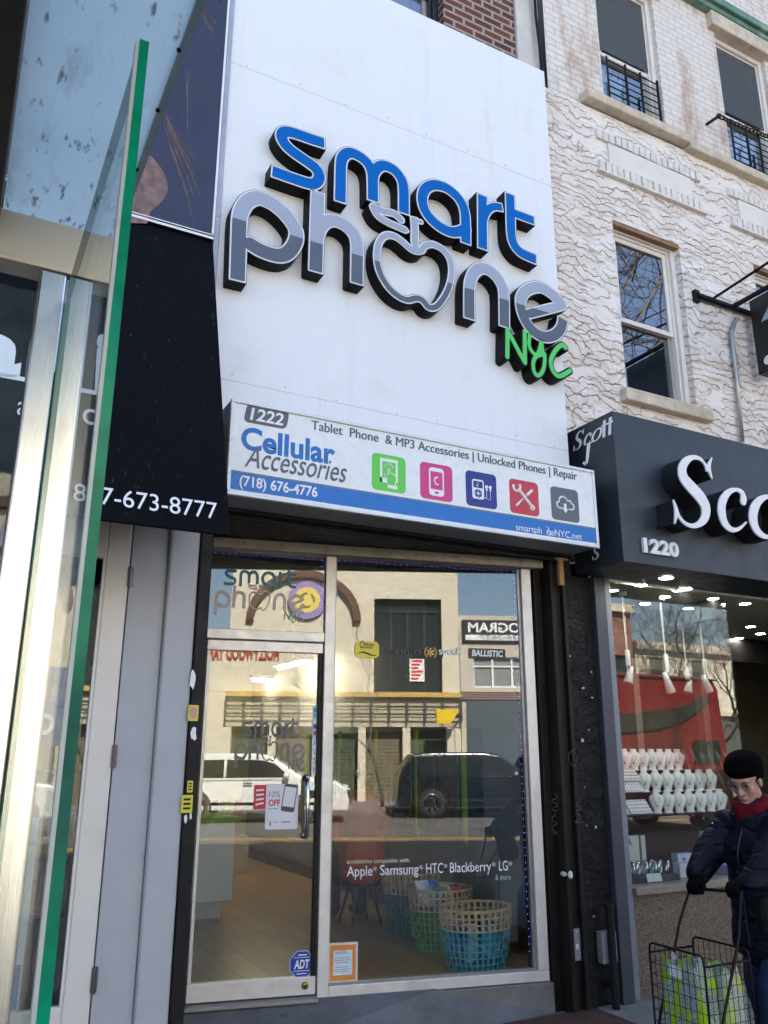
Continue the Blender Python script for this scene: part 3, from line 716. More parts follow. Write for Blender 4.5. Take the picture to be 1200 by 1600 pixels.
def d_otter(t, M):
    text('Otter', 'lettering', VK, t, M @ Matrix.Translation((0, .008, .0002)), w=.105, h=.05, align='C', d=.0008, shear=.15, bold=.01)
    q = MB(); q.tube([M @ Vector((x, -.028+.010*math.sin((x+.07)*40), .0015)) for x in np.linspace(-.065, .065, 14)], [.002+.0035*math.sin(PI*i/13) for i in range(14)], 6); q.build('drawing', VK, t)
badge('brand_sticker', 'yellow rounded sticker reading Otter on the display pane', 'sticker', 573.5, 1015, .168, .112, .03, [pm('sticker_yellow', (.75, .60, .04), .45)], d_otter)
def d_ball(t, M): text('BALLISTIC', 'lettering', VW, t, M @ Matrix.Translation((0, -.018, .0002)), w=.235, h=.042, align='C', d=.0008, bold=.025, shear=.12)
badge('brand_sticker', 'black sticker reading BALLISTIC high on the display pane', 'sticker', 761.5, 1021.5, .275, .072, .008, [VK], d_ball)
wl('incipio', (601, 1023), (657, 1023), .05, pm('dark_teal_vinyl', (.03, .035, .04), .5), 'lettering', dl)
wl('speck', (686, 1022.5), (722, 1022.5), .05, VW, 'lettering', dl, bold=.01)
q = MB(); M = wrr(672.5, 1019.5, 0, 0, 0)
for k in range(6): q.prism([(-.005, 0), (.005, 0), (.007, .026), (-.007, .026)], M @ Matrix.Rotation(PI*k/3, 4, 'Z') @ Matrix.Translation((0, .004, .0001*k)), 0, .0012)
for sgn in (1, -1): q.tube([M @ Vector((sgn*.042*math.cos(a), .042*math.sin(a), .001)) for a in np.linspace(-.95, .95, 12)], .0045, 6)
q.build('emblem', pm('orange_vinyl', (.65, .36, .09), .5), dl)
# posters, notices and small stickers
PAPER = pm('poster_paper', (.78, .78, .83), .6, var=.03); RED = pm('red_print', (.62, .03, .045), .5); GREYT = pm('grey_print', (.22, .22, .24), .5)
def d_off(t, M):
    text('10%', 'lettering', GREYT, t, M @ Matrix.Translation((-.085, .055, .0002)), w=.072, h=.036, d=.0006)
    text('OFF', 'lettering', RED, t, M @ Matrix.Translation((-.085, .005, .0002)), w=.072, h=.036, d=.0006, bold=.03)
    R_ = M @ Matrix.Translation((.045, .05, .0002)) @ Matrix.Rotation(-.13, 4, 'Z')
    q = MB(); q.prism(rrect(.086, .165, .014), R_, 0, .0006); ph = q.build('phone_drawing', pm('dark_print', (.05, .05, .055), .4), t)
    q = MB(); q.prism(rrect(.074, .118, .002), R_ @ Matrix.Translation((0, .006, .0006)), 0, .0005); q.build('screen', PAPER, ph)
    q = MB()
    for k, (x, w_) in enumerate(((-.05, .012), (-.03, .008), (.0, .055))): q.box(x, x+w_, -.095, -.088, 0, .0005, M=M)
    q.box(-.085, -.025, -.015, -.011, 0, .0005, M=M); q.box(-.075, -.065, -.115, -.085, 0, .0005, M=M)
    q.build('small_print', GREYT, t)
badge('poster', 'white ten percent off poster with a phone drawing taped to the door', 'poster', 440.5, 1260, .205, .268, .01, [PAPER], d_off, v=-.006)
def d_red(t, M):
    text('OPEN', 'lettering', VW, t, M @ Matrix.Translation((0, .02, .0002)), w=.045, h=.03, d=.0005, align='C') if False else None
    q = MB()
    for k in range(4): q.prism([(-.026, -.05+.028*k), (.024, -.04+.026*k), (.022, -.030+.026*k), (-.026, -.038+.028*k)], M, .0001, .0006)
    q.build('scribble', VW, t)
badge('red_notice', 'small red notice partly behind the white ten percent off poster', 'sticker', 406.5, 1245.5, .078, .145, .006, [RED], d_red, v=-.0035)
def d_push(t, M):
    for k, ch in enumerate('PUSH'): text(ch, 'letter', GREYT, t, M @ Matrix.Translation((0, .072-.055*k, .0002)), w=.026, h=.036, align='C', d=.0006)
badge('push_label', 'narrow white label reading PUSH down the door edge', 'label', 492.5, 1183, .046, .225, .003, [PAPER], d_push)
def d_cards(t, M):
    cols_ = [pm('card_blue', (.06, .22, .42), .4), pm('card_cyan', (.10, .45, .60), .4), pm('card_white', (.7, .7, .72), .4), pm('card_navy', (.02, .05, .22), .4), pm('card_red', (.5, .05, .05), .4)]
    for k, zc in enumerate((.075, .040, .005, -.03, -.07)):
        q = MB(); q.prism(rrect(.040, .028, .003, cy=zc), M, .0001, .0006); q.build('card_mark', cols_[k], t)
badge('card_sticker', 'strip of payment card marks above the push label', 'sticker', 494.5, 1128, .052, .205, .003, [pm('pale_blue_sticker', (.35, .55, .65), .4)], d_cards)
def d_adt(t, M):
    q = MB(); oc = lambda r: [(r*math.cos(PI/8+PI*k/4), r*math.sin(PI/8+PI*k/4)) for k in range(8)]
    q.prism(oc(.080), M, .0, .0006); q.build('rim', pm('pale_blue_print', (.45, .55, .8), .4), t)
    q = MB(); q.prism(oc(.075), M, .0007, .0012); q.build('field', pm('royal_blue', (.01, .045, .36), .35), t)
    text('ADT', 'lettering', VW, t, M @ Matrix.Translation((0, -.022, .0013)), w=.095, h=.046, align='C', d=.0006, bold=.03, shear=.12)
    q = MB(); q.box(-.05, .05, -.037, -.034, .0013, .0018, M=M); q.box(-.05, .05, .036, .039, .0013, .0018, M=M); q.box(-.025, .03, .048, .054, .0013, .0018, M=M); q.box(-.03, .03, -.053, -.048, .0013, .0018, M=M); q.build('small_print', VW, t)
badge('security_sticker', 'blue octagonal alarm sticker low on the glass door', 'sticker', 471.5, 1506.5, .04, .04, .01, [pm('royal_blue_back', (.01, .045, .36), .35)], d_adt)
def d_permit(t, M):
    q = MB(); q.prism(rrect(.160, .195, .004), M, .0001, .0012); q.build('border', pm('orange_print', (.72, .25, .04), .5), t)
    q = MB(); q.prism(rrect(.118, .135, .002), M, .0013, .0018); q.build('certificate', pm('pale_blue_paper', (.62, .72, .78), .6), t)
    q = MB()
    for k in range(9):
        if k not in (1, 5): q.box(-.05, .035+.012*(k % 2), .05-.0125*k, .053-.0125*k, .0019, .0023, M=M)
    q.box(-.05, .02, .057, .061, .0019, .0023, M=M); q.build('print', GREYT, t)
badge('permit', 'orange bordered permit in a clear sleeve at the display pane corner', 'notice', 535.5, 1504, .188, .222, .004, [pm('sleeve_white', (.66, .64, .60), .3)], d_permit)
# string of small violet lights round the inside of the glass
VIO = emit('violet_led', (.12, .06, 1.0), .6)
ls = thing('light_string', 'string of tiny violet lights round the inside edge of the display pane', 'light string', tuple(W0), WA)
q = MB(); q2 = MB(); path = [(-1.43, 2.872), (-.112, 2.872), (-.112, .30)]
def along(path, step):
    out = []
    for (a, b), (c, d) in zip(path, path[1:]):
        L = math.hypot(c-a, d-b); n = int(L/step)
        for k in range(n): out.append((a+(c-a)*k/n, b+(d-b)*k/n))
    return out
for (a, b) in along(path, .045): q.ball(lp(a+random.uniform(-.004, .004), .022, b+random.uniform(-.004, .004)), .0030, 6, 4)
for (a, b) in along([(-2.27, 2.868), (-1.55, 2.868), (-1.55, 2.40)], .045): q.ball(lp(a, .022, b+random.uniform(-.004, .004)), .0030, 6, 4)
q2.tube([lp(a, .027, b) for a, b in path], .003, 5); q2.tube([lp(a, .027, b) for a, b in [(-2.27, 2.868), (-1.55, 2.868), (-1.55, 2.40)]], .003, 5)
q2.build('wire', BLACKP, ls); q.build('bulbs', VIO, ls)

# ------------------------------------------------------------------ inside the phone shop
def basket(label, cx, cy, rb, rt, h, bot, top, sx=1.0, sy=.8, band=.5, goods=None):
    t = thing('basket', label, 'basket', (cx, cy, .2), 0, 'woven baskets inside the display pane')
    tan = pm('straw_tan', (.50, .36, .22), .7, var=.2, vs=20); colm = pm('dyed_'+bot[0], bot[1], .6, var=.2, vs=20)
    n, m = 34, 9; R = lambda z: rb+(rt-rb)*(z/h)**.8
    qa, qb = MB(), MB()
    for k in range(m+1):
        z = h*k/m; r = R(z); hh = .009 if k < m else .016; th = .004
        (qb if z < band*h else qa).lathe([(r-th, z), (r+th, z), (r+th, z+hh), (r-th, z+hh), (r-th, z)], (cx, cy, .2), 40, sx=sx, sy=sy)
    for j in range(n):
        a = 2*PI*j/n
        for k in range(m):
            z0, z1 = h*k/m, h*(k+1)/m
            vs = []
            for z in (z0, z1):
                for da, dr in ((-.034, -.003), (.034, -.003), (.034, .003), (-.034, .003)):
                    r = R(z)+dr+(.003 if (j+k) % 2 else -.003); vs.append((cx+sx*r*math.cos(a+da), cy+sy*r*math.sin(a+da), .2+z))
            (qb if z0+.01 < band*h else qa).add(vs, [(0, 1, 5, 4), (1, 2, 6, 5), (2, 3, 7, 6), (3, 0, 4, 7)])
    qa.build('rim_weave', tan, t); qb.build('weave', colm, t)
    q = MB(); q.lathe([(0, .006), (rb, .006), (rb, .012), (0, .012)], (cx, cy, .2), 30, sx=sx, sy=sy); q.build('base', colm, t)
    return t
basket('straw basket with a turquoise lower half, nearest the glass', 3.455, 5.20, .205, .268, .365, ('turquoise', (.03, .28, .36)), 0, sy=.78, band=.66)
basket('straw basket with a green lower half, filled with packets', 3.54, 5.80, .20, .255, .40, ('green', (.10, .34, .06)), 0, sy=.8, band=.62)
basket('straw basket with a teal lower half, farthest from the glass', 3.66, 6.45, .19, .25, .43, ('teal', (.04, .20, .22)), 0, sy=.8, band=.6)
pk = [((.03, .15, .6), .12, .16), ((.75, .75, .78), .11, .18), ((.05, .35, .5), .10, .15), ((.5, .62, .1), .09, .15), ((.7, .08, .15), .08, .14), ((.02, .06, .3), .12, .12), ((.75, .78, .8), .13, .1)]
for k, (c, w_, h_) in enumerate(pk):
    a = 2.2+k*.9; x = 3.54+.12*math.cos(a); y = 5.80+.09*math.sin(a)
    q = MB(); M = Matrix.Translation((x, y, .54)) @ Matrix.Rotation(a, 4, 'Z') @ Matrix.Rotation(.5+.2*math.sin(k*2), 4, 'X')
    q.box(-w_/2, w_/2, -.012, .012, -.06, h_-.04, M=M)
    tag(q.build('packet', pm('packet_%d' % k, c, .35, var=.15, vs=20), bevel=.003), ['deep blue packet', 'silver white packet', 'sea blue packet', 'lime packet', 'crimson packet', 'navy packet', 'pale grey packet'][k]+' standing in the green bottomed basket', 'packet', 'packets in the green basket')
for k, (c, a, dz) in enumerate((((.05, .25, .6), .3, .30), ((.7, .72, .76), 1.6, .27), ((.03, .12, .4), 2.9, .29), ((.6, .62, .66), 4.1, .26), ((.1, .4, .55), 5.2, .28))):
    x = 3.455+.12*math.cos(a); y = 5.20+.09*math.sin(a); q = MB(); M = Matrix.Translation((x, y, .2+dz-.09)) @ Matrix.Rotation(a*1.7, 4, 'Z') @ Matrix.Rotation(.4*math.sin(k*3), 4, 'X'); q.box(-.055, .055, -.014, .014, -.12, .07, M=M)
    tag(q.build('packet', pm('front_packet_%d' % k, c, .35, var=.2, vs=20), bevel=.003), ['bright blue', 'silver grey', 'deep navy', 'pale grey', 'sea blue'][k]+' packet inside the turquoise bottomed basket', 'packet', 'packets in the turquoise basket')
LIME = pm('lime_paint', (.26, .50, .04), .45, var=.06)
ct = thing('counter', 'white shop counter with a lime top on the left inside the door', 'counter', (1.9, 7.7, .2))
q = MB(); q.box(1.36, 2.50, 7.6, 8.2, .34, .98); q.build('body', pm('counter_white', (.62, .66, .64), .4, var=.03), ct, bevel=.005)
q = MB(); q.box(1.36, 2.42, 7.66, 8.15, .197, .338); q.build('plinth', pm('counter_plinth', (.45, .46, .44), .5), ct)
q = MB(); q.box(1.35, 2.54, 7.57, 8.22, .982, 1.03); q.build('top', LIME, ct, bevel=.004)
cb_ = thing('display_cabinet', 'wall display cabinet with lime trims and dark doors along the grey wall', 'cabinet', (4.0, 7.5, .9))
q = MB(); q.box(3.906, 4.095, 6.0, 9.3, .93, 1.78); q.build('body', pm('cabinet_blue_grey', (.03, .06, .09), .4), cb_)
q = MB()
for y in (5.97, 6.75, 7.55, 8.4, 9.3): q.box(3.872, 3.905, y-.02, y+.02, .88, 1.80)
q.build('trim', LIME, cb_, bevel=.003)
for k, y in enumerate((6.06, 6.44, 6.84, 7.22, 7.64, 8.04, 8.5, 8.9)):
    q = MB(); q.box(3.885, 3.899, y, y+.33, .96, 1.58); q.build('door', pm('cabinet_door_grey', (.13, .14, .13), .25, var=.2), cb_, bevel=.003)
lb = thing('display_cabinet', 'pale low cabinet with two rows of phone boxes deep in the shop', 'cabinet', (2.9, 10.2, .2))
q = MB(); q.box(2.3, 3.5, 10.1, 10.5, .197, .62); q.box(2.3, 3.5, 10.45, 10.5, .62, 1.25); q.box(2.3, 3.5, 10.15, 10.45, .86, .875); q.build('body', pm('cabinet_beige', (.42, .38, .27), .6), lb)
for r in range(2):
    for k in range(7):
        c = [(.12, .09, .07), (.4, .36, .08), (.3, .08, .07), (.5, .47, .38), (.10, .12, .15), (.32, .07, .06), (.36, .22, .15)][(k+3*r) % 7]
        q = MB(); x = 2.42+.155*k; z = .622+.256*r; q.box(x, x+.09, 10.2, 10.25, z, z+.15)
        tag(q.build('phone_box', pm('phone_box_%d' % ((k+3*r) % 7), c, .4), bevel=.003), ('phone box on the lower shelf' if r == 0 else 'phone box on the upper shelf')+' of the pale cabinet deep in the shop', 'box', 'phone boxes on the lower shelf' if r == 0 else 'phone boxes on the upper shelf')
# ------------------------------------------------------------------ channel letters of the main sign
YL = 4.446                               # front faces of the letters
def pa(x, y): p = F(340+x/4, 180+y/4, YL); return (p[0], p[2])
def pb_(x, y): p = F(540+x/4, 240+y/4, YL); return (p[0], p[2])
def pc(x, y): p = F(680+x/5, 380+y/5, YL); return (p[0], p[2])
def pts(f, L, n=8, closed=False): return cr([f(*p) for p in L], n, closed)
HW = .0395
ML_ = frame((0, YL, 0), (1, 0, 0), (0, 0, 1))
def straight(f, L): return np.array([f(*p) for p in L])
GLY = [
 ('blue letter s', 'B', [(pts(pa, [(664,176),(570,146),(480,114),(432,105),(404,116),(402,148),(428,192),(480,238),(560,293),(612,334),(633,372),(630,405),(606,428),(565,427),(470,397),(342,351)]), HW, 1, 1)]),
 ('blue letter m', 'B', [(pts(pa, [(765,540),(768,400),(771,300),(785,258),(815,238),(850,241),(900,268),(940,308),(962,358),(969,420),(970,535)]), HW, 1, 1),
                    (pts(pa, [(968,420),(972,375),(988,342),(1015,320),(1050,318),(1100,342),(1140,388),(1158,435),(1163,500),(1163,612)]), HW, 0, 1)]),
 ('blue letter a', 'B', [(pts(pb_, [(752,470),(700,490),(650,488),(590,460),(530,408),(492,350),(478,285),(490,232),(525,203),(570,198),(630,217),(690,264),(728,320),(745,380),(749,460),(750,560)]), HW, 0, 1)]),
 ('blue letter r', 'B', [(straight(pb_, [(853,264),(855,594)]), HW, 1, 1), (pts(pb_, [(856,450),(868,390),(895,348),(930,332),(976,338)]), HW*.78, 0, 1)]),
 ('blue letter t', 'B', [(pts(pb_, [(1026,256),(1030,400),(1034,500),(1047,562),(1080,608),(1120,634),(1187,662)]), HW, 1, 1), (straight(pb_, [(1040,370),(1174,419)]), HW*.86, 0, 1)]),
 ('grey letter p', 'G', [(pts(pa, [(124,1030),(130,800),(136,650),(152,590),(182,545),(225,521),(270,521),(340,553),(410,610),(462,672),(490,728),(486,790),(450,850),(402,877),(340,872),(260,842),(205,808)]), .0465, 1, 0)]),
 ('grey letter h', 'G', [(straight(pa, [(626,484),(612,976)]), .0455, 1, 1), (pts(pa, [(622,760),(645,698),(688,662),(740,662),(800,692),(850,745),(870,806),(871,900),(869,1050)]), .0425, 0, 1)]),
 ('grey apple outline in place of the letter o', 'G', [(pts(pb_, [(262,510),(310,520),(360,555),(400,592),(440,610),(475,604),(492,578),(540,568),(600,595),(645,650),(662,720),(655,800),(625,880),(580,945),(545,965),(510,955),(480,918),(440,905),(385,915),(325,890),(265,835),(215,750),(195,665),(200,580),(225,530)], 8, True), .0205, 0, 0),
                    (pts(pb_, [(426,402),(432,480),(430,540),(438,600)]), .024, 1, 0), (straight(pb_, [(436,420),(470,428)]), .012, 0, 0),
                    (pts(pb_, [(166,328),(230,360),(300,376),(352,420)]), [.006]+[.022]*23+[.008], 0, 0), (pts(pb_, [(166,328),(200,388),(262,430),(384,484)]), [.006]+[.021]*23+[.008], 0, 0)]),
 ('grey letter n', 'G', [(pts(pb_, [(772,1030),(772,850),(780,795),(802,745),(842,718),(890,727),(940,768),(973,822),(988,880),(991,1080)]), .0425, 1, 1)]),
 ('grey letter e', 'G', [(pts(pc, [(985,478),(940,425),(880,376),(820,346),(760,349),(702,378),(668,432),(667,500),(690,580),(738,660),(800,714),(868,734),(938,714),(982,660),(996,594)]), .0425, 0, 1), (straight(pc, [(735,552),(990,488)]), .035, 0, 0)]),
]
GREENL = [
 ('green letter N', [(straight(pc, [(562,678),(560,888)]), .019, 0, 0), (straight(pc, [(566,690),(625,800),(694,932)]), .018, 0, 0), (straight(pc, [(696,692),(698,935)]), .019, 0, 0)]),
 ('green letter y', [(pts(pc, [(737,708),(730,790),(750,845),(785,872),(808,840),(826,768)]), .015, 0, 0), (pts(pc, [(828,768),(836,850),(852,885),(848,960),(828,1015),(795,1036),(768,1000),(764,930),(790,885),(852,868)]), .0165, 0, 0)]),
 ('green letter C', [(pts(pc, [(1016,820),(990,796),(945,828),(905,900),(903,962),(930,1018),(972,1040),(1052,998)]), .019, 0, 0)]),
]
def grad_mat():
    t = NT('two_tone_grey'); z = t.sep(t.n('NewGeometry').outputs['Position'])[2]; v = float(pa(95, 642)[1])
    t.col(t.mix(t.math('LESS_THAN', z, v), (.36, .40, .51), (.105, .130, .170))); t.set(Roughness=.3, Specular_IOR_Level=.3); return t.m
TWOTONE = grad_mat(); GREENA = pm('green_acrylic', (.10, .60, .13), .35, var=.04, spec=.3); TRIMW = pm('white_trim_cap', (.72, .74, .78), .35, var=.02)
SIDE = pm('black_letter_return', (.008, .008, .009), .6, var=.2, spec=.12)
LOGO = {}
ms = thing('channel_letter_sign', 'raised blue and grey smart phone sign with an apple outline and green NYC', 'sign', (2.5, YL, 5.0))
def letter(name, label, parts_, face, white, black, back=.1035):
    xs, ys, gx, gy = grid_for([p for p, *_ in parts_], .12, .0052)
    D = np.full(gx.shape, 9.0)
    for p, hw, a, b in parts_: D = np.minimum(D, stroke_sdf(gx, gy, p, hw if np.isscalar(hw) else np.interp(np.linspace(0, 1, len(p)), np.linspace(0, 1, len(hw)), hw), a, b))
    lo = [rdp(l, .0006) for l in loops_of(D, xs, ys, 0)]
    LOGO.setdefault(label, lo)
    q = MB(); outline_mb(q, [rdp(l, .0007) for l in loops_of(D, xs, ys, black)], ML_, -back, 0)
    o = q.build('letter', SIDE, ms, label=label)
    if white:
        q = MB(); outline_mb(q, [rdp(l, .0006) for l in loops_of(D, xs, ys, white)], ML_, .0004, .003); q.build('trim', TRIMW, o)
    q = MB(); outline_mb(q, lo, ML_, .0034, .006); q.build('face', face, o)
for lab, k, pp in GLY: letter('letter', lab, pp, BLUE if k == 'B' else TWOTONE, .0105, .0150)
for lab, pp in GREENL: letter('letter', lab, pp, GREENA, 0, .0125)

# small copies of the same logo as vinyl on the glass (transom and door)
allb = np.vstack([l for v in LOGO.values() for l in v]); lx0, lz0 = allb.min(0); lx1, lz1 = allb.max(0)
def logo_on_glass(x0, z0, x1, z1, v, mats, name, parent, only=None):
    for j, key in enumerate(('blue', 'grey', 'green')):
        q = MB()
        for lab, lo in LOGO.items():
            if not lab.startswith(key): continue
            L2 = [np.c_[x0+(l[:, 0]-lx0)/(lx1-lx0)*(x1-x0), z0+(l[:, 1]-lz0)/(lz1-lz0)*(z1-z0)] for l in lo]
            M = ML @ frame((0, v, 0), (1, 0, 0), (0, 0, 1)); outline_mb(q, L2, M, .0, .0012)
        q.build(name, mats[j], parent)
a0, a1 = Wp(333, 966), Wp(478, 890)
logo_on_glass(a0[0], a0[1]-.01, a1[0], a1[1]-.0, -.0, [pm('teal_vinyl', (.015, .17, .28), .5), pm('warm_grey_vinyl', (.50, .45, .43), .5), pm('grey_green_vinyl', (.22, .35, .22), .5)], 'vinyl_logo', sf)
a0, a1 = Wp(365, 1208), Wp(478, 1122)
logo_on_glass(a0[0], a0[1], a1[0], a1[1], -.004, [pm('dim_slate_vinyl', (.10, .12, .14), .5), pm('dim_grey_vinyl', (.16, .16, .16), .5), pm('dim_green_vinyl', (.12, .15, .12), .5)], 'vinyl_logo', dr)

# ------------------------------------------------------------------ light box sign over the shop front
YB = 4.27
lbx = thing('sign_box', 'long white light box sign for cellular accessories above the shop front', 'sign', (2.6, 4.4, 2.97))
X0, X1, Zb, Zt = 1.255, 3.955, 2.968, 3.545
q = MB(); q.box(X0, X1, YB+.012, 4.545, Zb+.01, Zt-.006); q.build('case', pm('grey_case', (.30, .30, .31), .5, .3, dirt=.3), lbx, bevel=.006)
q = MB(); t_ = .022
q.box(X0, X1, YB-.008, YB+.02, Zb, Zb+t_); q.box(X0, X1, YB-.008, YB+.02, Zt-t_, Zt); q.box(X0, X0+t_, YB-.008, YB+.02, Zb+t_, Zt-t_); q.box(X1-t_, X1, YB-.008, YB+.02, Zb+t_, Zt-t_)
q.build('frame', pm('white_enamel', (.68, .69, .70), .35, .2, var=.04, dirt=.2), lbx, bevel=.004)
q = MB(); q.box(X0+t_, X1-t_, YB+.003, YB+.010, Zb+t_, Zt-t_); q.build('face', pm('sign_face_white', (.80, .82, .81), .3, var=.02, dirt=.08), lbx)
def fq(px, py, d=0): p = F(px, py, YB+.003); return Vector((p[0], YB+.003-d, p[2]))
def frect(q, tl, br, d0, d1): a = fq(*tl); b = fq(*br); return q.box(a.x, b.x, YB+.003-d1, YB+.003-d0, b.z, a.z)
bl = fq(400, 743); bz1 = fq(640, 781.3).z; bz0 = fq(640, 805).z
zt_ = (fq(353.6, 735.4).z+fq(928.4, 826.8).z)/2; zb_ = (fq(355, 761.7).z+fq(929.5, 849.4).z)/2
q = MB(); q.box(X0+t_, X1-t_, YB+.0012, YB+.0032, zb_, zt_); q.build('blue_band', pm('band_blue', (.0, .145, .50), .35, var=.03), lbx)
q = MB(); q.box(X0+t_, X1-t_, YB+.0012, YB+.0032, zt_+.001, zt_+.010); q.build('grey_line', pm('line_grey', (.14, .16, .18), .4), lbx)
def ft(body, p0, p1, h, mat, d=.0012, lift=.0004, **k):
    a = fq(*p0, lift); b = fq(*p1, lift); b.z = a.z = (a.z+b.z)/2 if k.pop('level', True) else a.z
    return line_text(body, a, b, h, d=d, **k).build('lettering', mat, lbx)
SLATE = pm('slate_print', (.085, .095, .115), .4)
c = (fq(388.3, 634.1)+fq(450.6, 645)+fq(443.9, 668)+fq(383.5, 656.5))/4
q = MB(); q.prism(rrect(.262, .116, .03, sk=.16), frame(c, (1, 0, 0), (0, 0, 1)), 0, .0012); q.build('number_plate', SLATE, lbx)
text('1222', 'lettering', WHITE, lbx, frame(c+Vector((.0, -.0013, -.037)), (1, 0, 0), (0, 0, 1)), w=.205, h=.074, align='C', d=.0008, bold=.022, shear=.14)
CB = pm('cellular_blue', (.0, .14, .46), .35, var=.03)
ft('Cellular', (376, 699.3), (523.2, 726), .132, CB, bold=.03)
ft('Accessories', (382, 728.5), (541.5, 754.5), .135, SLATE, shear=.32, lift=.0026)
for dx_ in (-.35, .35): ft('Tablet  Phone  & MP3 Accessories | Unlocked Phones | Repair', (486.5+dx_, 669.8), (901.5+dx_, 751), .060, SLATE, lift=.0006 if dx_ < 0 else .0010)
ft('(718) 676-4776', (373.5, 758.6), (495.5, 776.6), .060, WHITE, bold=.022, lift=.0030)
ft('smartph  neNYC.net', (805.5, 827.5), (909, 844.5), .046, WHITE, lift=.0030)
q = MB(); o_ = fq(857, 832.5, .0035); q.tube([o_+Vector((.017*math.cos(a), 0, .019*math.sin(a))) for a in np.linspace(.0, 2*PI, 18)[:-1]], .003, 5, closed=True); q.tube([o_+Vector((0, 0, .016)), o_+Vector((.002, 0, .034))], .003, 5); q.tube([o_+Vector((0, 0, .03)), o_+Vector((-.02, 0, .04))], .003, 5); q.build('apple_mark', WHITE, lbx)
def icon(name, tl, br, colr):
    a, b = fq(*tl), fq(*br); cx, cz, w_, h_ = (a.x+b.x)/2, (a.z+b.z)/2, b.x-a.x, a.z-b.z
    M = frame((cx, YB+.0026, cz), (1, 0, 0), (0, 0, 1)); q = MB(); q.prism(rrect(w_, h_, .03), M, 0, .0012)
    o = q.build('icon', pm(name, colr, .35, var=.02), lbx, label=name.replace('_', ' ')); s = w_/200.0
    return o, M @ Matrix.Translation((0, 0, .0014)) @ Matrix.Diagonal((s, h_/200, 1, 1))
ow = pm('icon_white', (.80, .82, .82), .4, var=.01)
def ibox(q, M, x0, x1, y0, y1, z=0): q.prism([(x0, y0), (x1, y0), (x1, y1), (x0, y1)], M, z, z+.001)
# tablet with a tapping hand
o, M = icon('green_tablet_icon', (581, 706.5), (633.8, 772.3), (.12, .60, .06)); q = MB()
for r_ in ((-52, -40, -55, 78), (40, 52, -45, 78), (-40, 40, 62, 78), (-52, -10, -55, -30), (-6, 50, -82, -64)): ibox(q, M, *r_)
q.prism([(-8, -60), (-20, -28), (-32, -8), (-26, -2), (-8, -18), (-6, 26), (4, 26), (6, -4), (36, -10), (46, -16), (46, -40), (36, -60)], M, 0, .001) if False else None
for st in ([(-8, -62), (-16, -32), (-30, -12), (-24, -6), (-8, -20), (-5, 26), (3, 26), (6, 0), (20, -2), (34, -6), (44, -14), (44, -38), (36, -62)],): q.tube([M @ Vector((x, y, .0008)) for x, y in st], .0042, 5)
for a in np.linspace(.2, PI-.2, 7): q.tube([M @ Vector((-1+18*math.cos(a), 30+16*math.sin(a), .0006)), M @ Vector((-1+32*math.cos(a), 30+28*math.sin(a), .0006))], .0025, 4)
q.build('drawing', ow, o)
# phone
o, M = icon('pink_phone_icon', (656, 720.6), (707.4, 785.6), (.62, .03, .22)); q = MB(); q.prism(rrect(92, 156, 20), M, 0, .0008); dw = q.build('drawing', ow, o)
q = MB(); ibox(q, M, -37, 37, -42, 56, .0009); q.prism(rrect(24, 11, 4, cy=-60), M, .0009, .0018); q.build('screen', pm('icon_pink', (.62, .03, .22), .35, var=.02), dw)
q = MB(); q.tube([M @ Vector((6, 26, .0022)), M @ Vector((-10, 20, .0022)), M @ Vector((-14, 4, .0022)), M @ Vector((-6, -12, .0022)), M @ Vector((8, -16, .0022))], [.008, .006, .005, .006, .008], 6); q.build('receiver', ow, dw)
# player with earphones
o, M = icon('navy_player_icon', (727, 734), (776.8, 796.7), (.008, .02, .22)); q = MB(); q.prism(rrect(76, 112, 14, cx=-22, cy=0), M, 0, .0008)
q.tube([M @ Vector(p+(.0006,)) for p in ((20, -44), (56, -52), (58, 10))], .002, 4); q.tube([M @ Vector(p+(.0006,)) for p in ((20, -40), (32, -46), (34, 10))], .002, 4)
for x in (34, 58): q.prism(circ(x, 22, 10), M, 0, .001); q.prism([(x-5, 0), (x+5, 0), (x+5, 20), (x-5, 20)], M, .0001, .0012)
dw = q.build('drawing', ow, o); q = MB(); ibox(q, M, -52, 8, 8, 46, .0009); q.prism(circ(-22, -24, 24), M, .0009, .0015); dk = q.build('screen', pm('icon_navy', (.008, .02, .22), .35), dw)
q = MB(); q.prism(circ(-22, -24, 8), M, .0016, .0022)
for dx, dy in ((0, 16), (0, -16), (16, 0), (-16, 0)): q.prism(circ(-22+dx, -24+dy, 3.5, 8), M, .0016, .0022)
q.tube([M @ Vector((-24, 20, .002)), M @ Vector((-24, 38, .002)), M @ Vector((-14, 34, .002))], .0018, 4); q.prism(circ(-28, 20, 5, 8), M, .0016, .0022); q.build('buttons', ow, dw)
# crossed spanner and screwdriver
o, M = icon('red_tools_icon', (795, 747), (842.8, 807.8), (.55, .025, .05)); q = MB()
q.tube([M @ Vector((-42, 46, .001)), M @ Vector((52, -52, .001))], .0115, 8); q.tube([M @ Vector((-60, -58, .001)), M @ Vector((-44, -42, .001)), M @ Vector((-20, -18, .001))], [.007, .009, .004], 6); q.tube([M @ Vector((-20, -18, .001)), M @ Vector((18, 16, .001))], .0035, 6); q.tube([M @ Vector((18, 16, .001)), M @ Vector((56, 50, .001))], .0105, 8)
q.tube([M @ Vector((-50+24*math.cos(a), 54+24*math.sin(a), .001)) for a in np.linspace(2.7, 7.1, 14)], .009, 6); q.tube([M @ Vector((52+12*math.cos(a), -52+12*math.sin(a), .001)) for a in np.linspace(0, 2*PI, 12)[:-1]], .007, 6, closed=True)
q.build('drawing', ow, o)
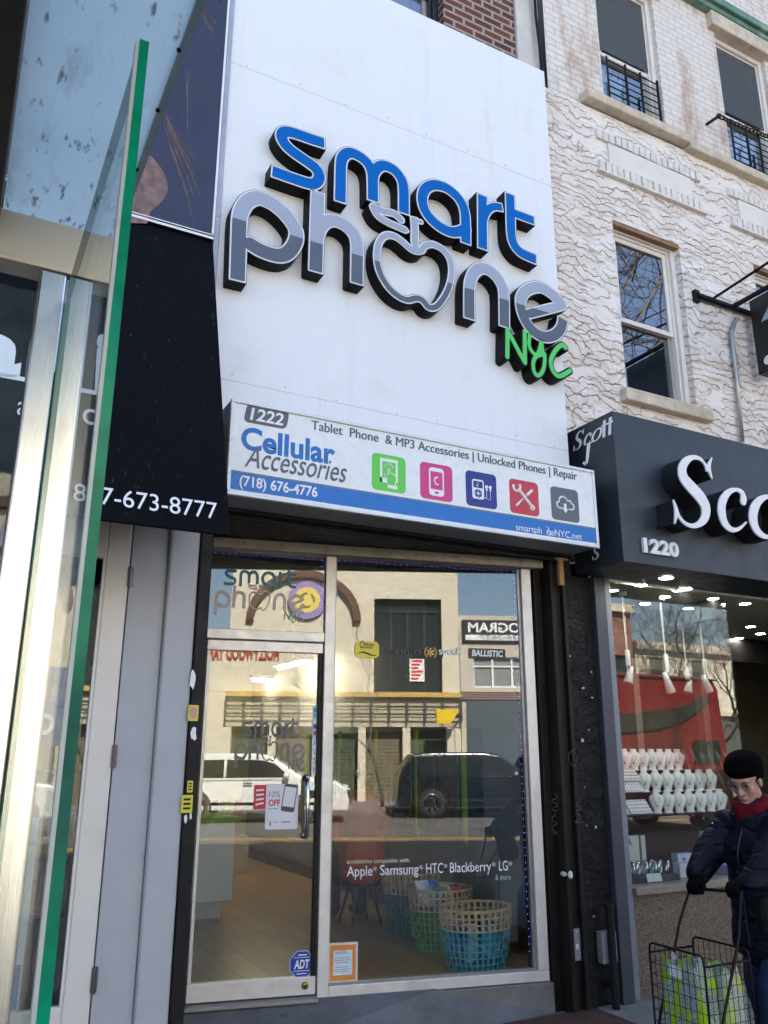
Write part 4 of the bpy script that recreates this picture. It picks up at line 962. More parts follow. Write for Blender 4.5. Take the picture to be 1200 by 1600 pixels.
# cloud with an arrow
o, M = icon('slate_cloud_icon', (859.4, 759), (905.8, 817.8), (.10, .115, .14)); q = MB()
cl = [(-20, -26), (-46, -26), (-60, -14), (-58, 4), (-44, 12), (-38, 34), (-16, 46), (6, 38), (18, 24), (36, 26), (46, 12), (58, 6), (62, -12), (48, -26), (22, -26)]
q.tube([M @ Vector((x, y, .001)) for x, y in cr(cl, 4)], .0062, 6); q.prism([(-9, 6), (9, 6), (9, -26), (20, -26), (0, -52), (-20, -26), (-9, -26)], M, 0, .0014); q.build('drawing', ow, o)

# ------------------------------------------------------------------ jewellery sign box
YJ = 4.18; XJ = 4.09
jx = thing('sign_box', 'big black box sign with raised white serif letters and number 1220', 'sign', (XJ, YJ, 2.87))
q = MB(); q.box(XJ, 12.4, YJ, 4.69, 2.872, 4.005); q.build('case', BLACKSIGN, jx, bevel=.004)
def pj(x, y, Y=4.02): p = F(860+x/3.529, 600+y/3.529, Y); return (p[0], p[2])
SER = {
 'S': [([(858,480,7),(848,446,9),(818,414,12),(778,407,15),(742,428,24),(722,470,31),(732,522,37),(775,574,42),(822,626,43),(851,682,38),(846,738,28),(815,774,18),(774,784,13),(735,768,11),(706,734,10),(688,690,9)], 0, 0), ([(884,408,4),(868,460,16),(886,524,4)], 0, 0), ([(674,642,4),(690,704,15),(681,770,4)], 0, 0)],
 'c': [([(1058,650,24),(1060,628,24),(1048,598,17),(1015,584,11),(975,600,20),(944,650,29),(940,710,32),(955,765,28),(985,800,19),(1015,806,13),(1045,793,9),(1074,764,5)], 0, 0)],
 'o': [([(1200+88*math.cos(a), 734-112*math.sin(a), 12+24*abs(math.cos(a))**1.3) for a in np.linspace(0, 2*PI, 25)], 0, 0)],
}
SLOOP = {}
for ch, sts in SER.items():
    P2 = []
    for L, a, b in sts:
        c2 = cr([pj(x, y) for x, y, _ in L], 6); hwv = np.interp(np.linspace(0, 1, len(c2)), np.linspace(0, 1, len(L)), [h/3.529*.0043 for *_, h in L]); P2.append((c2, hwv))
    xs, ys, gx, gy = grid_for([p for p, _ in P2], .1, .006); D = np.full(gx.shape, 9.0)
    for p, h in P2: D = np.minimum(D, stroke_sdf(gx, gy, p, h))
    lo = [rdp(l, .0007) for l in loops_of(D, xs, ys, 0)]; SLOOP[ch] = lo
    M = frame((0, 4.02, 0), (1, 0, 0), (0, 0, 1)); q = MB(); outline_mb(q, [rdp(l, .0008) for l in loops_of(D, xs, ys, -.001)], M, -.159, -.001)
    o = q.build('letter', pm('dark_bronze_return', (.016, .016, .018), .5, var=.1, spec=.25), jx, label='raised white letter '+ch)
    q = MB(); outline_mb(q, lo, M, 0, .012); q.build('face', pm('opal_white', (.80, .80, .80), .3, var=.02), o)
def jt(body, p0, p1, h, **k):
    a = Vector(F(*p0, YJ-.001)); b = Vector(F(*p1, YJ-.001)); b.z = a.z
    return line_text(body, a, b, h, **k)
jt('1220', (1003.5, 862.5), (1058.5, 872), .098, d=.022, bold=.045).build('number', pm('opal_number', (.75, .75, .75), .35), jx)
# the same lettering again on the box's side
MS = lambda y, z: frame((XJ-.001, y, z), (0, -1, 0), (0, 0, 1))
def put(loops, y, z, h, ref_h, sh=.18):
    A = np.vstack(loops); x0, z0 = A.min(0); k = h/ref_h
    L = [np.c_[(l[:, 0]-x0)*k+sh*(l[:, 1]-z0)*k, (l[:, 1]-z0)*k] for l in loops]; q = MB(); outline_mb(q, L, MS(y, z), 0, .004); return q, (A[:, 0].max()-x0)*k
rh = np.ptp(np.vstack(SLOOP['S'])[:, 1])
a = Xp(896, 706, XJ); y = a[1]; z = a[2]; hS = .145
for ch in 'Sco':
    q, wd = put(SLOOP[ch], y, z, hS, rh); q.build('side_letter', WHITE, jx); y -= wd+.006
for k in range(2):
    q = MB(); q.prism([(0, .0), (.028, 0), (.05, .13), (.022, .13)], MS(y, z), 0, .004); q.prism([(0, .083), (.06, .083), (.063, .098), (.003, .098)], MS(y, z), .0041, .006); q.build('side_letter', WHITE, jx); y -= .062
a = Xp(913, 727, XJ); q = MB(); q.tube([MS(a[1], a[2]) @ Vector(p+(.002,)) for p in ((.0, .02), (.012, .0), (.032, .008), (.045, .05), (.07, .15))], [.012, .010, .010, .013, .015], 8); q.box(.03, .11, .146, .156, 0, .004, M=MS(a[1], a[2])); q.build('side_letter', WHITE, jx)
a = Xp(926, 876, XJ); q, wd = put(SLOOP['S'], a[1], a[2], .10, rh, .1); q.build('side_letter', WHITE, jx)
DOWN = emit('downlight_glow', (1.0, .97, .9), 32)
sl = thing('downlight', 'round lit downlight set in the underside of the black box sign', 'light', (4.75, 4.45, 2.87))
p = Zp(1041, 903, 2.865); q = MB(); q.lathe([(.0, -.004), (.05, -.004), (.05, 0), (0, 0)], (p[0], p[1], 2.87), 20); q.build('lens', DOWN, sl); q = MB(); q.lathe([(.052, -.008), (.066, -.004), (.066, .001), (.052, .001), (.052, -.008)], (p[0], p[1], 2.87), 20); q.build('rim', CHROME, sl)
# hanging sign on a black bracket
hs = thing('hanging_sign', 'black projecting sign hung from iron bars high on the stucco wall', 'sign', (6.5, 4.6, 5.0))
q = MB(); q.tube([(5.74, 4.66, 5.68), (7.4, 4.66, 5.68)], .028, 6); q.tube([(6.22, 4.66, 5.69), (6.22, 3.4, 5.70)], .026, 6); q.tube([(5.95, 4.66, 5.70), (6.22, 3.45, 5.98)], .014, 6); q.tube([(6.9, 4.66, 5.69), (6.9, 3.4, 5.70)], .026, 6)
q.box(5.72, 5.78, 4.66, 4.705, 5.62, 5.74); q.build('bracket', BLACKP, hs)
q = MB(); q.box(6.38, 6.54, 3.45, 4.60, 4.985, 5.76); q.build('board', pm('black_board', (.008, .009, .011), .4), hs, bevel=.004)
MH = lambda y, z: frame((6.378, y, z), (0, -1, 0), (0, 0, 1))
q = MB(); q.prism(circ(.12, .10, .045), MH(4.60, 4.99), 0, .003); q.build('dot', WHITE, hs)
q = MB(); q.prism([(.10, .50), (.5, .50), (.5, .68), (.24, .70), (.2, .62)], MH(4.60, 4.985), 0, .003); q.build('picture', pm('pale_blue_picture', (.28, .38, .46), .4, var=.5, vs=14), hs)
# ------------------------------------------------------------------ shop on the left: awning, photo panel, door, pilaster
lw = thing('shop_building', 'grey plastered shop front with a narrow pilaster under the black awning on the left', 'building', (0, 4.66, 0))
GREYP = pm('grey_pilaster_paint', (.44, .45, .48), .6, var=.06, vs=3, dirt=.25, dirtcol=(.3, .3, .3), bump=.2, bs=90)
q = MB(); q.box(.85, 1.052, 4.66, 4.95, 0, 3.2); q.build('plaster_strip', GREYP, lw, bevel=.004)
q = MB(); q.box(1.055, 1.222, 4.615, 4.95, 0, 3.2); q.build('pilaster', GREYP, lw, bevel=.012)
q = MB(); q.box(-14, 1.15, 4.64, 5.0, 3.0, 10.9); q.box(-14, 1.15, 7.5, 8, 0, 10.8); q.box(1.1, 1.22, 4.96, 8, 0, 10.8); q.build('upper_wall', pm('buff_wall', (.38, .33, .28), .8, var=.1), lw)
q = MB(); q.box(-14, 1.1, 4.9, 7.5, 3.0, 3.05); q.build('ceiling', DARKROOM, lw)
q = MB(); q.box(-14, 1.1, 4.7, 7.5, .0, .06); q.build('floor', pm('dark_shop_floor', (.08, .07, .06), .4), lw)
q = MB(); q.box(-.95, -.85, 4.64, 4.8, 0, 3.0); q.box(-3.6, -3.5, 4.64, 4.8, 0, 3.0); q.box(-3.5, -.95, 4.66, 4.76, .06, .5); q.box(-3.5, -.95, 4.66, 4.76, 2.55, 3.0); q.build('window_frame', pm('white_metal_frame', (.60, .59, .57), .45, .2, dirt=.2), lw, bevel=.005)
q = MB(); q.box(-3.5, -.95, 4.70, 4.706, .5, 2.55); q.build('window_pane', CLEAR, lw)
q = MB(); q.box(-14, -3.6, 4.66, 4.9, 0, 3.0); q.build('side_wall', GREYP, lw)
# dim stock on shelves inside
for k in range(5):
    sh = thing('shelf_unit', ['shelf of dark boxes just inside the left shop door', 'shelf of pale boxes inside the left shop', 'shelf of dark bottles inside the left shop', 'shelf of mixed stock deeper in the left shop', 'shelf at the far end of the left shop'][k], 'shelf', (.75-.62*k, 6.3+.2*(k % 2), .06), group='shelves inside the left shop')
    q = MB(); x0 = .45-.62*k
    for z in (.1, .55, 1.0, 1.45, 1.9): q.box(x0, x0+.58, 6.2, 6.6, z, z+.03)
    q.box(x0, x0+.03, 6.2, 6.6, .06, 2.3); q.build('frame', pm('dark_shelf', (.05, .045, .04), .5), sh)
    q = MB(); rr = random.Random(k)
    for z in (.13, .58, 1.03, 1.48, 1.93):
        x = x0+.05
        while x < x0+.5: ww = rr.uniform(.05, .11); q.box(x, x+ww-.01, 6.22, 6.35, z, z+rr.uniform(.15, .32)); x += ww
    q.build('stock', pm('stock_%d' % (k % 3), [(.22, .2, .18), (.05, .05, .06), (.30, .12, .08)][k % 3], .5, var=.5, vs=9), sh)
d2 = thing('shop_door', 'off white metal door with three hinges beside the grey pilaster', 'door', (.85, 4.66, 0))
q = MB(); q.box(.715, .843, 4.655, 4.70, .02, 2.95); q.box(-.12, .0, 4.655, 4.70, .02, 2.95); q.box(0, .715, 4.655, 4.70, .02, .42); q.box(0, .715, 4.655, 4.70, 2.62, 2.95); q.build('frame', pm('cream_door_paint', (.74, .70, .64), .4, var=.05, dirt=.15), d2, bevel=.008)
q = MB(); q.box(0, .715, 4.672, 4.678, .42, 2.62); q.build('door_pane', CLEAR, d2)
q = MB(); q.box(.70, .714, 4.652, 4.671, .42, 2.62); q.build('glazing_bead', FRAMEW, d2)
for z in (2.53, 1.57, .52):
    q = MB(); q.tube([(.850, 4.648, z-.06), (.850, 4.648, z+.06)], .010, 8); q.box(.835, .866, 4.650, 4.656, z-.055, z+.055); q.build('hinge', pm('hinge_steel', (.16, .15, .15), .4, .8), d2)
def flat_thing(name, label, cat, x0, x1, z0, z1, Y, mat, th=.002, group=None):
    t = thing(name, label, cat, ((x0+x1)/2, Y, z0), group=group); q = MB(); q.box(x0, x1, Y-th, Y, z0, z1); q.build('sheet', mat, t); return t
t = flat_thing('poster', 'tall pale blue opening hours poster on the left shop door', 'poster', .12, .52, .42, 1.28, 4.671, pm('poster_pale_blue', (.36, .50, .60), .5, var=.15, vs=3))
q = MB(); q.box(.13, .51, 4.6675, 4.6688, .43, .62); q.build('blue_block', pm('poster_blue', (.02, .16, .40), .5), t)
q = MB()
for k in range(7): text_mb(q, ['8:00-7:00', '9:00-7:00', '9:00-7:00', '9:00-8:00', '9:00-8:00', 'Closed', '10:00-5:00'][k], wallM(.30, 4.6688, 1.16-.06*k), w=.16, h=.032, d=.001)
text_mb(q, '847-673-8777', wallM(.16, 4.6688, .70), w=.32, h=.045, d=.001, bold=.02); q.build('lettering', VW, t)
t = flat_thing('poster', 'deep blue poster higher on the left shop door', 'poster', .28, .62, 1.62, 2.02, 4.671, pm('poster_deep_blue', (.03, .16, .36), .5, var=.5, vs=5)); text('XO', 'lettering', VW, t, wallM(.34, 4.6688, 1.68), w=.2, h=.1, d=.001, bold=.03)
# awning
A0, A1 = np.array([0, 4.52, 4.685]), np.array([0, 3.80, 2.612]); AU = (A0-A1)/np.linalg.norm(A0-A1); AN = np.cross([1, 0, 0], AU)
def AP(px, py, lift=.004):
    d = ray(px, py); p = CAM+d*(np.dot(A1-CAM, AN)/np.dot(d, AN)); return Vector(p+AN*lift)
aw = thing('awning', 'black fabric awning with white phone number over the left shop', 'awning', (1.1, 4.5, 2.6))
FABRIC = NT('black_awning_fabric'); FABRIC.col(FABRIC.mix(FABRIC.ramp(FABRIC.noise(26, 5, .7, FABRIC.map((1, 1, .4))), .62, .74), (.0035, .004, .0055), (.05, .05, .052)))
FABRIC.set(Roughness=.75, Specular_IOR_Level=.08); FABRIC.bump(FABRIC.noise(2.2, 4), .15, .03); FABRIC = FABRIC.m
q = MB(); xa, xb = -6.0, 1.15
q.add([(xa, 4.52, 4.685), (xb, 4.52, 4.685), (xb, 3.80, 2.612), (xa, 3.80, 2.612), (xa, 4.54, 4.68), (xb, 4.54, 4.68), (xb, 3.83, 2.612), (xa, 3.83, 2.612)], [(3, 2, 1, 0), (4, 5, 6, 7), (2, 3, 7, 6), (0, 1, 5, 4)])
q.add([(xb, 4.60, 4.68), (xb, 4.54, 4.68), (xb, 3.83, 2.62), (xb, 4.60, 2.98), (xb-.02, 4.60, 4.68), (xb-.02, 4.54, 4.68), (xb-.02, 3.83, 2.62), (xb-.02, 4.60, 2.98)], [(0, 1, 2, 3), (7, 6, 5, 4), (0, 3, 7, 4), (2, 6, 7, 3)])
q.build('cover', FABRIC, aw)
q = MB(); q.tube([(xa, 3.83, 2.625), (xb-.01, 3.83, 2.625)], .014, 8); q.build('rail', BLACKP, aw)
def at(body, p0, p1, h, **k):
    a, b = AP(*p0), AP(*p1); dv = b-a; return line_text(body, a, a+Vector((dv.length, 0, 0)), h, up=tuple(AU), d=.002, **k).build('lettering', VW, aw)
at('847-673-8777', (114, 782.5), (339.5, 809), .098)
at('a', (-52, 572), (30, 592), .34, bold=.05); at('i', (147, 608), (166, 611), .40, bold=.05)
at('a', (26, 648), (40, 650), .12); at('o', (128, 662), (156, 665), .15)
q = MB(); a, b = AP(-60, 579), AP(165, 617); q.prism([(0, 0), (b.x-a.x, 0), (b.x-a.x, .028), (0, .028)], frame(a, (1, 0, 0), tuple(AU)), 0, .002); q.build('rule', VW, aw)
# printed photo panel over the awning
pp = thing('photo_panel', 'dark navy photo panel with loose hair strands above the awning', 'sign', (1.0, 4.5, 4.7))
NAVY = pm('navy_print', (.030, .033, .070), .35, var=.12, vs=1.5)
q = MB(); q.box(-3.2, 1.148, 4.505, 4.63, 4.705, 7.6); q.build('board', NAVY, pp)
q = MB(); q.box(-3.2, 1.148, 4.500, 4.5045, 4.700, 4.716); q.box(-3.2, 1.148, 4.500, 4.5045, 4.728, 4.734); q.box(1.134, 1.148, 4.500, 4.5045, 4.74, 7.6); q.build('border', VW, pp)
def P5(px, py): p = F(px, py, 4.503); return (p[0], p[2])
q = MB(); q.prism([P5(*p) for p in cr([(196, 348), (200, 300), (214, 246), (228, 238), (246, 255), (258, 275), (262, 298), (250, 318), (236, 330), (230, 349)], 5)], frame((0, 4.5042, 0), (1, 0, 0), (0, 0, 1)), 0, .0012)
q.build('face_print', pm('skin_print', (.19, .115, .105), .5, var=.5, vs=14), pp)
q = MB(); rr = random.Random(3)
for k in range(22):
    if k < 12: x, y, dx, dy = 255+rr.uniform(-4, 4), 172+rr.uniform(-3, 8), 46+rr.uniform(-14, 16), 150+rr.uniform(-70, 30)
    elif k < 17: x, y, dx, dy = 312+rr.uniform(-4, 8), 5+rr.uniform(-5, 10), 24+rr.uniform(-6, 6), 50+rr.uniform(-15, 15)
    else: x, y, dx, dy = 292+rr.uniform(-5, 12), 105+rr.uniform(-6, 8), 20+rr.uniform(-26, 20), 20+rr.uniform(-12, 90)
    L = [(x, y), (x+dx*.3, y+dy*.35), (x+dx*.75, y+dy*.72), (x+dx, y+dy)]
    q.tube([(P5(*p)[0], 4.5035, P5(*p)[1]) for p in cr(L, 5)], [rr.uniform(.0006, .0020)*math.sin(PI*(i+.6)/17) for i in range(16)], 4)
q.build('hair_print', pm('hair_print', (.30, .20, .15), .5, var=.4), pp)

# ------------------------------------------------------------------ bus shelter at the kerb
bs_ = thing('bus_shelter', 'steel and glass bus shelter with a translucent blue roof beside the camera', 'bus shelter', (.13, 1.8, 0))
def roof_mat():
    t = NT('dirty_translucent_roof')
    d = t.ramp(t.noise(7, 8, .72, t.map((1.6, .5, 1), rot=(0, 0, .5))), .54, .70); d2 = t.ramp(t.noise(26, 4, .6, t.map((1.8, .6, 1), rot=(0, 0, .6))), .60, .70)
    c = t.mix(t.ramp(t.noise(3, 5), .3, .7), (.60, .74, .74), (.72, .84, .82)); c = t.mix(t.math('MULTIPLY', t.math('MAXIMUM', t.math('MULTIPLY', d, .28), t.math('MULTIPLY', d2, .8)), 1.0), c, (.10, .10, .09))
    tl = t.n('BsdfTranslucent'); t.l(c, tl.inputs[0]); df = t.n('BsdfDiffuse'); t.l(c, df.inputs[0]); m = t.n('MixShader'); m.inputs[0].default_value = .55
    t.l(df.outputs[0], m.inputs[1]); t.l(tl.outputs[0], m.inputs[2]); t.l(m.outputs[0], t.o.inputs[0]); t.t.nodes.remove(t.b); return t.m
ROOF = roof_mat()
for (a, b) in ((-.02, .232), (-1.6, -.30), (-3.3, -1.75)):
    q = MB(); q.add([(a, -.2, 2.79), (b, -.2, 2.79), (b, 1.86, 2.79), (a, 1.86, 2.79)], [(3, 2, 1, 0)]); q.build('roof_panel', ROOF, bs_)
BROWNM = pm('dark_bronze_beam', (.075, .065, .05), .5, .3, var=.2)
for (a, b) in ((-.30, -.022), (-1.75, -1.6)): q = MB(); q.box(a, b, -.2, 1.79, 2.70, 2.83); q.build('roof_rib', BROWNM, bs_, bevel=.004)
q = MB(); q.box(.222, .236, -.2, 1.79, 2.784, 2.80); q.build('edge_strip', pm('pale_edge_strip', (.45, .55, .58), .4, .4), bs_)
q = MB()
for y in (.98, 1.08, 1.2, 1.36, 1.55, 1.7, .85, .7): q.ball((.222, y, 2.783), .0045, 8, 5)
q.build('screw', BLACKP, bs_)
HEADM = pm('sun_tinted_steel', (.72, .63, .49), .42, .35, var=.06, vs=3)  # warm base colour stands in for the sunlit street mirrored in the steel
q = MB(); q.box(-3.4, .236, 1.80, 1.87, 2.645, 2.768); q.build('header', HEADM, bs_, bevel=.004)
q = MB(); q.box(.074, .1305, 1.80, 1.875, 0, 2.64); q.box(.138, .188, 1.80, 1.875, 0, 2.64); q.build('post', STEEL, bs_, bevel=.005)
q = MB(); q.box(.131, .1375, 1.798, 1.86, 0, 2.40); q.build('gasket', pm('grey_green_gasket', (.075, .085, .07), .7, var=.3, vs=30), bs_)
q = MB(); q.box(.131, .1375, 1.803, 1.86, 2.402, 2.63); q.build('gasket', pm('pale_gasket', (.30, .31, .30), .6), bs_, label='pale upper end of the gasket')
q = MB(); q.box(-3.45, -3.33, 1.80, 1.875, 0, 2.64); q.build('post', STEEL, bs_, bevel=.005)
SGLASS = glass('shelter_glass', tint=(.93, .96, .955), f0=.05, gain=.55, dirt=.10)
def edge_mat():
    t = NT('green_glass_edge'); n = t.noise(1.7, 5, .7, t.map((1, 1, 1.0))); t.col(t.mix(t.ramp(n, .35, .65), (.0, .055, .05), (.0, .34, .165))); t.set(Roughness=.2, Specular_IOR_Level=.15); return t.m
q = MB(); x0, x1, y0, y1, z0, z1 = .1295, .1425, 1.0, 1.786, .25, 2.58
vs = [(x0,y0,z0),(x1,y0,z0),(x1,y1,z0),(x0,y1,z0),(x0,y0,z1),(x1,y0,z1),(x1,y1,z1),(x0,y1,z1)]
q.add(vs, [(1,2,6,5),(3,0,4,7)], 0); q.add(vs, [(0,1,5,4),(2,3,7,6),(4,5,6,7),(3,2,1,0)], 1)
q.build('end_pane', [SGLASS, edge_mat()], bs_)
q = MB()
q.box(.1245, .1294, 1.0005, 1.012, .26, 2.575); q.build('refraction_strip', pm('pale_refraction', (.42, .48, .46), .35, var=.1), bs_)  # pale strip standing in for refraction beside the green glass edge
q = MB(); q.box(-3.32, .073, 1.836, 1.846, .3, 2.60); q.build('back_pane', SGLASS, bs_)
q = MB(); q.box(-3.0, -.6, 1.45, 1.8, .44, .47); q.box(-2.7, -2.64, 1.5, 1.8, 0, .44); q.box(-.96, -.9, 1.5, 1.8, 0, .44); q.build('bench', STEEL, bs_, bevel=.006)
# stickers and scuffs on the black posts
YL_ = pm('yellow_sticker', (.68, .58, .05), .5, var=.06); PINKS = pm('pink_print', (.62, .30, .26), .5)
def post_sticker(label, px, py, w, h, inner=None, group=None):
    p = F(px, py, 4.598); t = thing('sticker', label, 'sticker', (p[0], 4.598, p[2]), group=group); M = wallM(p[0], 4.5995, p[2]); q = MB(); q.prism(rrect(w, h, .005), M, 0, .001); q.build('backing', YL_, t)
    q = MB(); inner_m = inner or BLACKP
    if inner: q.prism(rrect(w*.68, h*.7, .002), M, .0011, .0016)
    else:
        for k in range(3): q.prism(rrect(w*.6, h*.12, .001, cy=(k-1)*h*.25), M, .0011, .0016)
    q.build('print', inner_m, t)
post_sticker('yellow sticker with a pink square on the black post', 302, 1114, .058, .085, PINKS)
post_sticker('smallest yellow sticker on the black post', 297, 1229, .03, .06)
post_sticker('large yellow sticker with black print low on the black post', 292, 1256, .062, .09)
q = MB()
for (px, py, s_) in ((301, 1062, .04), (303, 1146, .035), (290, 1279, .02), (298, 1275, .015)):
    p = F(px, py, 4.5995); M = wallM(p[0], 4.5998, p[2]); rr = random.Random(px)
    q.prism([(s_*.6*rr.uniform(.5, 1)*math.cos(a), s_*1.5*rr.uniform(.5, 1)*math.sin(a)) for a in np.linspace(0, 2*PI, 11)[:-1]], M, 0, .0006)
tag(q.build('paper_scraps', VW), 'torn white paper scraps stuck on the black post left of the door', 'paper scrap')
# things on the charcoal pier
for (lab, x0, x1, z0, z1, Y) in (('plain grey metal plate low on the brown black shutter channel', 3.84, 3.90, .30, .49, 4.656), ('grey electrical box behind the pipe by the jewellery shop', 4.075, 4.20, .26, .45, 4.69)):
    t = thing('metal_plate' if Y < 4.66 else 'electrical_box', lab, 'plate' if Y < 4.66 else 'box', ((x0+x1)/2, Y, z0)); q = MB(); q.box(x0, x1, Y-(.008 if Y < 4.66 else .05), Y+.008, z0, z1); q.build('cover', pm('galvanised_plate', (.30, .31, .34), .5, .3, var=.1), t, bevel=.004)
    q = MB()
    for z in (z0+.02, z1-.02): q.ball(((x0+x1)/2, Y-(.010 if Y < 4.66 else .052), z), .005, 6, 4)
    if Y < 4.66: q.box(x0+.02, x1-.02, Y-.0095, Y-.0082, z0+.07, z0+.10)
    q.build('screw', FRAMEW, t)
q = MB(); q.tube([(4.135, 4.615, 0), (4.135, 4.615, .60)], .026, 10); q.lathe([(.0, .60), (.034, .60), (.034, .62), (0, .625)], (4.135, 4.615, 0), 12); q.box(4.10, 4.16, 4.62, 4.70, .12, .15)
tag(q.build('standpipe', DARK, smooth=False), 'short capped black pipe standing at the foot of the charcoal pier', 'pipe')
q = MB(); p = F(884, 1367, 4.62); q.ball((p[0]-.01, 4.63, p[2]+.005), (.012, .03, .015)); q.lathe([(0, -.006), (.018, -.004), (.020, .004), (.012, .012), (0, .013)], n=14, M=Matrix.Translation((p[0]+.02, 4.60, p[2])) @ Matrix.Rotation(PI/2, 4, 'X'), sy=1.3)
tag(q.build('bolt_cap', pm('white_plastic_cap', (.6, .6, .58), .5), smooth=True), 'white capped bolt sticking out of the dark shutter channel', 'bolt')
# scratched tags in pale paint
q = MB(); rr = random.Random(5); PALE = pm('pale_scratch', (.12, .12, .12), .7)
def scr(px, py, L, Y): q.tube([F(px+x, py+y, Y) for x, y in cr(L, 4)], .0016, 4)
scr(866, 1240, [(0, 0), (5, 6), (-4, 12), (6, 18), (-3, 24), (5, 28)], 4.655); scr(866, 1272, [(2, 0), (-4, 8), (4, 14), (-4, 22), (4, 30), (-2, 30)], 4.655)
scr(894, 1170, [(5, 0), (-5, 8), (-4, 22), (5, 26), (7, 12), (0, 2)], 4.62); scr(895, 1176, [(0, 0), (1, 14)], 4.62); scr(902, 1245, [(0, 0), (6, 6), (-2, 12), (7, 18), (-3, 24), (6, 32), (-4, 40), (8, 40)], 4.62)
tag(q.build('graffiti_tag', PALE), 'thin scratched graffiti tags on the black shutter channels', 'graffiti')
q = MB(); rr = random.Random(11)
for (px, py, r) in ((909, 1157, .022), (920, 1140, .01), (911, 1075, .014), (925, 1090, .012), (916, 1290, .012), (931, 1292, .015), (920, 1390, .012), (928, 1432, .012), (886, 1026, .009), (924, 1050, .01), (913, 1230, .008)):
    p = F(px, py, 4.694); q.prism([(r*rr.uniform(.5, 1.1)*math.cos(a), r*.8*rr.uniform(.5, 1.1)*math.sin(a)) for a in np.linspace(0, 2*PI, 10)[:-1]], wallM(p[0], 4.662 if p[0] < 4.03 else 4.694, p[2]), 0, .001)
tag(q.build('paint_chips', pm('chipped_paint', (.42, .42, .42), .8)), 'pale chipped paint spots scattered over the charcoal pier', 'paint chip')
q = MB(); p = F(877, 895, 4.58); q.box(p[0]-.02, p[0]+.02, 4.575, 4.60, p[2]-.09, p[2]+.10); q.box(p[0]-.045, p[0]+.06, 4.57, 4.60, p[2]+.095, p[2]+.11)
tag(q.build('wood_splinter', pm('raw_wood', (.38, .22, .08), .8, var=.3, vs=20, stretch=(8, 8, 1))), 'broken strip of bare wood hanging under the sign box corner', 'wood strip')
# ------------------------------------------------------------------ jewellery shop: window, display, goods
jw = thing('storefront', 'jewellery shop window in a slate grey frame over a speckled granite base', 'shop front', (5.0, 4.72, 0))
q = MB(); q.box(4.238, 4.345, 4.655, 4.80, 0, 2.869); q.build('frame', pm('slate_metal', (.055, .065, .08), .45, .2, var=.1, dirt=.2), jw, bevel=.006)
q = MB(); q.box(4.348, 4.42, 4.685, 4.80, .0, 2.869); q.build('frame', pm('worn_grey_metal', (.21, .235, .27), .5, .3, var=.1, dirt=.5, dirtcol=(.12, .10, .08)), jw, bevel=.006)
q = MB(); q.box(4.43, 5.76, 4.712, 5.0, 0, .640); q.build('base', GRANITE, jw)
q = MB(); q.box(4.43, 5.78, 4.66, 5.0, .642, .692); q.build('ledge', pm('granite_ledge', (.22, .185, .14), .5, var=.4, vs=90, bump=.2), jw, bevel=.006)
q = MB(); q.box(4.425, 5.716, 4.722, 4.728, .694, 2.866); q.build('window_pane', CLEAR, jw)
q = MB(); q.box(5.716, 5.722, 4.722, 6.6, .694, 2.866); q.build('side_pane', CLEAR, jw)
q = MB(); q.box(4.42, 6.0, 5.0, 6.6, .66, .69); q.build('display_deck', pm('dark_deck', (.03, .025, .022), .4), jw)
q = MB(); q.box(4.40, 12, 4.80, 10, 2.872, 2.9); q.build('ceiling', pm('olive_cream_ceiling', (.40, .39, .30), .7, var=.05), jw)
q = MB(); q.box(5.80, 5.92, 4.9, 10, 2.70, 2.871); q.box(5.0, 12, 6.6, 6.7, 2.60, 2.871); q.build('beam', pm('black_track', (.02, .018, .016), .4), jw)
WOODB = pm('espresso_wood', (.035, .018, .012), .4, var=.3, vs=6, stretch=(1, 1, 5))
q = MB(); q.box(4.36, 4.42, 4.81, 10, 0, 2.871); q.box(5.78, 12, 7.6, 7.7, 0, 2.871); q.box(4.42, 5.78, 10, 10.1, 0, 2.871); q.box(11.9, 12, 4.9, 10, 0, 2.871); q.box(7.3, 11.9, 4.72, 4.8, 0, 2.871); q.box(5.74, 12, 4.72, 10, -.02, .012); q.build('interior_wall', pm('dark_interior_wall', (.20, .175, .11), .6, var=.25), jw)
q = MB(); q.box(6.06, 6.14, 6.2, 6.3, 0.02, 2.5); q.box(7.0, 7.08, 6.2, 6.3, .02, 2.5); q.box(6.14, 7.0, 6.2, 6.3, 2.4, 2.5); q.build('inner_door_frame', pm('warm_metal', (.5, .44, .34), .35, .6), jw)
# stepped display
S3, S2, S1 = 4.98, 5.20, 5.42
z3 = F(1040, 1271, S3-.06)[2]; z2 = F(1040, 1237, S2-.06)[2]; z1 = F(1010, 1203.5, S1-.06)[2]
st = thing('display_stand', 'stepped dark wood display stand in the jewellery window', 'display stand', (5.0, 5.2, .69))
q = MB(); q.box(4.43, 5.66, S3-.11, S3+.11, z3-.035, z3); q.box(4.43, 5.66, S2-.11, S2+.11, z2-.05, z2); q.box(4.43, 5.45, S1-.11, S1+.16, z1-.05, z1)
q.box(4.43, 5.66, S3+.08, S3+.12, .692, z3-.036); q.box(4.43, 5.66, S2-.10, S2-.08, z3+.001, z2-.051); q.box(4.43, 5.45, S1-.10, S1-.08, z2+.001, z1-.051); q.box(4.43, 4.47, S3-.06, S3+.08, .692, z3-.036)
q.build('shelf', pm('shelf_mahogany', (.016, .006, .005), .35, var=.2, spec=.3), st, bevel=.003)
BUSTM = pm('ivory_bust', (.74, .76, .72), .45, var=.02); GOLD = pm('gold', (.7, .42, .12), .25, 1.0, var=.05); SILVER = pm('silver', (.7, .7, .72), .2, 1.0, var=.05); GEM = pm('dark_gem', (.03, .05, .07), .15)
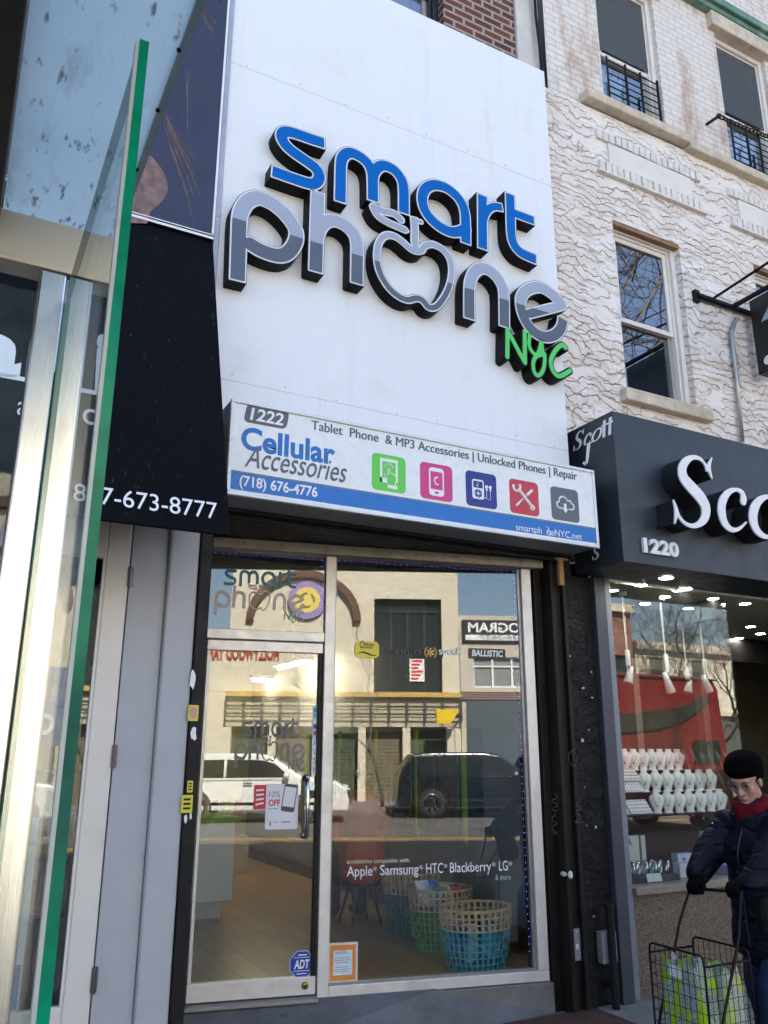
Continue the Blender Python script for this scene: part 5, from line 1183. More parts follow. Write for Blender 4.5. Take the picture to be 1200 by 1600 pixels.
def bust_proto():
    t = thing('necklace_bust', 'x', 'necklace bust', (0, 0, 0))
    q = MB(); n = 16; prof = [(.034, 0), (.036, .008), (.026, .010), (.033, .028), (.046, .058), (.058, .090), (.059, .108), (.047, .126), (.029, .140), (.023, .150), (.026, .163), (.019, .166)]
    vs = []; fs = []
    for r, z in prof:
        for j in range(n):
            a = 2*PI*j/n; vs.append((r*math.cos(a), (r*.42*math.sin(a) if math.sin(a) < 0 else r*.12*math.sin(a))+.30*(z-.03)-.35*max(0, .06-abs(z-.085))*0, z))
    for i in range(len(prof)-1):
        for j in range(n): fs.append((i*n+j, i*n+(j+1) % n, (i+1)*n+(j+1) % n, (i+1)*n+j))
    fs.append(tuple((len(prof)-1)*n+j for j in range(n))); q.add(vs, fs); q.build('bust', BUSTM, t, smooth=True)
    q = MB(); L = []
    for k in range(15):
        u = -1+2*k/14; z = .060+.072*u*u; r = np.interp(z, [p[1] for p in prof], [p[0] for p in prof]); x = u*.026
        y = -r*.42*math.sqrt(max(.1, 1-(x/r)**2))+.30*(z-.03)-.002; L.append((x, y, z))
    q.tube(L, .0011, 4); q.build('necklace', GOLD, t)
    q = MB(); q.ball((0, L[7][1]-.003, .054), (.005, .003, .007), 8, 5); q.build('pendant', GEM, t)
    return t
proto = bust_proto(); nb = 0
def place_busts(x0, x1, n, y, z, group, lab, s=1.0, rz=-.75, scale=None):
    global nb
    for k in range(n):
        o = proto if nb == 0 else copy_tree(proto)
        o.location = (x0+(x1-x0)*k/(n-1), y, z+.001); o.rotation_euler = (0, 0, rz); o.scale = (s, s, s); o['label'] = lab; o['group'] = group; nb += 1
def xat(px, py, Y): return F(px, py, Y)[0]
place_busts(xat(972, 1190, S1), xat(1055, 1190, S1), 7, S1-.03, z1, 'necklace busts on the top step', 'ivory necklace bust on the top step of the jewellery display', 1.03)
place_busts(xat(1003, 1225, S2), xat(1106, 1225, S2), 7, S2-.03, z2, 'necklace busts on the middle step', 'ivory necklace bust on the middle step of the jewellery display', 1.0)
place_busts(xat(1022, 1258, S3), xat(1122, 1258, S3), 7, S3-.03, z3, 'necklace busts on the bottom step', 'ivory necklace bust on the bottom step of the jewellery display', .98)
q = MB(); q.box(5.35, 6.75, 7.0, 7.3, .02, 1.30); q.box(5.35, 6.75, 7.2, 7.3, 1.3, 1.42); q.box(5.35, 6.75, 7.15, 7.4, 1.42, 1.52)
tag(q.build('display_counter', pm('green_glass_counter', (.10, .16, .14), .2), bevel=.004), 'dark green counter of necklace busts deeper inside the jewellery shop', 'counter')
place_busts(5.45, 6.65, 9, 7.1, 1.30, 'necklace busts deep in the jewellery shop', 'necklace bust on the counter deep inside the jewellery shop', 1.05, -.6)
def tray(label, x0, x1, y, z, d=.17, tilt=.55, rows=4, n=9, c=GOLD):
    t = thing('ring_tray', label, 'ring tray', ((x0+x1)/2, y, z), group='white ring trays at the window\'s left end'); M = frame((x0, y, z+.006), (1, 0, 0), (0, math.cos(tilt), math.sin(tilt))); w_ = x1-x0
    q = MB(); q.box(0, w_, 0, d, -.012, .004, M=M); q.build('pad', pm('tray_white', (.72, .72, .70), .6, var=.03), t, bevel=.003)
    q = MB()
    for r in range(rows):
        for k in range(n):
            x = w_*(k+.5)/n; yy = d*(r+.5)/rows; q.ball(M @ Vector((x, yy, .006)), (.006, .006, .006), 6, 4)
    q.build('rings', c, t)
tray('white tray of gold rings beside the top step busts', xat(962, 1212, S2), xat(990, 1212, S2), S2-.08, z2+.085, .12, .9)
tray('white tray of silver rings left of the middle step busts', xat(962, 1235, S2-.08), xat(1001, 1235, S2-.08), S2-.12, z2+.002, .10, .9, c=SILVER)
tray('small white tray of silver rings at the bottom step corner', xat(963, 1268, S3-.06), xat(980, 1268, S3-.06), S3-.09, z3+.002, .12, .9, n=5, c=SILVER)
tray('wide white tray of silver rings left of the bottom step busts', xat(982, 1268, S3-.06), xat(1016, 1268, S3-.06), S3-.09, z3+.002, .12, .9, c=SILVER)
# lower shelf: bangles, cards, boxes
lx = thing('bangle_stand', 'black stand with a small name card under the bangles', 'stand', (4.75, 4.86, .69)); q = MB(); a = xat(970, 1365, 4.86); b = xat(1052, 1365, 4.86); q.box(a, b, 4.80, 4.98, .692, .735); q.build('base', BLACKP, lx, bevel=.003)
q = MB(); p = F(1010, 1362, 4.79); M = frame((p[0], 4.785, .70), (1, 0, 0), (0, .25, .97)); q.box(0, .14, 0, .055, 0, .004, M=M); cdo = q.build('name_card', pm('pale_green_card', (.50, .60, .52), .5), lx)
zdk = .736
q = MB(); q.tube([(.036*math.cos(t), 0, .036+.036*math.sin(t)) for t in np.linspace(0, 2*PI, 22)[:-1]], .0075, 7, closed=True); bng = q.build('bangle', SILVER, smooth=True); tag(bng, 'shiny silver bangle standing in the row low in the jewellery window', 'bangle', 'silver bangles in the jewellery window')
for k in range(13):
    o = bng if k == 0 else bng.copy()
    if k: COL.objects.link(o)
    o.location = (a+.02+(b-a-.05)*((k % 7)+.5*(k//7))/6.5, 4.86+.05*(k//7), zdk); o.rotation_euler = (.15, 0, .9+.4*math.sin(k*2.1)); o.scale = (1.3, 1.2, 1.3)
q = MB(); p0 = F(968, 1333, 5.0); p1 = F(995, 1305, 5.0); q.box(p0[0], p1[0], 4.985, 5.0, .75, p1[2]); t = thing('name_card', 'white upright card reading OVA behind the bangles', 'card', (p0[0], 5, .75)); q.build('card', pm('card_ivory', (.60, .62, .56), .5), t); text('OVA', 'lettering', VK, t, wallM(p0[0]+.005, 4.9848, (p1[2])-.075), w=.11, h=.06, d=.001)
q = MB(); q.box(p1[0]+.01, p1[0]+.05, 4.97, 5.0, .75, p1[2]); q.build('edge_card', pm('card_ivory2', (.55, .57, .52), .5), t)
for (lab, px0, px1, py0, py1, Y, cc) in (('white gift box with a blue mark low in the jewellery window', 1057, 1081, 1332, 1347, 4.95, (.50, .54, .60)), ('white open box in front of the marked gift box', 1060, 1086, 1346, 1364, 4.88, (.52, .56, .62)), ('white leaning card behind the woman\'s arm', 1095, 1108, 1298, 1320, 5.05, (.5, .55, .6)), ('navy tray of white packets beside the woman\'s arm', 1113, 1150, 1350, 1372, 4.88, (.02, .03, .10)), ('white slanted booklet on the navy tray', 1118, 1146, 1338, 1356, 4.93, (.55, .6, .62))):
    a0 = F(px0, py1, Y); a1 = F(px1, py0, Y); q = MB(); z00 = max(.694, a0[2]); q.box(a0[0], a1[0], Y-.02, Y+.05, z00 if a0[2] > .75 else .694, a1[2]); t = thing('gift_box', lab, 'box', (a0[0], Y, .69)); q.build('body', pm('box_%d' % px0, cc, .4, var=.05), t, bevel=.003)
    if px0 == 1057: q = MB(); q.box(a0[0]+.045, a0[0]+.075, Y-.0215, Y-.0205, a1[2]-.05, a1[2]-.03); q.build('mark', pm('navy_mark', (.02, .05, .15), .4), t)
q = MB()
for (px, py) in ((1071, 1270), (1077, 1277), (1083, 1274)): p = F(px, py, S3-.115); q.ball((p[0], S3-.116, p[2]), (.014, .004, .008), 8, 5)
tag(q.build('red_clip', pm('red_plastic', (.55, .05, .03), .4)), 'tiny red clips on the edge of the lowest display step', 'clip')
# hanging white spotlights
PEND = pm('white_lamp_enamel', (.66, .68, .66), .4, var=.04)
for k, (px, pt, pb2, Y) in enumerate(((982, 1016, 1075, 5.05), (1043, 1022, 1090, 5.05), (1075, 1042, 1088, 5.35), (1103, 1030, 1088, 5.15))):
    top = F(px, pt, Y); bot = F(px, pb2, Y); x, z1_, z0_ = (top[0]+bot[0])/2, top[2], bot[2]; h = z1_-z0_
    t = thing('pendant_lamp', ['white pendant lamp nearest the slate window frame', 'white pendant lamp second from the slate frame with two heads', 'white pendant lamp hanging farthest back in the window', 'white pendant lamp nearest the glass corner'][k], 'lamp', (x, Y, z0_), group='white pendant lamps in the jewellery window')
    q = MB(); q.tube([(x-.012, Y, 2.87), (x-.005, Y, z1_)], .0045, 6); q.tube([(x+.006, Y, 2.87), (x+.005, Y, z1_)], .002, 5); q.lathe([(0, 2.84), (.035, 2.84), (.035, 2.871), (0, 2.871)], (x, Y, 0), 12); q.build('cable', PEND, t)
    q = MB(); q.lathe([(0, 0), (.020, 0), (.022, .02), (.020, h*.42), (.014, h*.45), (0, h*.45)], (x, Y, z1_-h*.45), 14)
    M = Matrix.Translation((x, Y, z0_+h*.30)) @ Matrix.Rotation(.35*(-1)**k, 4, 'Y'); q.lathe([(.0, h*.28), (.018, h*.28), (.026, h*.10), (.041, -h*.18), (.037, -h*.20), (.024, -h*.12), (0, -h*.08)], (0, 0, 0), 14, M=M); q.build('shade', PEND, t, smooth=True)
# ceiling downlights
dp = thing('downlight', 'x', 'light', (0, 0, 2.868)); q = MB(); q.lathe([(.0, -.003), (.045, -.003), (.045, .0), (0, 0)], (0, 0, 2.868), 16); q.build('lens', DOWN, dp); q = MB(); q.lathe([(.047, -.004), (.062, -.002), (.062, .003), (.047, .003), (.047, -.004)], (0, 0, 2.868), 16); q.build('rim', CHROME, dp)
for k, (px, py) in enumerate(((1002, 914), (1072, 920), (1038, 932), (1008, 943), (1081, 946), (1114, 935), (1164, 943), (1173, 979), (1188, 990), (1155, 997), (955, 970))):
    p = Zp(px, py, 2.868); o = dp if k == 0 else copy_tree(dp)
    o.location = (p[0], p[1], 2.868); o['label'] = 'round lit downlight in the ceiling of the jewellery shop'; o['group'] = 'downlights in the jewellery shop ceiling'
# ------------------------------------------------------------------ people
def organic(q, name, mat, parent, voxel=.008, smooth=4, label=None):
    o = q.build(name, mat, parent, smooth=True, label=label)
    r = o.modifiers.new('remesh', 'REMESH'); r.mode = 'VOXEL'; r.voxel_size = voxel; r.use_smooth_shade = True
    s = o.modifiers.new('smooth', 'SMOOTH'); s.iterations = smooth; s.factor = .5
    return o
def limb(q, pts, rs, n=14, M=None):
    P_ = [Vector(p) for p in pts]
    if M is not None: P_ = [M @ p for p in P_]
    P2 = []; R2 = []
    for i in range(len(P_)-1):
        for k in range(5): t = k/5; P2.append(P_[i].lerp(P_[i+1], t)); R2.append(rs[i]*(1-t)+rs[i+1]*t)
    P2.append(P_[-1]); R2.append(rs[-1]); q.tube(P2, R2, n)
    for p, r in zip(P_, rs): q.ball(p, r*.995, 12, 8)
    return q
SKIN = pm('skin', (.46, .265, .20), .55, var=.14, vs=38, bump=.35, bs=85)
def head_into(q, M):
    e = lambda c, r: q.ball(M @ Vector(c), r, 16, 11, M=M.to_3x3())
    e((-.008, 0, .042), (.096, .076, .088)); e((.028, 0, -.02), (.066, .061, .082)); e((.034, 0, -.072), (.050, .047, .040)); e((.066, 0, -.100), (.020, .022, .017))
    e((.062, .034, -.022), (.026, .024, .026)); e((.062, -.034, -.022), (.026, .024, .026)); e((.074, 0, .030), (.020, .050, .014)); e((.086, 0, -.060), (.010, .022, .006)); e((.083, 0, -.072), (.011, .019, .006))
    limb(q, [(.080, 0, .018), (.098, 0, -.012), (.106, 0, -.030)], [.009, .011, .0135], 10, M); e((.094, .011, -.034), (.011, .009, .008)); e((.094, -.011, -.034), (.011, .009, .008))
    for s_ in (1, -1): e((-.006, .077*s_, -.008), (.020, .009, .033))
    limb(q, [(-.020, 0, -.05), (-.045, 0, -.15)], [.052, .056], 14, M)
def axes(c, f, up=(0, 0, 1)):
    f = Vector(f).normalized(); up = Vector(up); l = up.cross(f).normalized(); u = f.cross(l); M = Matrix.Identity(4)
    for i in range(3): M[i][0], M[i][1], M[i][2], M[i][3] = f[i], l[i], u[i], c[i]
    return M
wm = thing('person', 'person in black knit cap, red scarf and navy coat pushing a wire shopping cart', 'person', (4.0, 3.32, 0))
HC = Vector((4.02, 3.32, 1.448)); MHd = axes(HC, (-.90, -.30, -.40))
q = MB(); head_into(q, MHd)
limb(q, [(4.07, 3.32, 1.26), (4.12, 3.32, 1.05), (4.17, 3.33, .75)], [.10, .13, .13])
for sy in (1, -1):
    y0 = 3.32+.19*sy; limb(q, [(4.06, y0, 1.19), (3.87, y0+.01*sy, 1.04), (3.75, 3.31+.175*sy, .955)], [.05, .042, .032]); limb(q, [(4.15, 3.33+.085*sy, .74), (4.03+.05*sy, 3.33+.09*sy, .42), (4.06+.10*sy, 3.33+.09*sy, .10)], [.075, .055, .04])
organic(q, 'body', SKIN, wm, .0055, 3)
NAVYC = NT('navy_puffer'); NAVYC.col(NAVYC.mix(NAVYC.noise(7, 4), (.0022, .003, .0095), (.004, .0055, .016))); NAVYC.set(Roughness=.6, Specular_IOR_Level=.2)
NAVYC.bump(NAVYC.math('ADD', NAVYC.noise(6, 2, .4, NAVYC.map((1, 1, 2.4)), .8), NAVYC.math('MULTIPLY', NAVYC.noise(40, 3), .06)), .9, .06); NAVYC = NAVYC.m
q = MB()
limb(q, [(4.075, 3.32, 1.235), (4.10, 3.32, 1.06), (4.13, 3.33, .86), (4.15, 3.33, .66)], [.13, .195, .21, .22])
limb(q, [(4.05, 3.50, 1.205), (4.05, 3.14, 1.205)], [.085, .085]); limb(q, [(4.0, 3.40, 1.08), (4.0, 3.24, 1.08)], [.10, .10])
limb(q, [(4.06, 3.50, 1.19), (3.90, 3.52, 1.055), (3.775, 3.495, .965)], [.098, .084, .066]); limb(q, [(4.04, 3.135, 1.20), (3.855, 3.10, 1.05), (3.755, 3.13, .965)], [.10, .086, .068])
q.lathe([(.21, .56), (.228, .60), (.222, .72), (.1, .72)], (4.15, 3.33, 0), 24, sy=1.05)
organic(q, 'coat', NAVYC, wm, .011, 4)
q = MB(); limb(q, [(4.02, 3.32, 1.225), (4.01, 3.40, 1.245), (4.08, 3.45, 1.275)], [.036, .040, .045]); limb(q, [(4.02, 3.32, 1.225), (4.01, 3.24, 1.245), (4.08, 3.19, 1.275)], [.036, .040, .045]); limb(q, [(4.13, 3.42, 1.285), (4.15, 3.32, 1.30), (4.13, 3.22, 1.285)], [.06, .07, .06]); limb(q, [(4.13, 3.42, 1.285), (4.03, 3.40, 1.25)], [.05, .035]); limb(q, [(4.13, 3.22, 1.285), (4.03, 3.24, 1.25)], [.05, .035]); organic(q, 'hood', NAVYC, wm, .009, 4)
q = MB(); q.tube(cr([(3.952, 3.32, 1.20), (3.898, 3.32, 1.08), (3.908, 3.325, .95), (3.918, 3.33, .80), (3.925, 3.33, .60)], 6), .009, 6)
for z, x in ((1.10, 3.893), (.98, 3.898), (.86, 3.908), (.74, 3.912)): q.ball((x, 3.335, z), .009, 8, 6)
q.build('placket', pm('dark_zip', (.004, .0045, .008), .4), wm, smooth=True)
q = MB(); q.ball((3.93, 3.50, 1.215), .007, 8, 6); q.build('snap', CHROME, wm, smooth=True)
JEANS = pm('blue_denim', (.008, .024, .070), .85, var=.3, vs=9, bump=.3, bs=200)
q = MB()
for sy in (1, -1): limb(q, [(4.13, 3.33+.085*sy, .72), (4.02+.06*sy, 3.33+.09*sy, .42), (4.05+.11*sy, 3.33+.09*sy, .11)], [.105, .083, .07])
organic(q, 'trousers', JEANS, wm, .010, 3)
q = MB()
for sy in (1, -1): limb(q, [(4.08+.11*sy, 3.33+.09*sy, .065), (3.93+.11*sy, 3.33+.095*sy, .045)], [.052, .042]); q.box(3.88+.11*sy, 4.14+.11*sy, 3.285+.09*sy, 3.375+.09*sy, .002, .03)
organic(q, 'shoes', BLACKP, wm, .008, 2)
q = MB(); limb(q, [HC+Vector(v) for v in ((-.035, -.02, -.155), (-.03, .05, -.145), (.03, .085, -.12), (.10, .05, -.11), (.11, -.03, -.11), (.05, -.08, -.125), (-.02, -.065, -.15), (-.035, -.02, -.155))], [.034, .034, .036, .04, .04, .038, .036, .034]); limb(q, [HC+Vector((-.045, .0, -.165)), HC+Vector((-.03, .01, -.22))], [.04, .035])
organic(q, 'scarf', pm('red_wool', (.115, .006, .013), .9, spec=.1, var=.25, vs=30, bump=.6, bs=160), wm, .007, 3)
q = MB(); e = lambda c, r: q.ball(MHd @ Vector(c), r, 18, 12, M=MHd.to_3x3()); e((-.024, 0, .076), (.120, .105, .068)); e((-.055, -.01, .085), (.10, .10, .06)); e((-.020, 0, .062), (.114, .099, .040)); e((-.050, 0, .040), (.088, .094, .050)); e((.03, 0, .075), (.078, .082, .045)); e((-.036, 0, .016), (.088, .093, .048))
organic(q, 'knit_cap', pm('black_knit', (.0018, .0018, .002), .95, var=.3, vs=50, bump=.8, bs=190, spec=.04), wm, .006, 3)
q = MB(); e((-.062, .045, -.012), (.030, .030, .040)); e((-.062, -.045, -.012), (.030, .030, .040)); e((-.075, 0, -.01), (.03, .055, .045)); organic(q, 'hair', pm('dark_brown_hair', (.05, .035, .028), .6, var=.3, vs=60), wm, .006, 2)
q = MB()
for s_ in (1, -1):
    q.tube([MHd @ Vector((.099, .032*s_+.024*math.cos(t), .006+.019*math.sin(t))) for t in np.linspace(0, 2*PI, 17)[:-1]], .0022, 6, closed=True); q.tube([MHd @ Vector((.099, .056*s_, .010)), MHd @ Vector((.06, .074*s_, .010)), MHd @ Vector((-.01, .080*s_, .012))], .0013, 6)
q.tube([MHd @ Vector((.099, .008, .010)), MHd @ Vector((.102, 0, .014)), MHd @ Vector((.099, -.008, .010))], .0013, 6)
gl_ = q.build('glasses', pm('gold_wire', (.35, .25, .15), .3, .9), wm, smooth=True)
q = MB()
for s_ in (1, -1): q.prism([((.032*s_+.023*math.cos(t)), .018*math.sin(t)) for t in np.linspace(0, 2*PI, 17)[:-1]], MHd @ Matrix.Translation((.0985, 0, .006)) @ Matrix(((0, 0, 1, 0), (1, 0, 0, 0), (0, 1, 0, 0), (0, 0, 0, 1))), 0, .0008)
q.build('lens', glass('spectacle_lens', (.85, .80, .78), gain=1.2), gl_)
q = MB()
for s_ in (1, -1): q.ball(MHd @ Vector((.078, .032*s_, .004)), .011, 10, 7)
q.build('eyes', pm('eye_dark', (.06, .04, .035), .3), wm, smooth=True)
q = MB()
for s_ in (1, -1): q.tube([MHd @ Vector((.090, .032*s_+y, .024+.004*math.cos(y*60))) for y in (-.02, -.01, 0, .01, .02)], [.001, .003, .0035, .003, .001], 6)
q.build('eyebrows', pm('brow_brown', (.07, .045, .035), .7), wm)
# gloved hands closed round the cart's handle
Ha, Hb = Vector((3.716, 3.505, .893)), Vector((3.668, 3.125, .928)); hd = (Hb-Ha).normalized()
for (c0, wrist, sgn) in ((Ha+hd*.045, Vector((3.775, 3.495, .968)), 1), (Hb-hd*.045, Vector((3.765, 3.13, .968)), -1)):
    q = MB(); palm = c0+Vector((.022, 0, .030)); limb(q, [wrist, wrist.lerp(palm, .6), palm], [.038, .036, .032])
    ax = Vector((-.8, 0, .25)).normalized()
    for k, ln in enumerate((.92, 1.0, .97, .80)):
        o_ = (k-1.5)*.0205; b = c0+hd*o_; lp_ = [b+Vector((.018, 0, .036)), b+Vector((-.012, 0, .034))*1.0, b+Vector((-.030*ln, 0, .012)), b+Vector((-.022*ln, 0, -.018*ln)), b+Vector((-.002, 0, -.026*ln))]
        limb(q, lp_, [.0135, .0125, .0115, .0105, .0085], 8)
    b = c0-hd*sgn*.040*(-1 if sgn > 0 else -1)
    limb(q, [palm+hd*sgn*.025, c0+hd*sgn*.045+Vector((.018, 0, .012)), c0+hd*sgn*.040+Vector((.006, 0, -.020))], [.016, .0135, .010], 8)
    organic(q, 'glove', pm('black_wool_glove', (.0025, .0025, .003), .9, spec=.1, var=.3, bump=.4, bs=200), wm, .0045, 2)
bg_ = thing('handbag', 'black handbag hanging from the arm of the person in the navy coat', 'bag', (3.84, 3.10, .75)); q = MB(); limb(q, [(3.80, 3.10, .86), (3.82, 3.10, .76)], [.052, .070]); limb(q, [(3.86, 3.10, .86), (3.88, 3.10, .76)], [.052, .070]); organic(q, 'body', pm('black_leather', (.004, .004, .0045), .65, bump=.2, spec=.2), bg_, .009, 3)
q = MB(); q.tube([(3.80, 3.08, .90), (3.83, 3.02, 1.02), (3.88, 3.02, 1.12), (3.92, 3.10, 1.04), (3.88, 3.13, .90)], .007, 6); q.build('strap', BLACKP, bg_, smooth=True)

# ------------------------------------------------------------------ wire shopping cart
sc = thing('shopping_cart', 'black wire shopping cart on two wheels pushed along the pavement', 'cart', (3.53, 3.31, 0))
xa, xb, ya, yb, zr, z0 = 3.372, 3.682, 3.138, 3.488, .618, .14; WIRE = pm('black_cart_wire', (.004, .004, .0045), .5, .0, spec=.25)
q = MB()
for x in (xa, xb): q.tube([(x, ya, z0), (x, ya, zr), (x, ya+.004, zr+.035), (x, ya+.022, zr+.047), (x, yb-.022, zr+.047), (x, yb-.004, zr+.035), (x, yb, zr), (x, yb, z0), (x, ya, z0)], .0058, 8)
for y in (ya, yb):
    q.tube([(xa, y, zr), (xb, y, zr)], .0056, 8); q.tube([(xa, y, z0), (xb, y, z0)], .0056, 8)
q.build('frame', WIRE, sc, smooth=True)
q = MB(); r = .0016
for k in range(1, 10):
    y = ya+(yb-ya)*k/10
    for x in (xa, xb): q.tube([(x, y, z0), (x, y, zr+.046)], r, 5)
    q.tube([(xa, y, z0), (xb, y, z0)], r, 5)
for k in range(1, 9):
    x = xa+(xb-xa)*k/9
    for y in (ya, yb): q.tube([(x, y, z0), (x, y, zr)], r, 5)
for k in range(1, 9):
    z = z0+(zr-z0)*k/9+.01
    for x in (xa, xb): q.tube([(x, ya, z), (x, yb, z)], r, 5)
    for y in (ya, yb): q.tube([(xa, y, z), (xb, y, z)], r, 5)
q.build('wire_mesh', WIRE, sc)
q = MB()
for (y, h) in ((3.50, Ha), (3.126, Hb)):
    L = [h, h+Vector((-.012, 0, -.02)), Vector((3.615, y, .74)), Vector((3.562, y, .622)), Vector((3.42, y, .32)), Vector((3.385, y, .15))]; q.tube([tuple(p) for p in cr([tuple(v) for v in L], 6)], .0072, 8)
q.tube([Ha, Hb], .0085, 8); q.build('handle', WIRE, sc, smooth=True)
for y in (ya-.03, yb+.03):
    q = MB(); M = Matrix.Translation((xb, y, .085)) @ Matrix.Rotation(PI/2, 4, 'X'); q.tube([M @ Vector((.075*math.cos(t), .075*math.sin(t), 0)) for t in np.linspace(0, 2*PI, 25)[:-1]], .009, 8, closed=True); wo = q.build('wheel', pm('rubber', (.015, .015, .015), .8), sc, smooth=True)
    q = MB()
    for k in range(4): a = PI*k/4; q.tube([M @ Vector((.072*math.cos(a), .072*math.sin(a), 0)), M @ Vector((-.072*math.cos(a), -.072*math.sin(a), 0))], .0028, 5)
    q.build('spokes', CHROME, wo)
q = MB(); q.tube([(xb, ya-.04, .085), (xb, yb+.04, .085)], .006, 8); q.tube([(xa, ya, z0), (xa, ya, .02)], .006, 6); q.tube([(xa, yb, z0), (xa, yb, .02)], .006, 6); q.build('axle', WIRE, sc)
def bag_mat(name, sc_, base, mark, lime):
    t = NT(name); v = t.n('TexVoronoi', feature='F1'); t.l(t.co(), v.inputs['Vector']); v.inputs['Scale'].default_value = sc_
    rg = t.math('SINE', t.math('MULTIPLY', v.outputs['Distance'], 26)); c = t.mix(t.ramp(rg, -.2, .4), base, mark)
    c = t.mix(t.ramp(t.noise(9, 3), .56, .60), c, lime); x, y, z = t.sep(t.co()); e1 = t.math('GREATER_THAN', t.math('SINE', t.math('ADD', t.math('MULTIPLY', t.math('ADD', x, y), 42), t.math('MULTIPLY', z, 9))), .78)
    c = t.mix(e1, c, lime); t.col(c); t.set(Roughness=.55); t.bump(t.noise(14, 4), .5, .02); return t.m
def bag(name, label, x0, x1, y0, y1, z0_, z1_, mat):
    t = thing(name, label, 'bag', ((x0+x1)/2, (y0+y1)/2, z0_)); q = MB(); n = 10; vs = []; fs = []; rr = random.Random(len(label))
    per = [(x0+(x1-x0)*k/n, y0) for k in range(n)]+[(x1, y0+(y1-y0)*k/n) for k in range(n)]+[(x1-(x1-x0)*k/n, y1) for k in range(n)]+[(x0, y1-(y1-y0)*k/n) for k in range(n)]; m = 12; N = len(per)
    for j in range(m+1):
        u = j/m
        for i, (x, y) in enumerate(per):
            w_ = .010*math.sin(i*1.3+j*.8)+.007*math.sin(i*.6-j*1.7); cx, cy = (x0+x1)/2, (y0+y1)/2; k = 1-.16*u**2+w_*3
            zz = z0_+(z1_-z0_)*u+(.02*math.sin(i*.9) if j == m else 0); vs.append((cx+(x-cx)*k, cy+(y-cy)*k, zz))
    for j in range(m):
        for i in range(N): fs.append((j*N+i, j*N+(i+1) % N, (j+1)*N+(i+1) % N, (j+1)*N+i))
    fs.append(tuple(range(N))[::-1]); q.add(vs, fs); q.build('body', mat, t, smooth=True); return t
LM = (.33, .52, .012)
b1 = bag('shopping_bag', 'lime and grey patterned shopping bag with a white tag in the wire cart', 3.40, 3.52, 3.20, 3.46, .15, .60, bag_mat('bag_lime', 22, (.20, .26, .22), (.42, .50, .44), LM))
q = MB(); p = Xp(1057, 1518, 3.398); q.prism(rrect(.075, .05, .006), frame((3.392, p[1], p[2]), (0, -1, -.1), (0, 0, 1)), 0, .002); q.build('tag', WHITE, b1)
bag('shopping_bag', 'grey green paisley shopping bag at the back of the wire cart', 3.53, 3.66, 3.16, 3.42, .15, .57, bag_mat('bag_paisley', 38, (.30, .34, .26), (.55, .60, .48), (.45, .58, .12)))

# ------------------------------------------------------------------ customer sitting inside the phone shop
op = thing('person', 'person in an orange jacket sitting with their back to the window inside the phone shop', 'person', (3.40, 6.85, .2))
q = MB(); hM = axes((3.46, 6.98, 1.30), (.3, .9, -.25)); head_into(q, hM); limb(q, [(3.42, 6.88, 1.18), (3.40, 6.86, .95), (3.40, 6.85, .72)], [.10, .13, .14])
for sx in (1, -1): limb(q, [(3.41+.18*sx, 6.9, 1.14), (3.43+.24*sx, 6.95, .92), (3.43+.12*sx, 7.15, .88)], [.05, .045, .035]); limb(q, [(3.40+.10*sx, 6.88, .68), (3.42+.13*sx, 7.25, .66), (3.42+.13*sx, 7.2, .28)], [.08, .065, .05])
organic(q, 'body', SKIN, op, .008, 3)
q = MB(); limb(q, [(3.42, 6.88, 1.17), (3.40, 6.86, .95), (3.39, 6.84, .68)], [.13, .19, .21]); limb(q, [(3.26, 6.9, 1.14), (3.58, 6.9, 1.14)], [.09, .09])
for sx in (1, -1): limb(q, [(3.41+.18*sx, 6.9, 1.14), (3.43+.25*sx, 6.95, .92), (3.43+.13*sx, 7.13, .88)], [.085, .075, .055])
organic(q, 'jacket', pm('orange_cloth', (.40, .075, .022), .8, var=.2, vs=6, bump=.4, bs=12), op, .012, 4)
q = MB()
for sx in (1, -1): limb(q, [(3.40+.10*sx, 6.88, .66), (3.42+.13*sx, 7.25, .65), (3.42+.13*sx, 7.2, .28)], [.10, .085, .065]); limb(q, [(3.42+.13*sx, 7.2, .245), (3.42+.14*sx, 7.36, .235)], [.045, .038])
organic(q, 'trousers', pm('black_cloth', (.01, .01, .012), .85), op, .012, 3)
q = MB(); q.ball(hM @ Vector((-.02, 0, .05)), (.112, .09, .095), 16, 10, M=hM.to_3x3()); q.ball(hM @ Vector((-.05, 0, -.04)), (.075, .085, .10), 14, 9, M=hM.to_3x3()); organic(q, 'hair', pm('black_hair', (.008, .007, .006), .5, bump=.5, bs=120), op, .008, 3)
so = thing('stool', 'round black stool under the person in the orange jacket', 'stool', (3.40, 6.88, .2)); q = MB(); q.lathe([(0, .0), (.18, .0), (.18, .05), (0, .05)], (3.40, 6.88, .50), 20); q.build('seat', BLACKP, so, bevel=.01)
for k in range(4): a = PI/4+PI/2*k; q = MB(); q.tube([(3.40+.10*math.cos(a), 6.88+.10*math.sin(a), .50), (3.40+.19*math.cos(a), 6.88+.19*math.sin(a), .2)], .012, 8); q.build('leg', BLACKP, so)
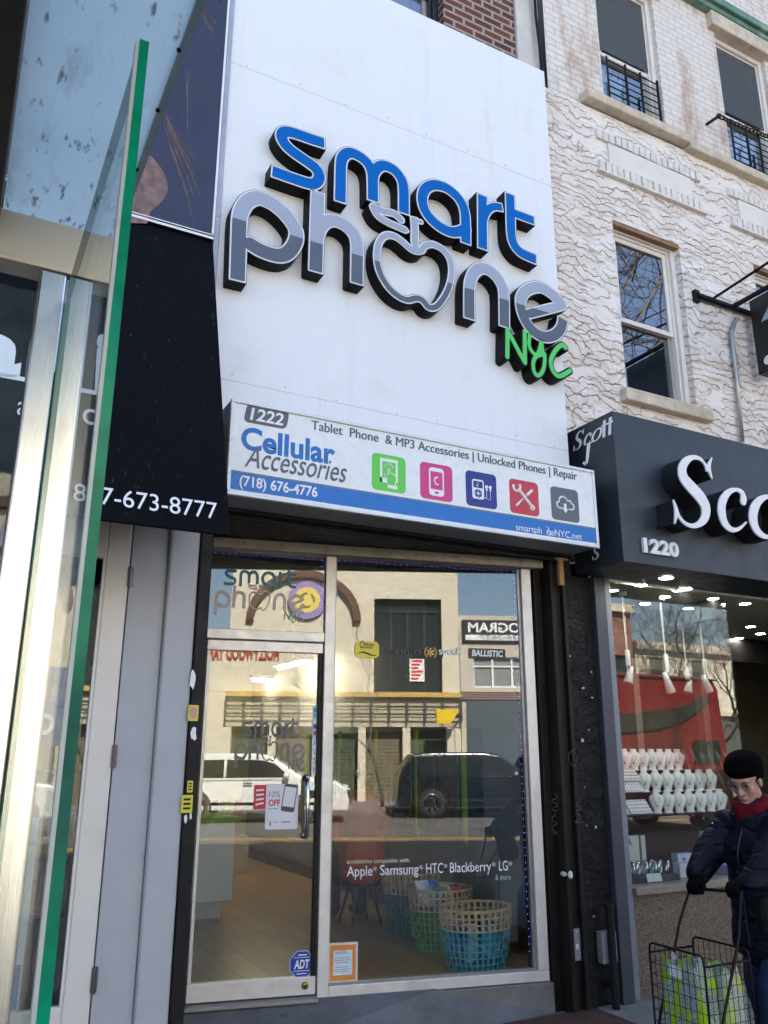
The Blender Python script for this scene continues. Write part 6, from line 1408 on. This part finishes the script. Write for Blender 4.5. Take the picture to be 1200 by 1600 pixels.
# ------------------------------------------------------------------ across the street (seen mirrored in the glass)
def RS(px, py, Y):                        # mirrored in the jewellery window
    d = ray(px, py); p = CAM+d*(4.722/d[1]); d = d*np.array([1, -1, 1]); return p+d*((Y-p[1])/d[1])
MO = lambda X, Z, lift=.003: frame((X, Yo+lift, Z), (-1, 0, 0), (0, 0, 1))
CREAM = pm('cream_stucco', (.66, .60, .47), .85, var=.06, vs=.8, dirt=.25, dirtcol=(.4, .35, .25), bump=.1)
DGLASS = pm('dark_glazing', (.02, .03, .035), .06, spec=.8)
A = RF(362, 950, Yo); B = RF(716, 950, Yo); wa_ = RF(585, 935, Yo); wb_ = RF(692, 1083, Yo)
cb = thing('cream_building', 'cream building across the street with a brown arch and a wide dark window', 'building', (2, Yo, 0))
q = MB(); xL, xR = A[0], B[0]
wz0, wz1 = wb_[2], wa_[2]; bz = RF(600, 1082, Yo)[2]
hol = [(wa_[0], wb_[0], wz0, wz1)]
holed_wall(q, xL, xR, bz, 10.2, Yo, hol, depth=-.3); q.box(xL, xR, Yo-9, Yo-.6, 0, 10.15); q.box(xL-.02, xL+.2, Yo-9, Yo-.01, 0, 10.2); q.box(xR-.2, xR-.002, Yo-9, Yo-.01, 0, 10.2); q.build('wall', CREAM, cb)
zw = RF(345, 988, Yo)[2]; q = MB(); q.box(xL-4.5, xL-.021, Yo-9, Yo-.002, bz, zw); q.box(xL-4.5, xL-.021, Yo-.55, Yo+.01, 0, bz-.01); q.build('low_wing', CREAM, cb)
q = MB(); q.box(xL, xR, Yo-.3, Yo+.02, 10.2, 10.5); q.build('coping', FRAMEW, cb)
for (a, b, c, d) in hol:
    q = MB(); q.box(a, b, Yo-.29, Yo-.25, c, d); wo = q.build('window', DGLASS, cb); q = MB()
    for k in range(5): x = a+(b-a)*k/4; q.box(x-.03, x+.03, Yo-.25, Yo-.19, c, d)
    for z in (c, c+(d-c)*.86, d-.06): q.box(a, b, Yo-.245, Yo-.195, z, z+.06)
    q.build('frame', pm('dark_mullion', (.03, .035, .04), .4), wo)
q = MB(); q.box(xL, xR, Yo+.0, Yo+.22, bz-.16, bz-.002); q.build('ledge', pm('ochre_ledge', (.55, .36, .09), .6), cb)
q = MB()
for z in (bz-.35, bz-.6, bz-.85): q.box(xL, xR, Yo+.15, Yo+.18, z, z+.04)
for k in range(14): x = xL+(xR-xL)*k/13; q.box(x-.03, x+.03, Yo+.14, Yo+.19, bz-1.0, bz-.16)
q.build('railing', pm('dark_railing', (.05, .045, .04), .5), cb)
zs_ = RF(600, 1112, Yo)[2]
q = MB(); q.box(xL, xR, Yo-.55, Yo+.02, zs_-.5, bz-.17); q.build('fascia', pm('buff_fascia', (.50, .44, .32), .7, dirt=.4), cb)
for k in range(5):
    x0 = xL+.2+(xR-xL-.4)*k/5; x1 = x0+(xR-xL-.4)/5-.3
    q = MB(); q.box(x0, x1, Yo-.5, Yo-.4, 0, zs_-.5)
    for j in range(int((zs_-.5)/.12)): q.box(x0, x1, Yo-.40, Yo-.385, j*.12, j*.12+.09)
    q.build('roller_gate', pm('gate_%d' % (k % 2), [(.10, .12, .07), (.20, .17, .11)][k % 2], .5, .3), cb)
    q = MB(); q.box(x1+.02, x1+.28, Yo-.5, Yo, 0, zs_-.5); q.build('pier', CREAM, cb)
# arch
la, ra, ct_ = RF(391, 969, Yo), RF(558, 984, Yo), RF(525, 912, Yo); cx = (la[0]+ra[0])/2; R_ = (ra[0]-la[0])/2; zl = la[2]; hgt = (ct_[2]-zl)/math.sqrt(max(.05, 1-((ct_[0]-cx)/R_)**2))
q = MB(); pts_ = [(cx+R_*math.cos(t), zl+hgt*math.sin(t)) for t in np.linspace(0, PI, 30)]
for w_, y0, y1, mi in ((.13, .02, .20, 0),):
    for (a, b) in zip(pts_, pts_[1:]):
        dx, dz = b[0]-a[0], b[1]-a[1]; L = math.hypot(dx, dz); nx, nz = -dz/L*w_, dx/L*w_
        q.add([(a[0]-nx, Yo+y1, a[1]-nz), (a[0]+nx, Yo+y1, a[1]+nz), (b[0]+nx, Yo+y1, b[1]+nz), (b[0]-nx, Yo+y1, b[1]-nz), (a[0]-nx, Yo, a[1]-nz), (a[0]+nx, Yo, a[1]+nz), (b[0]+nx, Yo, b[1]+nz), (b[0]-nx, Yo, b[1]-nz)], [(0, 1, 2, 3), (0, 4, 5, 1), (3, 2, 6, 7)])
q.build('arch', pm('brown_arch', (.12, .055, .03), .5), cb, weld=True)
rs = thing('round_sign', 'round violet and yellow sign under the brown arch across the street', 'sign', (cx, Yo, zl)); c0_ = RF(480, 938, Yo); r0 = abs(RF(510, 938, Yo)[0]-c0_[0]); q = MB(); q.prism(circ(0, 0, r0, 32), MO(c0_[0], c0_[2]), 0, .12); q.build('rim', pm('violet_sign', (.30, .22, .48), .5), rs)
q = MB(); q.prism(circ(0, 0, r0*.68, 32), MO(c0_[0], c0_[2], .125), 0, .01); q.build('disc', pm('yellow_sign', (.72, .58, .14), .5), rs); q = MB()
for t0_ in (0.4, 2.2, 4.2): q.tube([MO(c0_[0], c0_[2], .145) @ Vector((r0*.36*math.cos(t), r0*.36*math.sin(t), 0)) for t in np.linspace(t0_, t0_+1.2, 8)], .035, 6)
q.build('drawing', pm('ochre_mark', (.35, .25, .05), .5), rs)
hw_ = thing('lettering_sign', 'red raised letters across the cream building reading Hollywood Tans', 'sign', (0, Yo, 4.5)); a, b = RF(436, 1030, Yo), RF(318, 1030, Yo); text('HOLLYWOOD TANS', 'lettering', pm('red_letters', (.50, .06, .03), .5), hw_, MO(a[0], a[2], .01), w=a[0]-b[0], h=.38, d=.06, bold=.02)
yb_ = thing('box_sign', 'bright yellow box sign projecting over the far pavement', 'sign', (5, Yo+.5, 3)); a, b = RF(681, 1131, Yo+.6), RF(713, 1109, Yo+.6); q = MB(); q.prism([(a[0], a[2]), (b[0]-.25, a[2]), (b[0]+.1, b[2]), (a[0], b[2])], frame((0, Yo+.6, 0), (1, 0, 0), (0, 0, 1)), -.25, .0); q.build('box', pm('sign_yellow', (.80, .55, .01), .4), yb_); q = MB(); q.tube([(b[0], Yo+.5, b[2]-.2), (b[0]+.3, Yo, b[2]-.2)], .03, 6); q.build('bracket', BLACKP, yb_)
fr_a, fr_b = RF(641, 1064, Yo), RF(664, 1029, Yo); nt_ = thing('notice_board', 'white notice with red writing in the wide window across the street', 'notice', (fr_a[0], Yo, fr_a[2])); q = MB(); q.box(fr_a[0], fr_b[0], Yo-.18, Yo-.17, fr_a[2], fr_b[2]); q.build('board', WHITE, nt_)
q = MB()
for k in range(6): z = fr_b[2]-(fr_b[2]-fr_a[2])*(k+.6)/6.4; q.box(fr_a[0]+.06, fr_b[0]-.06-.08*(k % 3), Yo-.169, Yo-.165, z-.035, z+.035)
q.build('print', RED, nt_)
# building with the school sign
xr0 = B[0]+.02; zt2 = RF(760, 962, Yo)[2]
sb_ = thing('school_building', 'lower pale building across the street with a black and white school program sign', 'building', (xr0, Yo, 0)); q = MB(); w0, w1 = RF(741, 1074, Yo), RF(830, 1027, Yo)
holed_wall(q, xr0, xr0+9, 0, zt2, Yo, [(w0[0], w1[0], w0[2], w1[2])], depth=-.2); q.box(xr0, xr0+9, Yo-8, Yo-.5, 0, zt2-.02); q.build('wall', pm('pale_plaster', (.55, .50, .42), .85, dirt=.3), sb_)
q = MB(); q.box(w0[0], w1[0], Yo-.19, Yo-.15, w0[2], w1[2]); wo = q.build('window', pm('curtained_glass', (.25, .27, .27), .15, var=.3, vs=14, stretch=(3, 1, .2)), sb_); q = MB()
for k in range(4): x = w0[0]+(w1[0]-w0[0])*k/3; q.box(x-.035, x+.035, Yo-.15, Yo-.09, w0[2], w1[2])
for z in (w0[2], (w0[2]+2*w1[2])/3, w1[2]-.06): q.box(w0[0], w1[0], Yo-.148, Yo-.095, z, z+.05)
q.build('frame', WHITE, wo)
zc0, zc1 = RF(760, 1094, Yo)[2], RF(760, 1081, Yo)[2]; q = MB(); q.box(xr0, xr0+9, Yo, Yo+.06, zc0, zc1); q.build('brick_course', BRICKRED, sb_); q = MB(); q.box(xr0+.2, xr0+8.8, Yo+.0, Yo+.08, 0, zc0-.02); q.build('shop_front', pm('slate_shop_front', (.08, .10, .12), .4), sb_)
sg = thing('school_sign', 'black and white school program sign with a phone number', 'sign', (xr0+2, Yo, 5)); s0, s1 = RF(721, 1003, Yo), RF(721, 969, Yo); zm = s0[2]+(s1[2]-s0[2])*.32; q = MB(); q.box(xr0+.1, xr0+5.2, Yo+.0, Yo+.1, s0[2], s1[2]); q.build('board', VK, sg)
q = MB(); q.box(xr0+.2, xr0+5.1, Yo+.1, Yo+.104, s0[2]+.06, zm); q.build('strip', WHITE, sg); text('SCHOOL PROGRAM', 'lettering', WHITE, sg, MO(xr0+5.0, zm+.1, .102), w=4.7, h=(s1[2]-zm)*.62, d=.004, bold=.03); text('718-336-3627', 'lettering', GREYT, sg, MO(xr0+3.0, s0[2]+.1, .106), w=2.3, h=(zm-s0[2])*.6, d=.003, bold=.02)
# further houses along the far side
def house(name, label, x0, x1, zt, mat, rows, ncol, setb=0, win=DGLASS):
    t = thing(name, label, 'building', ((x0+x1)/2, Yo-setb, 0)); Y = Yo-setb; hs_ = []
    for r_ in range(rows):
        for c in range(ncol):
            cx_ = x0+(x1-x0)*(c+.5)/ncol; z = 4.0+r_*3.1
            if z+1.7 < zt-.3: hs_.append((cx_-.5, cx_+.5, z, z+1.7))
    q = MB(); holed_wall(q, x0, x1, 3.4, zt, Y, hs_, depth=-.2); q.box(x0, x1, Y-8, Y-.4, 0, zt-.02); q.box(x0, x0+.1, Y-8, Y-.01, 0, zt); q.box(x1-.1, x1, Y-8, Y-.01, 0, zt); q.build('wall', mat, t)
    for (a, b, c, d) in hs_:
        q = MB(); q.box(a, b, Y-.19, Y-.16, c, d); wo = q.build('window', win, t); q = MB(); q.box(a, b, Y-.158, Y-.11, (c+d)/2-.03, (c+d)/2+.03); q.box(a, a+.06, Y-.157, Y-.112, c, d); q.box(b-.06, b, Y-.157, Y-.112, c, d); q.build('frame', WHITE, wo)
    q = MB(); q.box(x0-.05, x1+.05, Y-.3, Y+.25, zt, zt+.35); q.box(x0, x1, Y-.1, Y+.1, 3.2, 3.4); q.build('cornice', SILLM, t)
    q = MB(); q.box(x0+.2, x1-.2, Y-.35, Y-.1, 0, 3.2); q.build('shop_front', pm('shop_dark_'+name, (.07, .08, .08), .3, var=.4, vs=1.2), t); return t
RB = brick_mat('orange_brick', (.30, .10, .05), (.22, .07, .04), (.35, .3, .25))
house('brick_building', 'tall dark brick building across the street left of the cream one', xL-18, xL-4.6, 9, BRICKRED, 1, 5)
p0 = RS(948, 955, Yo); p1 = RS(984, 955, Yo)
house('brick_house', 'orange brick house across the street with a pale cornice', p0[0]-3.2, p1[0], p0[2], RB, 2, 3)
house('low_house', 'low cream shop house across the street with tall windows', xr0+9.1, p0[0]-3.3, 7.0, CREAM, 1, 4)
house('low_shop', 'low buff shop row far along the street', p1[0]+.1, p1[0]+16, RS(1010, 1015, Yo)[2], CREAM, 1, 6)
house('far_brick_house', 'far brick house at the end of the street', p1[0]+16.1, p1[0]+34, 8.5, RB, 2, 7)
t = thing('brick_building', 'unseen plain brick building added beyond the jewellery shop to shade the street', 'building', (22, 4.7, 0)); q = MB(); holed_wall(q, 12.65, 40, 0, 10.9, 4.7, [(14+2.2*k, 15+2.2*k, 4.6+3*j, 6.3+3*j) for k in range(11) for j in range(2)], depth=.2); q.box(12.65, 40, 5.0, 13, 0, 10.8); q.build('wall', BRICKRED, t)  # out of view; added so the near row's shadow runs on
for k in range(11):
    for j in range(2): q = MB(); q.box(14+2.2*k, 15+2.2*k, 4.86, 4.9, 4.6+3*j, 6.3+3*j); q.build('window', DGLASS, t)

# ------------------------------------------------------------------ trees
BARK = pm('bare_bark', (.10, .085, .07), .9, var=.3, vs=20, bump=.5, bs=40)
def tree(label, x, y, h, spread, seed, levels=5, z0=0.0, r0=.13, group=None, lean=(0, 0), limbs=()):
    rr = random.Random(seed); t = thing('bare_tree', label, 'tree', (x, y, z0), group=group); qt = MB(); qb = MB()
    def grow(p, d, L, r, lv):
        q = qt if lv >= levels-1 else qb; n = 6; pts_ = [p]; d = d.normalized()
        for i in range(n):
            d = (d+Vector((rr.uniform(-1, 1), rr.uniform(-1, 1), rr.uniform(-.3, .6)))*.26).normalized(); pts_.append(pts_[-1]+d*L/n)
        r1 = max(.007, r*.64) if lv else .005
        q.tube(pts_, [r+(r1-r)*i/n for i in range(n+1)], 6 if lv > 2 else (5 if lv > 1 else 3), caps=lv > 2)
        if lv == 0: return
        for k in range(rr.choice((2, 3, 3))+(1 if lv < 3 else 0)):
            i = n-rr.choice((0, 0, 1, 1, 2)); a = rr.uniform(0, 2*PI); side = Vector((math.cos(a), math.sin(a), rr.uniform(-.1, .5)))
            grow(pts_[i], d*.75+side*rr.uniform(.45, .95)*spread, L*rr.uniform(.58, .8), r1*rr.uniform(.6, .9), lv-1)
    grow(Vector((x, y, z0)), Vector((lean[0], lean[1], 1)), h*.34, r0, levels)
    for L in limbs:
        L2 = [Vector(tuple(v)) for v in cr(L, 6)]; n = len(L2); rs_ = [.058-.042*i/(n-1) for i in range(n)]; qb.tube(L2, rs_, 7)
        for i in range(5, n-1, 2):
            a = rr.uniform(0, 2*PI); d0 = (L2[i+1]-L2[i]).normalized(); grow(L2[i], d0*.8+Vector((math.cos(a), math.sin(a), rr.uniform(-.2, .5)))*.8, rr.uniform(1.0, 1.7), rs_[i]*.5, 3)
    qt.build('trunk', BARK, t, smooth=True); qb.build('crown', BARK, t, smooth=True); return t
def RU(px, py, Y):
    d = ray(px, py); p = CAM+d*(4.82/d[1]); d = d*np.array([1, -1, 1]); return tuple(float(v) for v in p+d*((Y-p[1])/d[1]))
LIMBS = [[(12.68, .5, 6.2), (12.0, .5, 8.6), RU(1085, 345, .55), RU(1040, 420, .5), RU(1000, 495, .5), RU(950, 585, .5)], [(12.68, .5, 5.4), (12.0, .6, 7.0), RU(1100, 450, .75), RU(1058, 500, .7), RU(1030, 540, .65), RU(985, 610, .6)], [(12.0, .5, 8.4), RU(1040, 330, .3), RU(1005, 370, .3), RU(985, 430, .35), RU(960, 485, .4)]]
tree('bare street tree at the near kerb whose branches mirror in the upper windows', 12.7, .5, 11.0, 1.0, 5, 6, r0=.16, lean=(-.03, .02), limbs=LIMBS)
p = RF(598, 1200, -15.2); tree('slim bare sapling on the far pavement before the cream building', p[0], -15.3, 6.0, .6, 12, 5, r0=.06)
for k, (px, Y) in enumerate(((1020, -15.3), (1062, -15.4), (1105, -15.2), (1140, -15.4))):
    p = RS(px, 1000, Y); tree(['bare tree nearest the orange brick house', 'second bare tree along the far pavement', 'third bare tree along the far pavement', 'bare tree farthest along the far pavement'][k], p[0], Y, 9.5, 1.1, 20+k, 6, r0=.13, group='bare trees on the far pavement')

# ------------------------------------------------------------------ vehicles
TYRE = pm('tyre_rubber', (.015, .015, .016), .8); RIMM = pm('alloy_rim', (.5, .5, .52), .25, 1.0); CGLASS = pm('tinted_car_glass', (.012, .016, .018), .05, spec=.9); LAMP = pm('headlamp', (.6, .62, .65), .15, spec=.8)
def vehicle(name, label, cat, x0, y0, L, Wd, prof, glass_, paint, wheels, wr, flip=1, extras=None):
    """prof: side outline (u along length from the rear, z); glass_: window polygons in u,z"""
    t = thing(name, label, cat, (x0, y0, -.14)); zmx = max(p[1] for p in prof); zb_ = zmx*.52
    X = lambda u: x0+flip*u
    def inset(z): return 0 if z < zb_ else .20*(z-zb_)/(zmx-zb_)
    q = MB(); n = len(prof)
    stations = [(-Wd/2, .0), (-Wd/2+.05, .03), (Wd/2-.05, .03), (Wd/2, .0)]
    vs = []
    for sy, up in stations:
        for (u, z) in prof:
            k = 1-inset(z)/(Wd/2); vs.append((X(u), y0+sy*k, z-.14+up*(z > zb_)))
    fs = []
    for s_ in range(3):
        for i in range(n): fs.append((s_*n+i, s_*n+(i+1) % n, (s_+1)*n+(i+1) % n, (s_+1)*n+i))
    fs += [tuple(range(n)), tuple(range(3*n, 4*n))[::-1]]
    q.add(vs, fs); bo = q.build('body', paint, t, bevel=.03, weld=True)
    for side in (-1, 1):
        for poly in glass_:
            q = MB(); P_ = [(X(u), y0+side*(Wd/2-inset(z)+.004), z-.14) for u, z in poly]; Q_ = [(a, b-side*.03, c) for a, b, c in P_]; m = len(poly); q.add(P_+Q_, [tuple(range(m)), tuple(range(m, 2*m))[::-1]]+[(i, m+i, m+(i+1) % m, (i+1) % m) for i in range(m)]); q.build('window', CGLASS, t)
        for u in wheels:
            M = Matrix.Translation((X(u), y0+side*(Wd/2-.11), wr-.14)) @ Matrix.Rotation(PI/2, 4, 'X'); q = MB(); q.lathe([(wr*.62, -.11), (wr*.92, -.115), (wr, -.08), (wr, .08), (wr*.92, .115), (wr*.62, .11)], n=26, M=M, cap=False); w_o = q.build('wheel', TYRE, t, smooth=True)
            q = MB(); q.lathe([(wr*.66, -.10), (wr*.66, .10), (wr*.60, .112), (wr*.60, -.112), (wr*.66, -.10)], n=26, M=M)
            for k in range(8):
                a = 2*PI*k/8; R2 = M @ Matrix.Rotation(a, 4, 'Z')
                for yy in (-.10, .08): q.box(0, wr*.62, -.022, .022, yy, yy+.02, M=R2)
            q.build('rim', RIMM, w_o)
            q = MB(); q.lathe([(wr*1.0, -.118), (wr*1.12, -.118), (wr*1.12, .118), (wr*1.0, .118)], n=26, M=M, cap=False); q.build('wheel_arch', BLACKP, t)
    if extras: extras(t, X)
    return t
def suv_prof(L, h): return [(0, .30), (.02, .75), (.06, 1.02), (.18, 1.30), (.45, h-.06), (.9, h), (L*.50, h), (L*.58, h-.06), (L*.735, 1.12), (L*.76, 1.07), (L*.93, .97), (L*.985, .82), (L, .55), (L-.03, .30)]
def suv_glass(L, h): return [[(.55, 1.12), (.72, h-.14), (L*.33, h-.12), (L*.33, 1.10)], [(L*.345, 1.10), (L*.345, h-.12), (L*.53, h-.13), (L*.60, h-.22), (L*.685, 1.10)]]
def suv_extras(L, Wd, chrome=False):
    def f(t, X):
        y = t.location[1]
        for s_ in (-1, 1):
            q = MB(); q.ball((X(L-.16), y+s_*(Wd/2-.16), .66), (.20, .14, .07), 12, 8); q.build('headlight', LAMP, t, smooth=True)
            q = MB(); q.ball((X(L*.665), y+s_*(Wd/2+.10), 1.0), (.09, .11, .07), 10, 7); q.build('mirror', CHROME if chrome else t.children[0].data.materials[0], t, smooth=True)
            q = MB(); q.box(X(.35), X(L-.8), y+s_*(Wd/2+.002), y+s_*(Wd/2+.016), .30, .36); q.box(X(.6), X(L*.68), y+s_*(Wd/2+.002), y+s_*(Wd/2+.012), .945, .965); q.box(X(L*.44), X(L*.44+.22), y+s_*(Wd/2+.002), y+s_*(Wd/2+.03), .80, .83); q.build('trim', CHROME if chrome else BLACKP, t)
        q = MB(); q.box(X(L-.01), X(L+.015), y-.45, y+.45, .42, .68); q.build('grille', BLACKP, t)
    return f
p = RF(546, 1230, -11.3)
vehicle('parked_car', 'white off-road car with dark windows across the street', 'car', p[0]-4.75, -12.25, 4.75, 1.9, suv_prof(4.75, 1.64), suv_glass(4.75, 1.64), pm('white_car_paint', (.75, .75, .72), .2, var=.01, coat=.5), (.9, 3.78), .37, extras=suv_extras(4.75, 1.9))
p = RF(672, 1245, -13.2)
vehicle('parked_car', 'near black off-road car with chrome strips at the far kerb', 'car', p[0]-.95, -13.65, 4.9, 1.9, suv_prof(4.9, 1.68), suv_glass(4.9, 1.68), pm('black_car_paint', (.006, .008, .012), .15, var=.01, coat=.6), (.95, 3.9), .39, extras=suv_extras(4.9, 1.9, True))
pr, pl_ = RS(1128, 1058, -5.0), RS(950, 1060, -5.0); vh = float(pr[2])+.14-.03; VL = 6.4
def van_extras(t, X):
    y = t.location[1]
    q = MB(); q.add([(X(VL*.55), y+1.056, 2.0), (X(VL*.35), y+1.056, 2.12), (X(VL*.2), y+1.056, 2.36), (X(VL*.06), y+1.056, 2.85), (X(VL*.12), y+1.056, 2.88), (X(VL*.25), y+1.056, 2.6), (X(VL*.55), y+1.056, 2.4)], [tuple(range(7)), tuple(range(7))[::-1]][:1]); q.build('stripe', VK, t)
    q = MB(); q.tube([(X(0.02), y+.9, vh-.18), (X(VL-.1), y+.9, vh-.18)], .02, 6); q.build('roof_rail', CHROME, t)
    for s_ in (-1, 1): q = MB(); q.ball((X(VL-.08), y+s_*.8, .75), (.12, .14, .12), 10, 7); q.build('headlight', LAMP, t, smooth=True)
vehicle('delivery_van', 'tall red delivery van with a black swoosh driving along the road', 'van', pr[0], -6.05, VL, 2.1, [(0, .35), (0, vh-.25), (.12, vh-.04), (.5, vh), (VL-1.3, vh), (VL-1.0, vh-.08), (VL-.75, 1.5), (VL-.15, 1.2), (VL, .95), (VL, .35)], [[(VL-1.75, 1.3), (VL-1.75, 2.0), (VL-1.15, 2.0), (VL-.85, 1.3)], [(.30, 1.50), (.30, 2.0), (1.15, 2.0), (1.15, 1.50)]], pm('red_van_paint', (.16, .010, .014), .25, var=.02, coat=.5), (.95, VL-.95), .36, flip=-1, extras=van_extras)
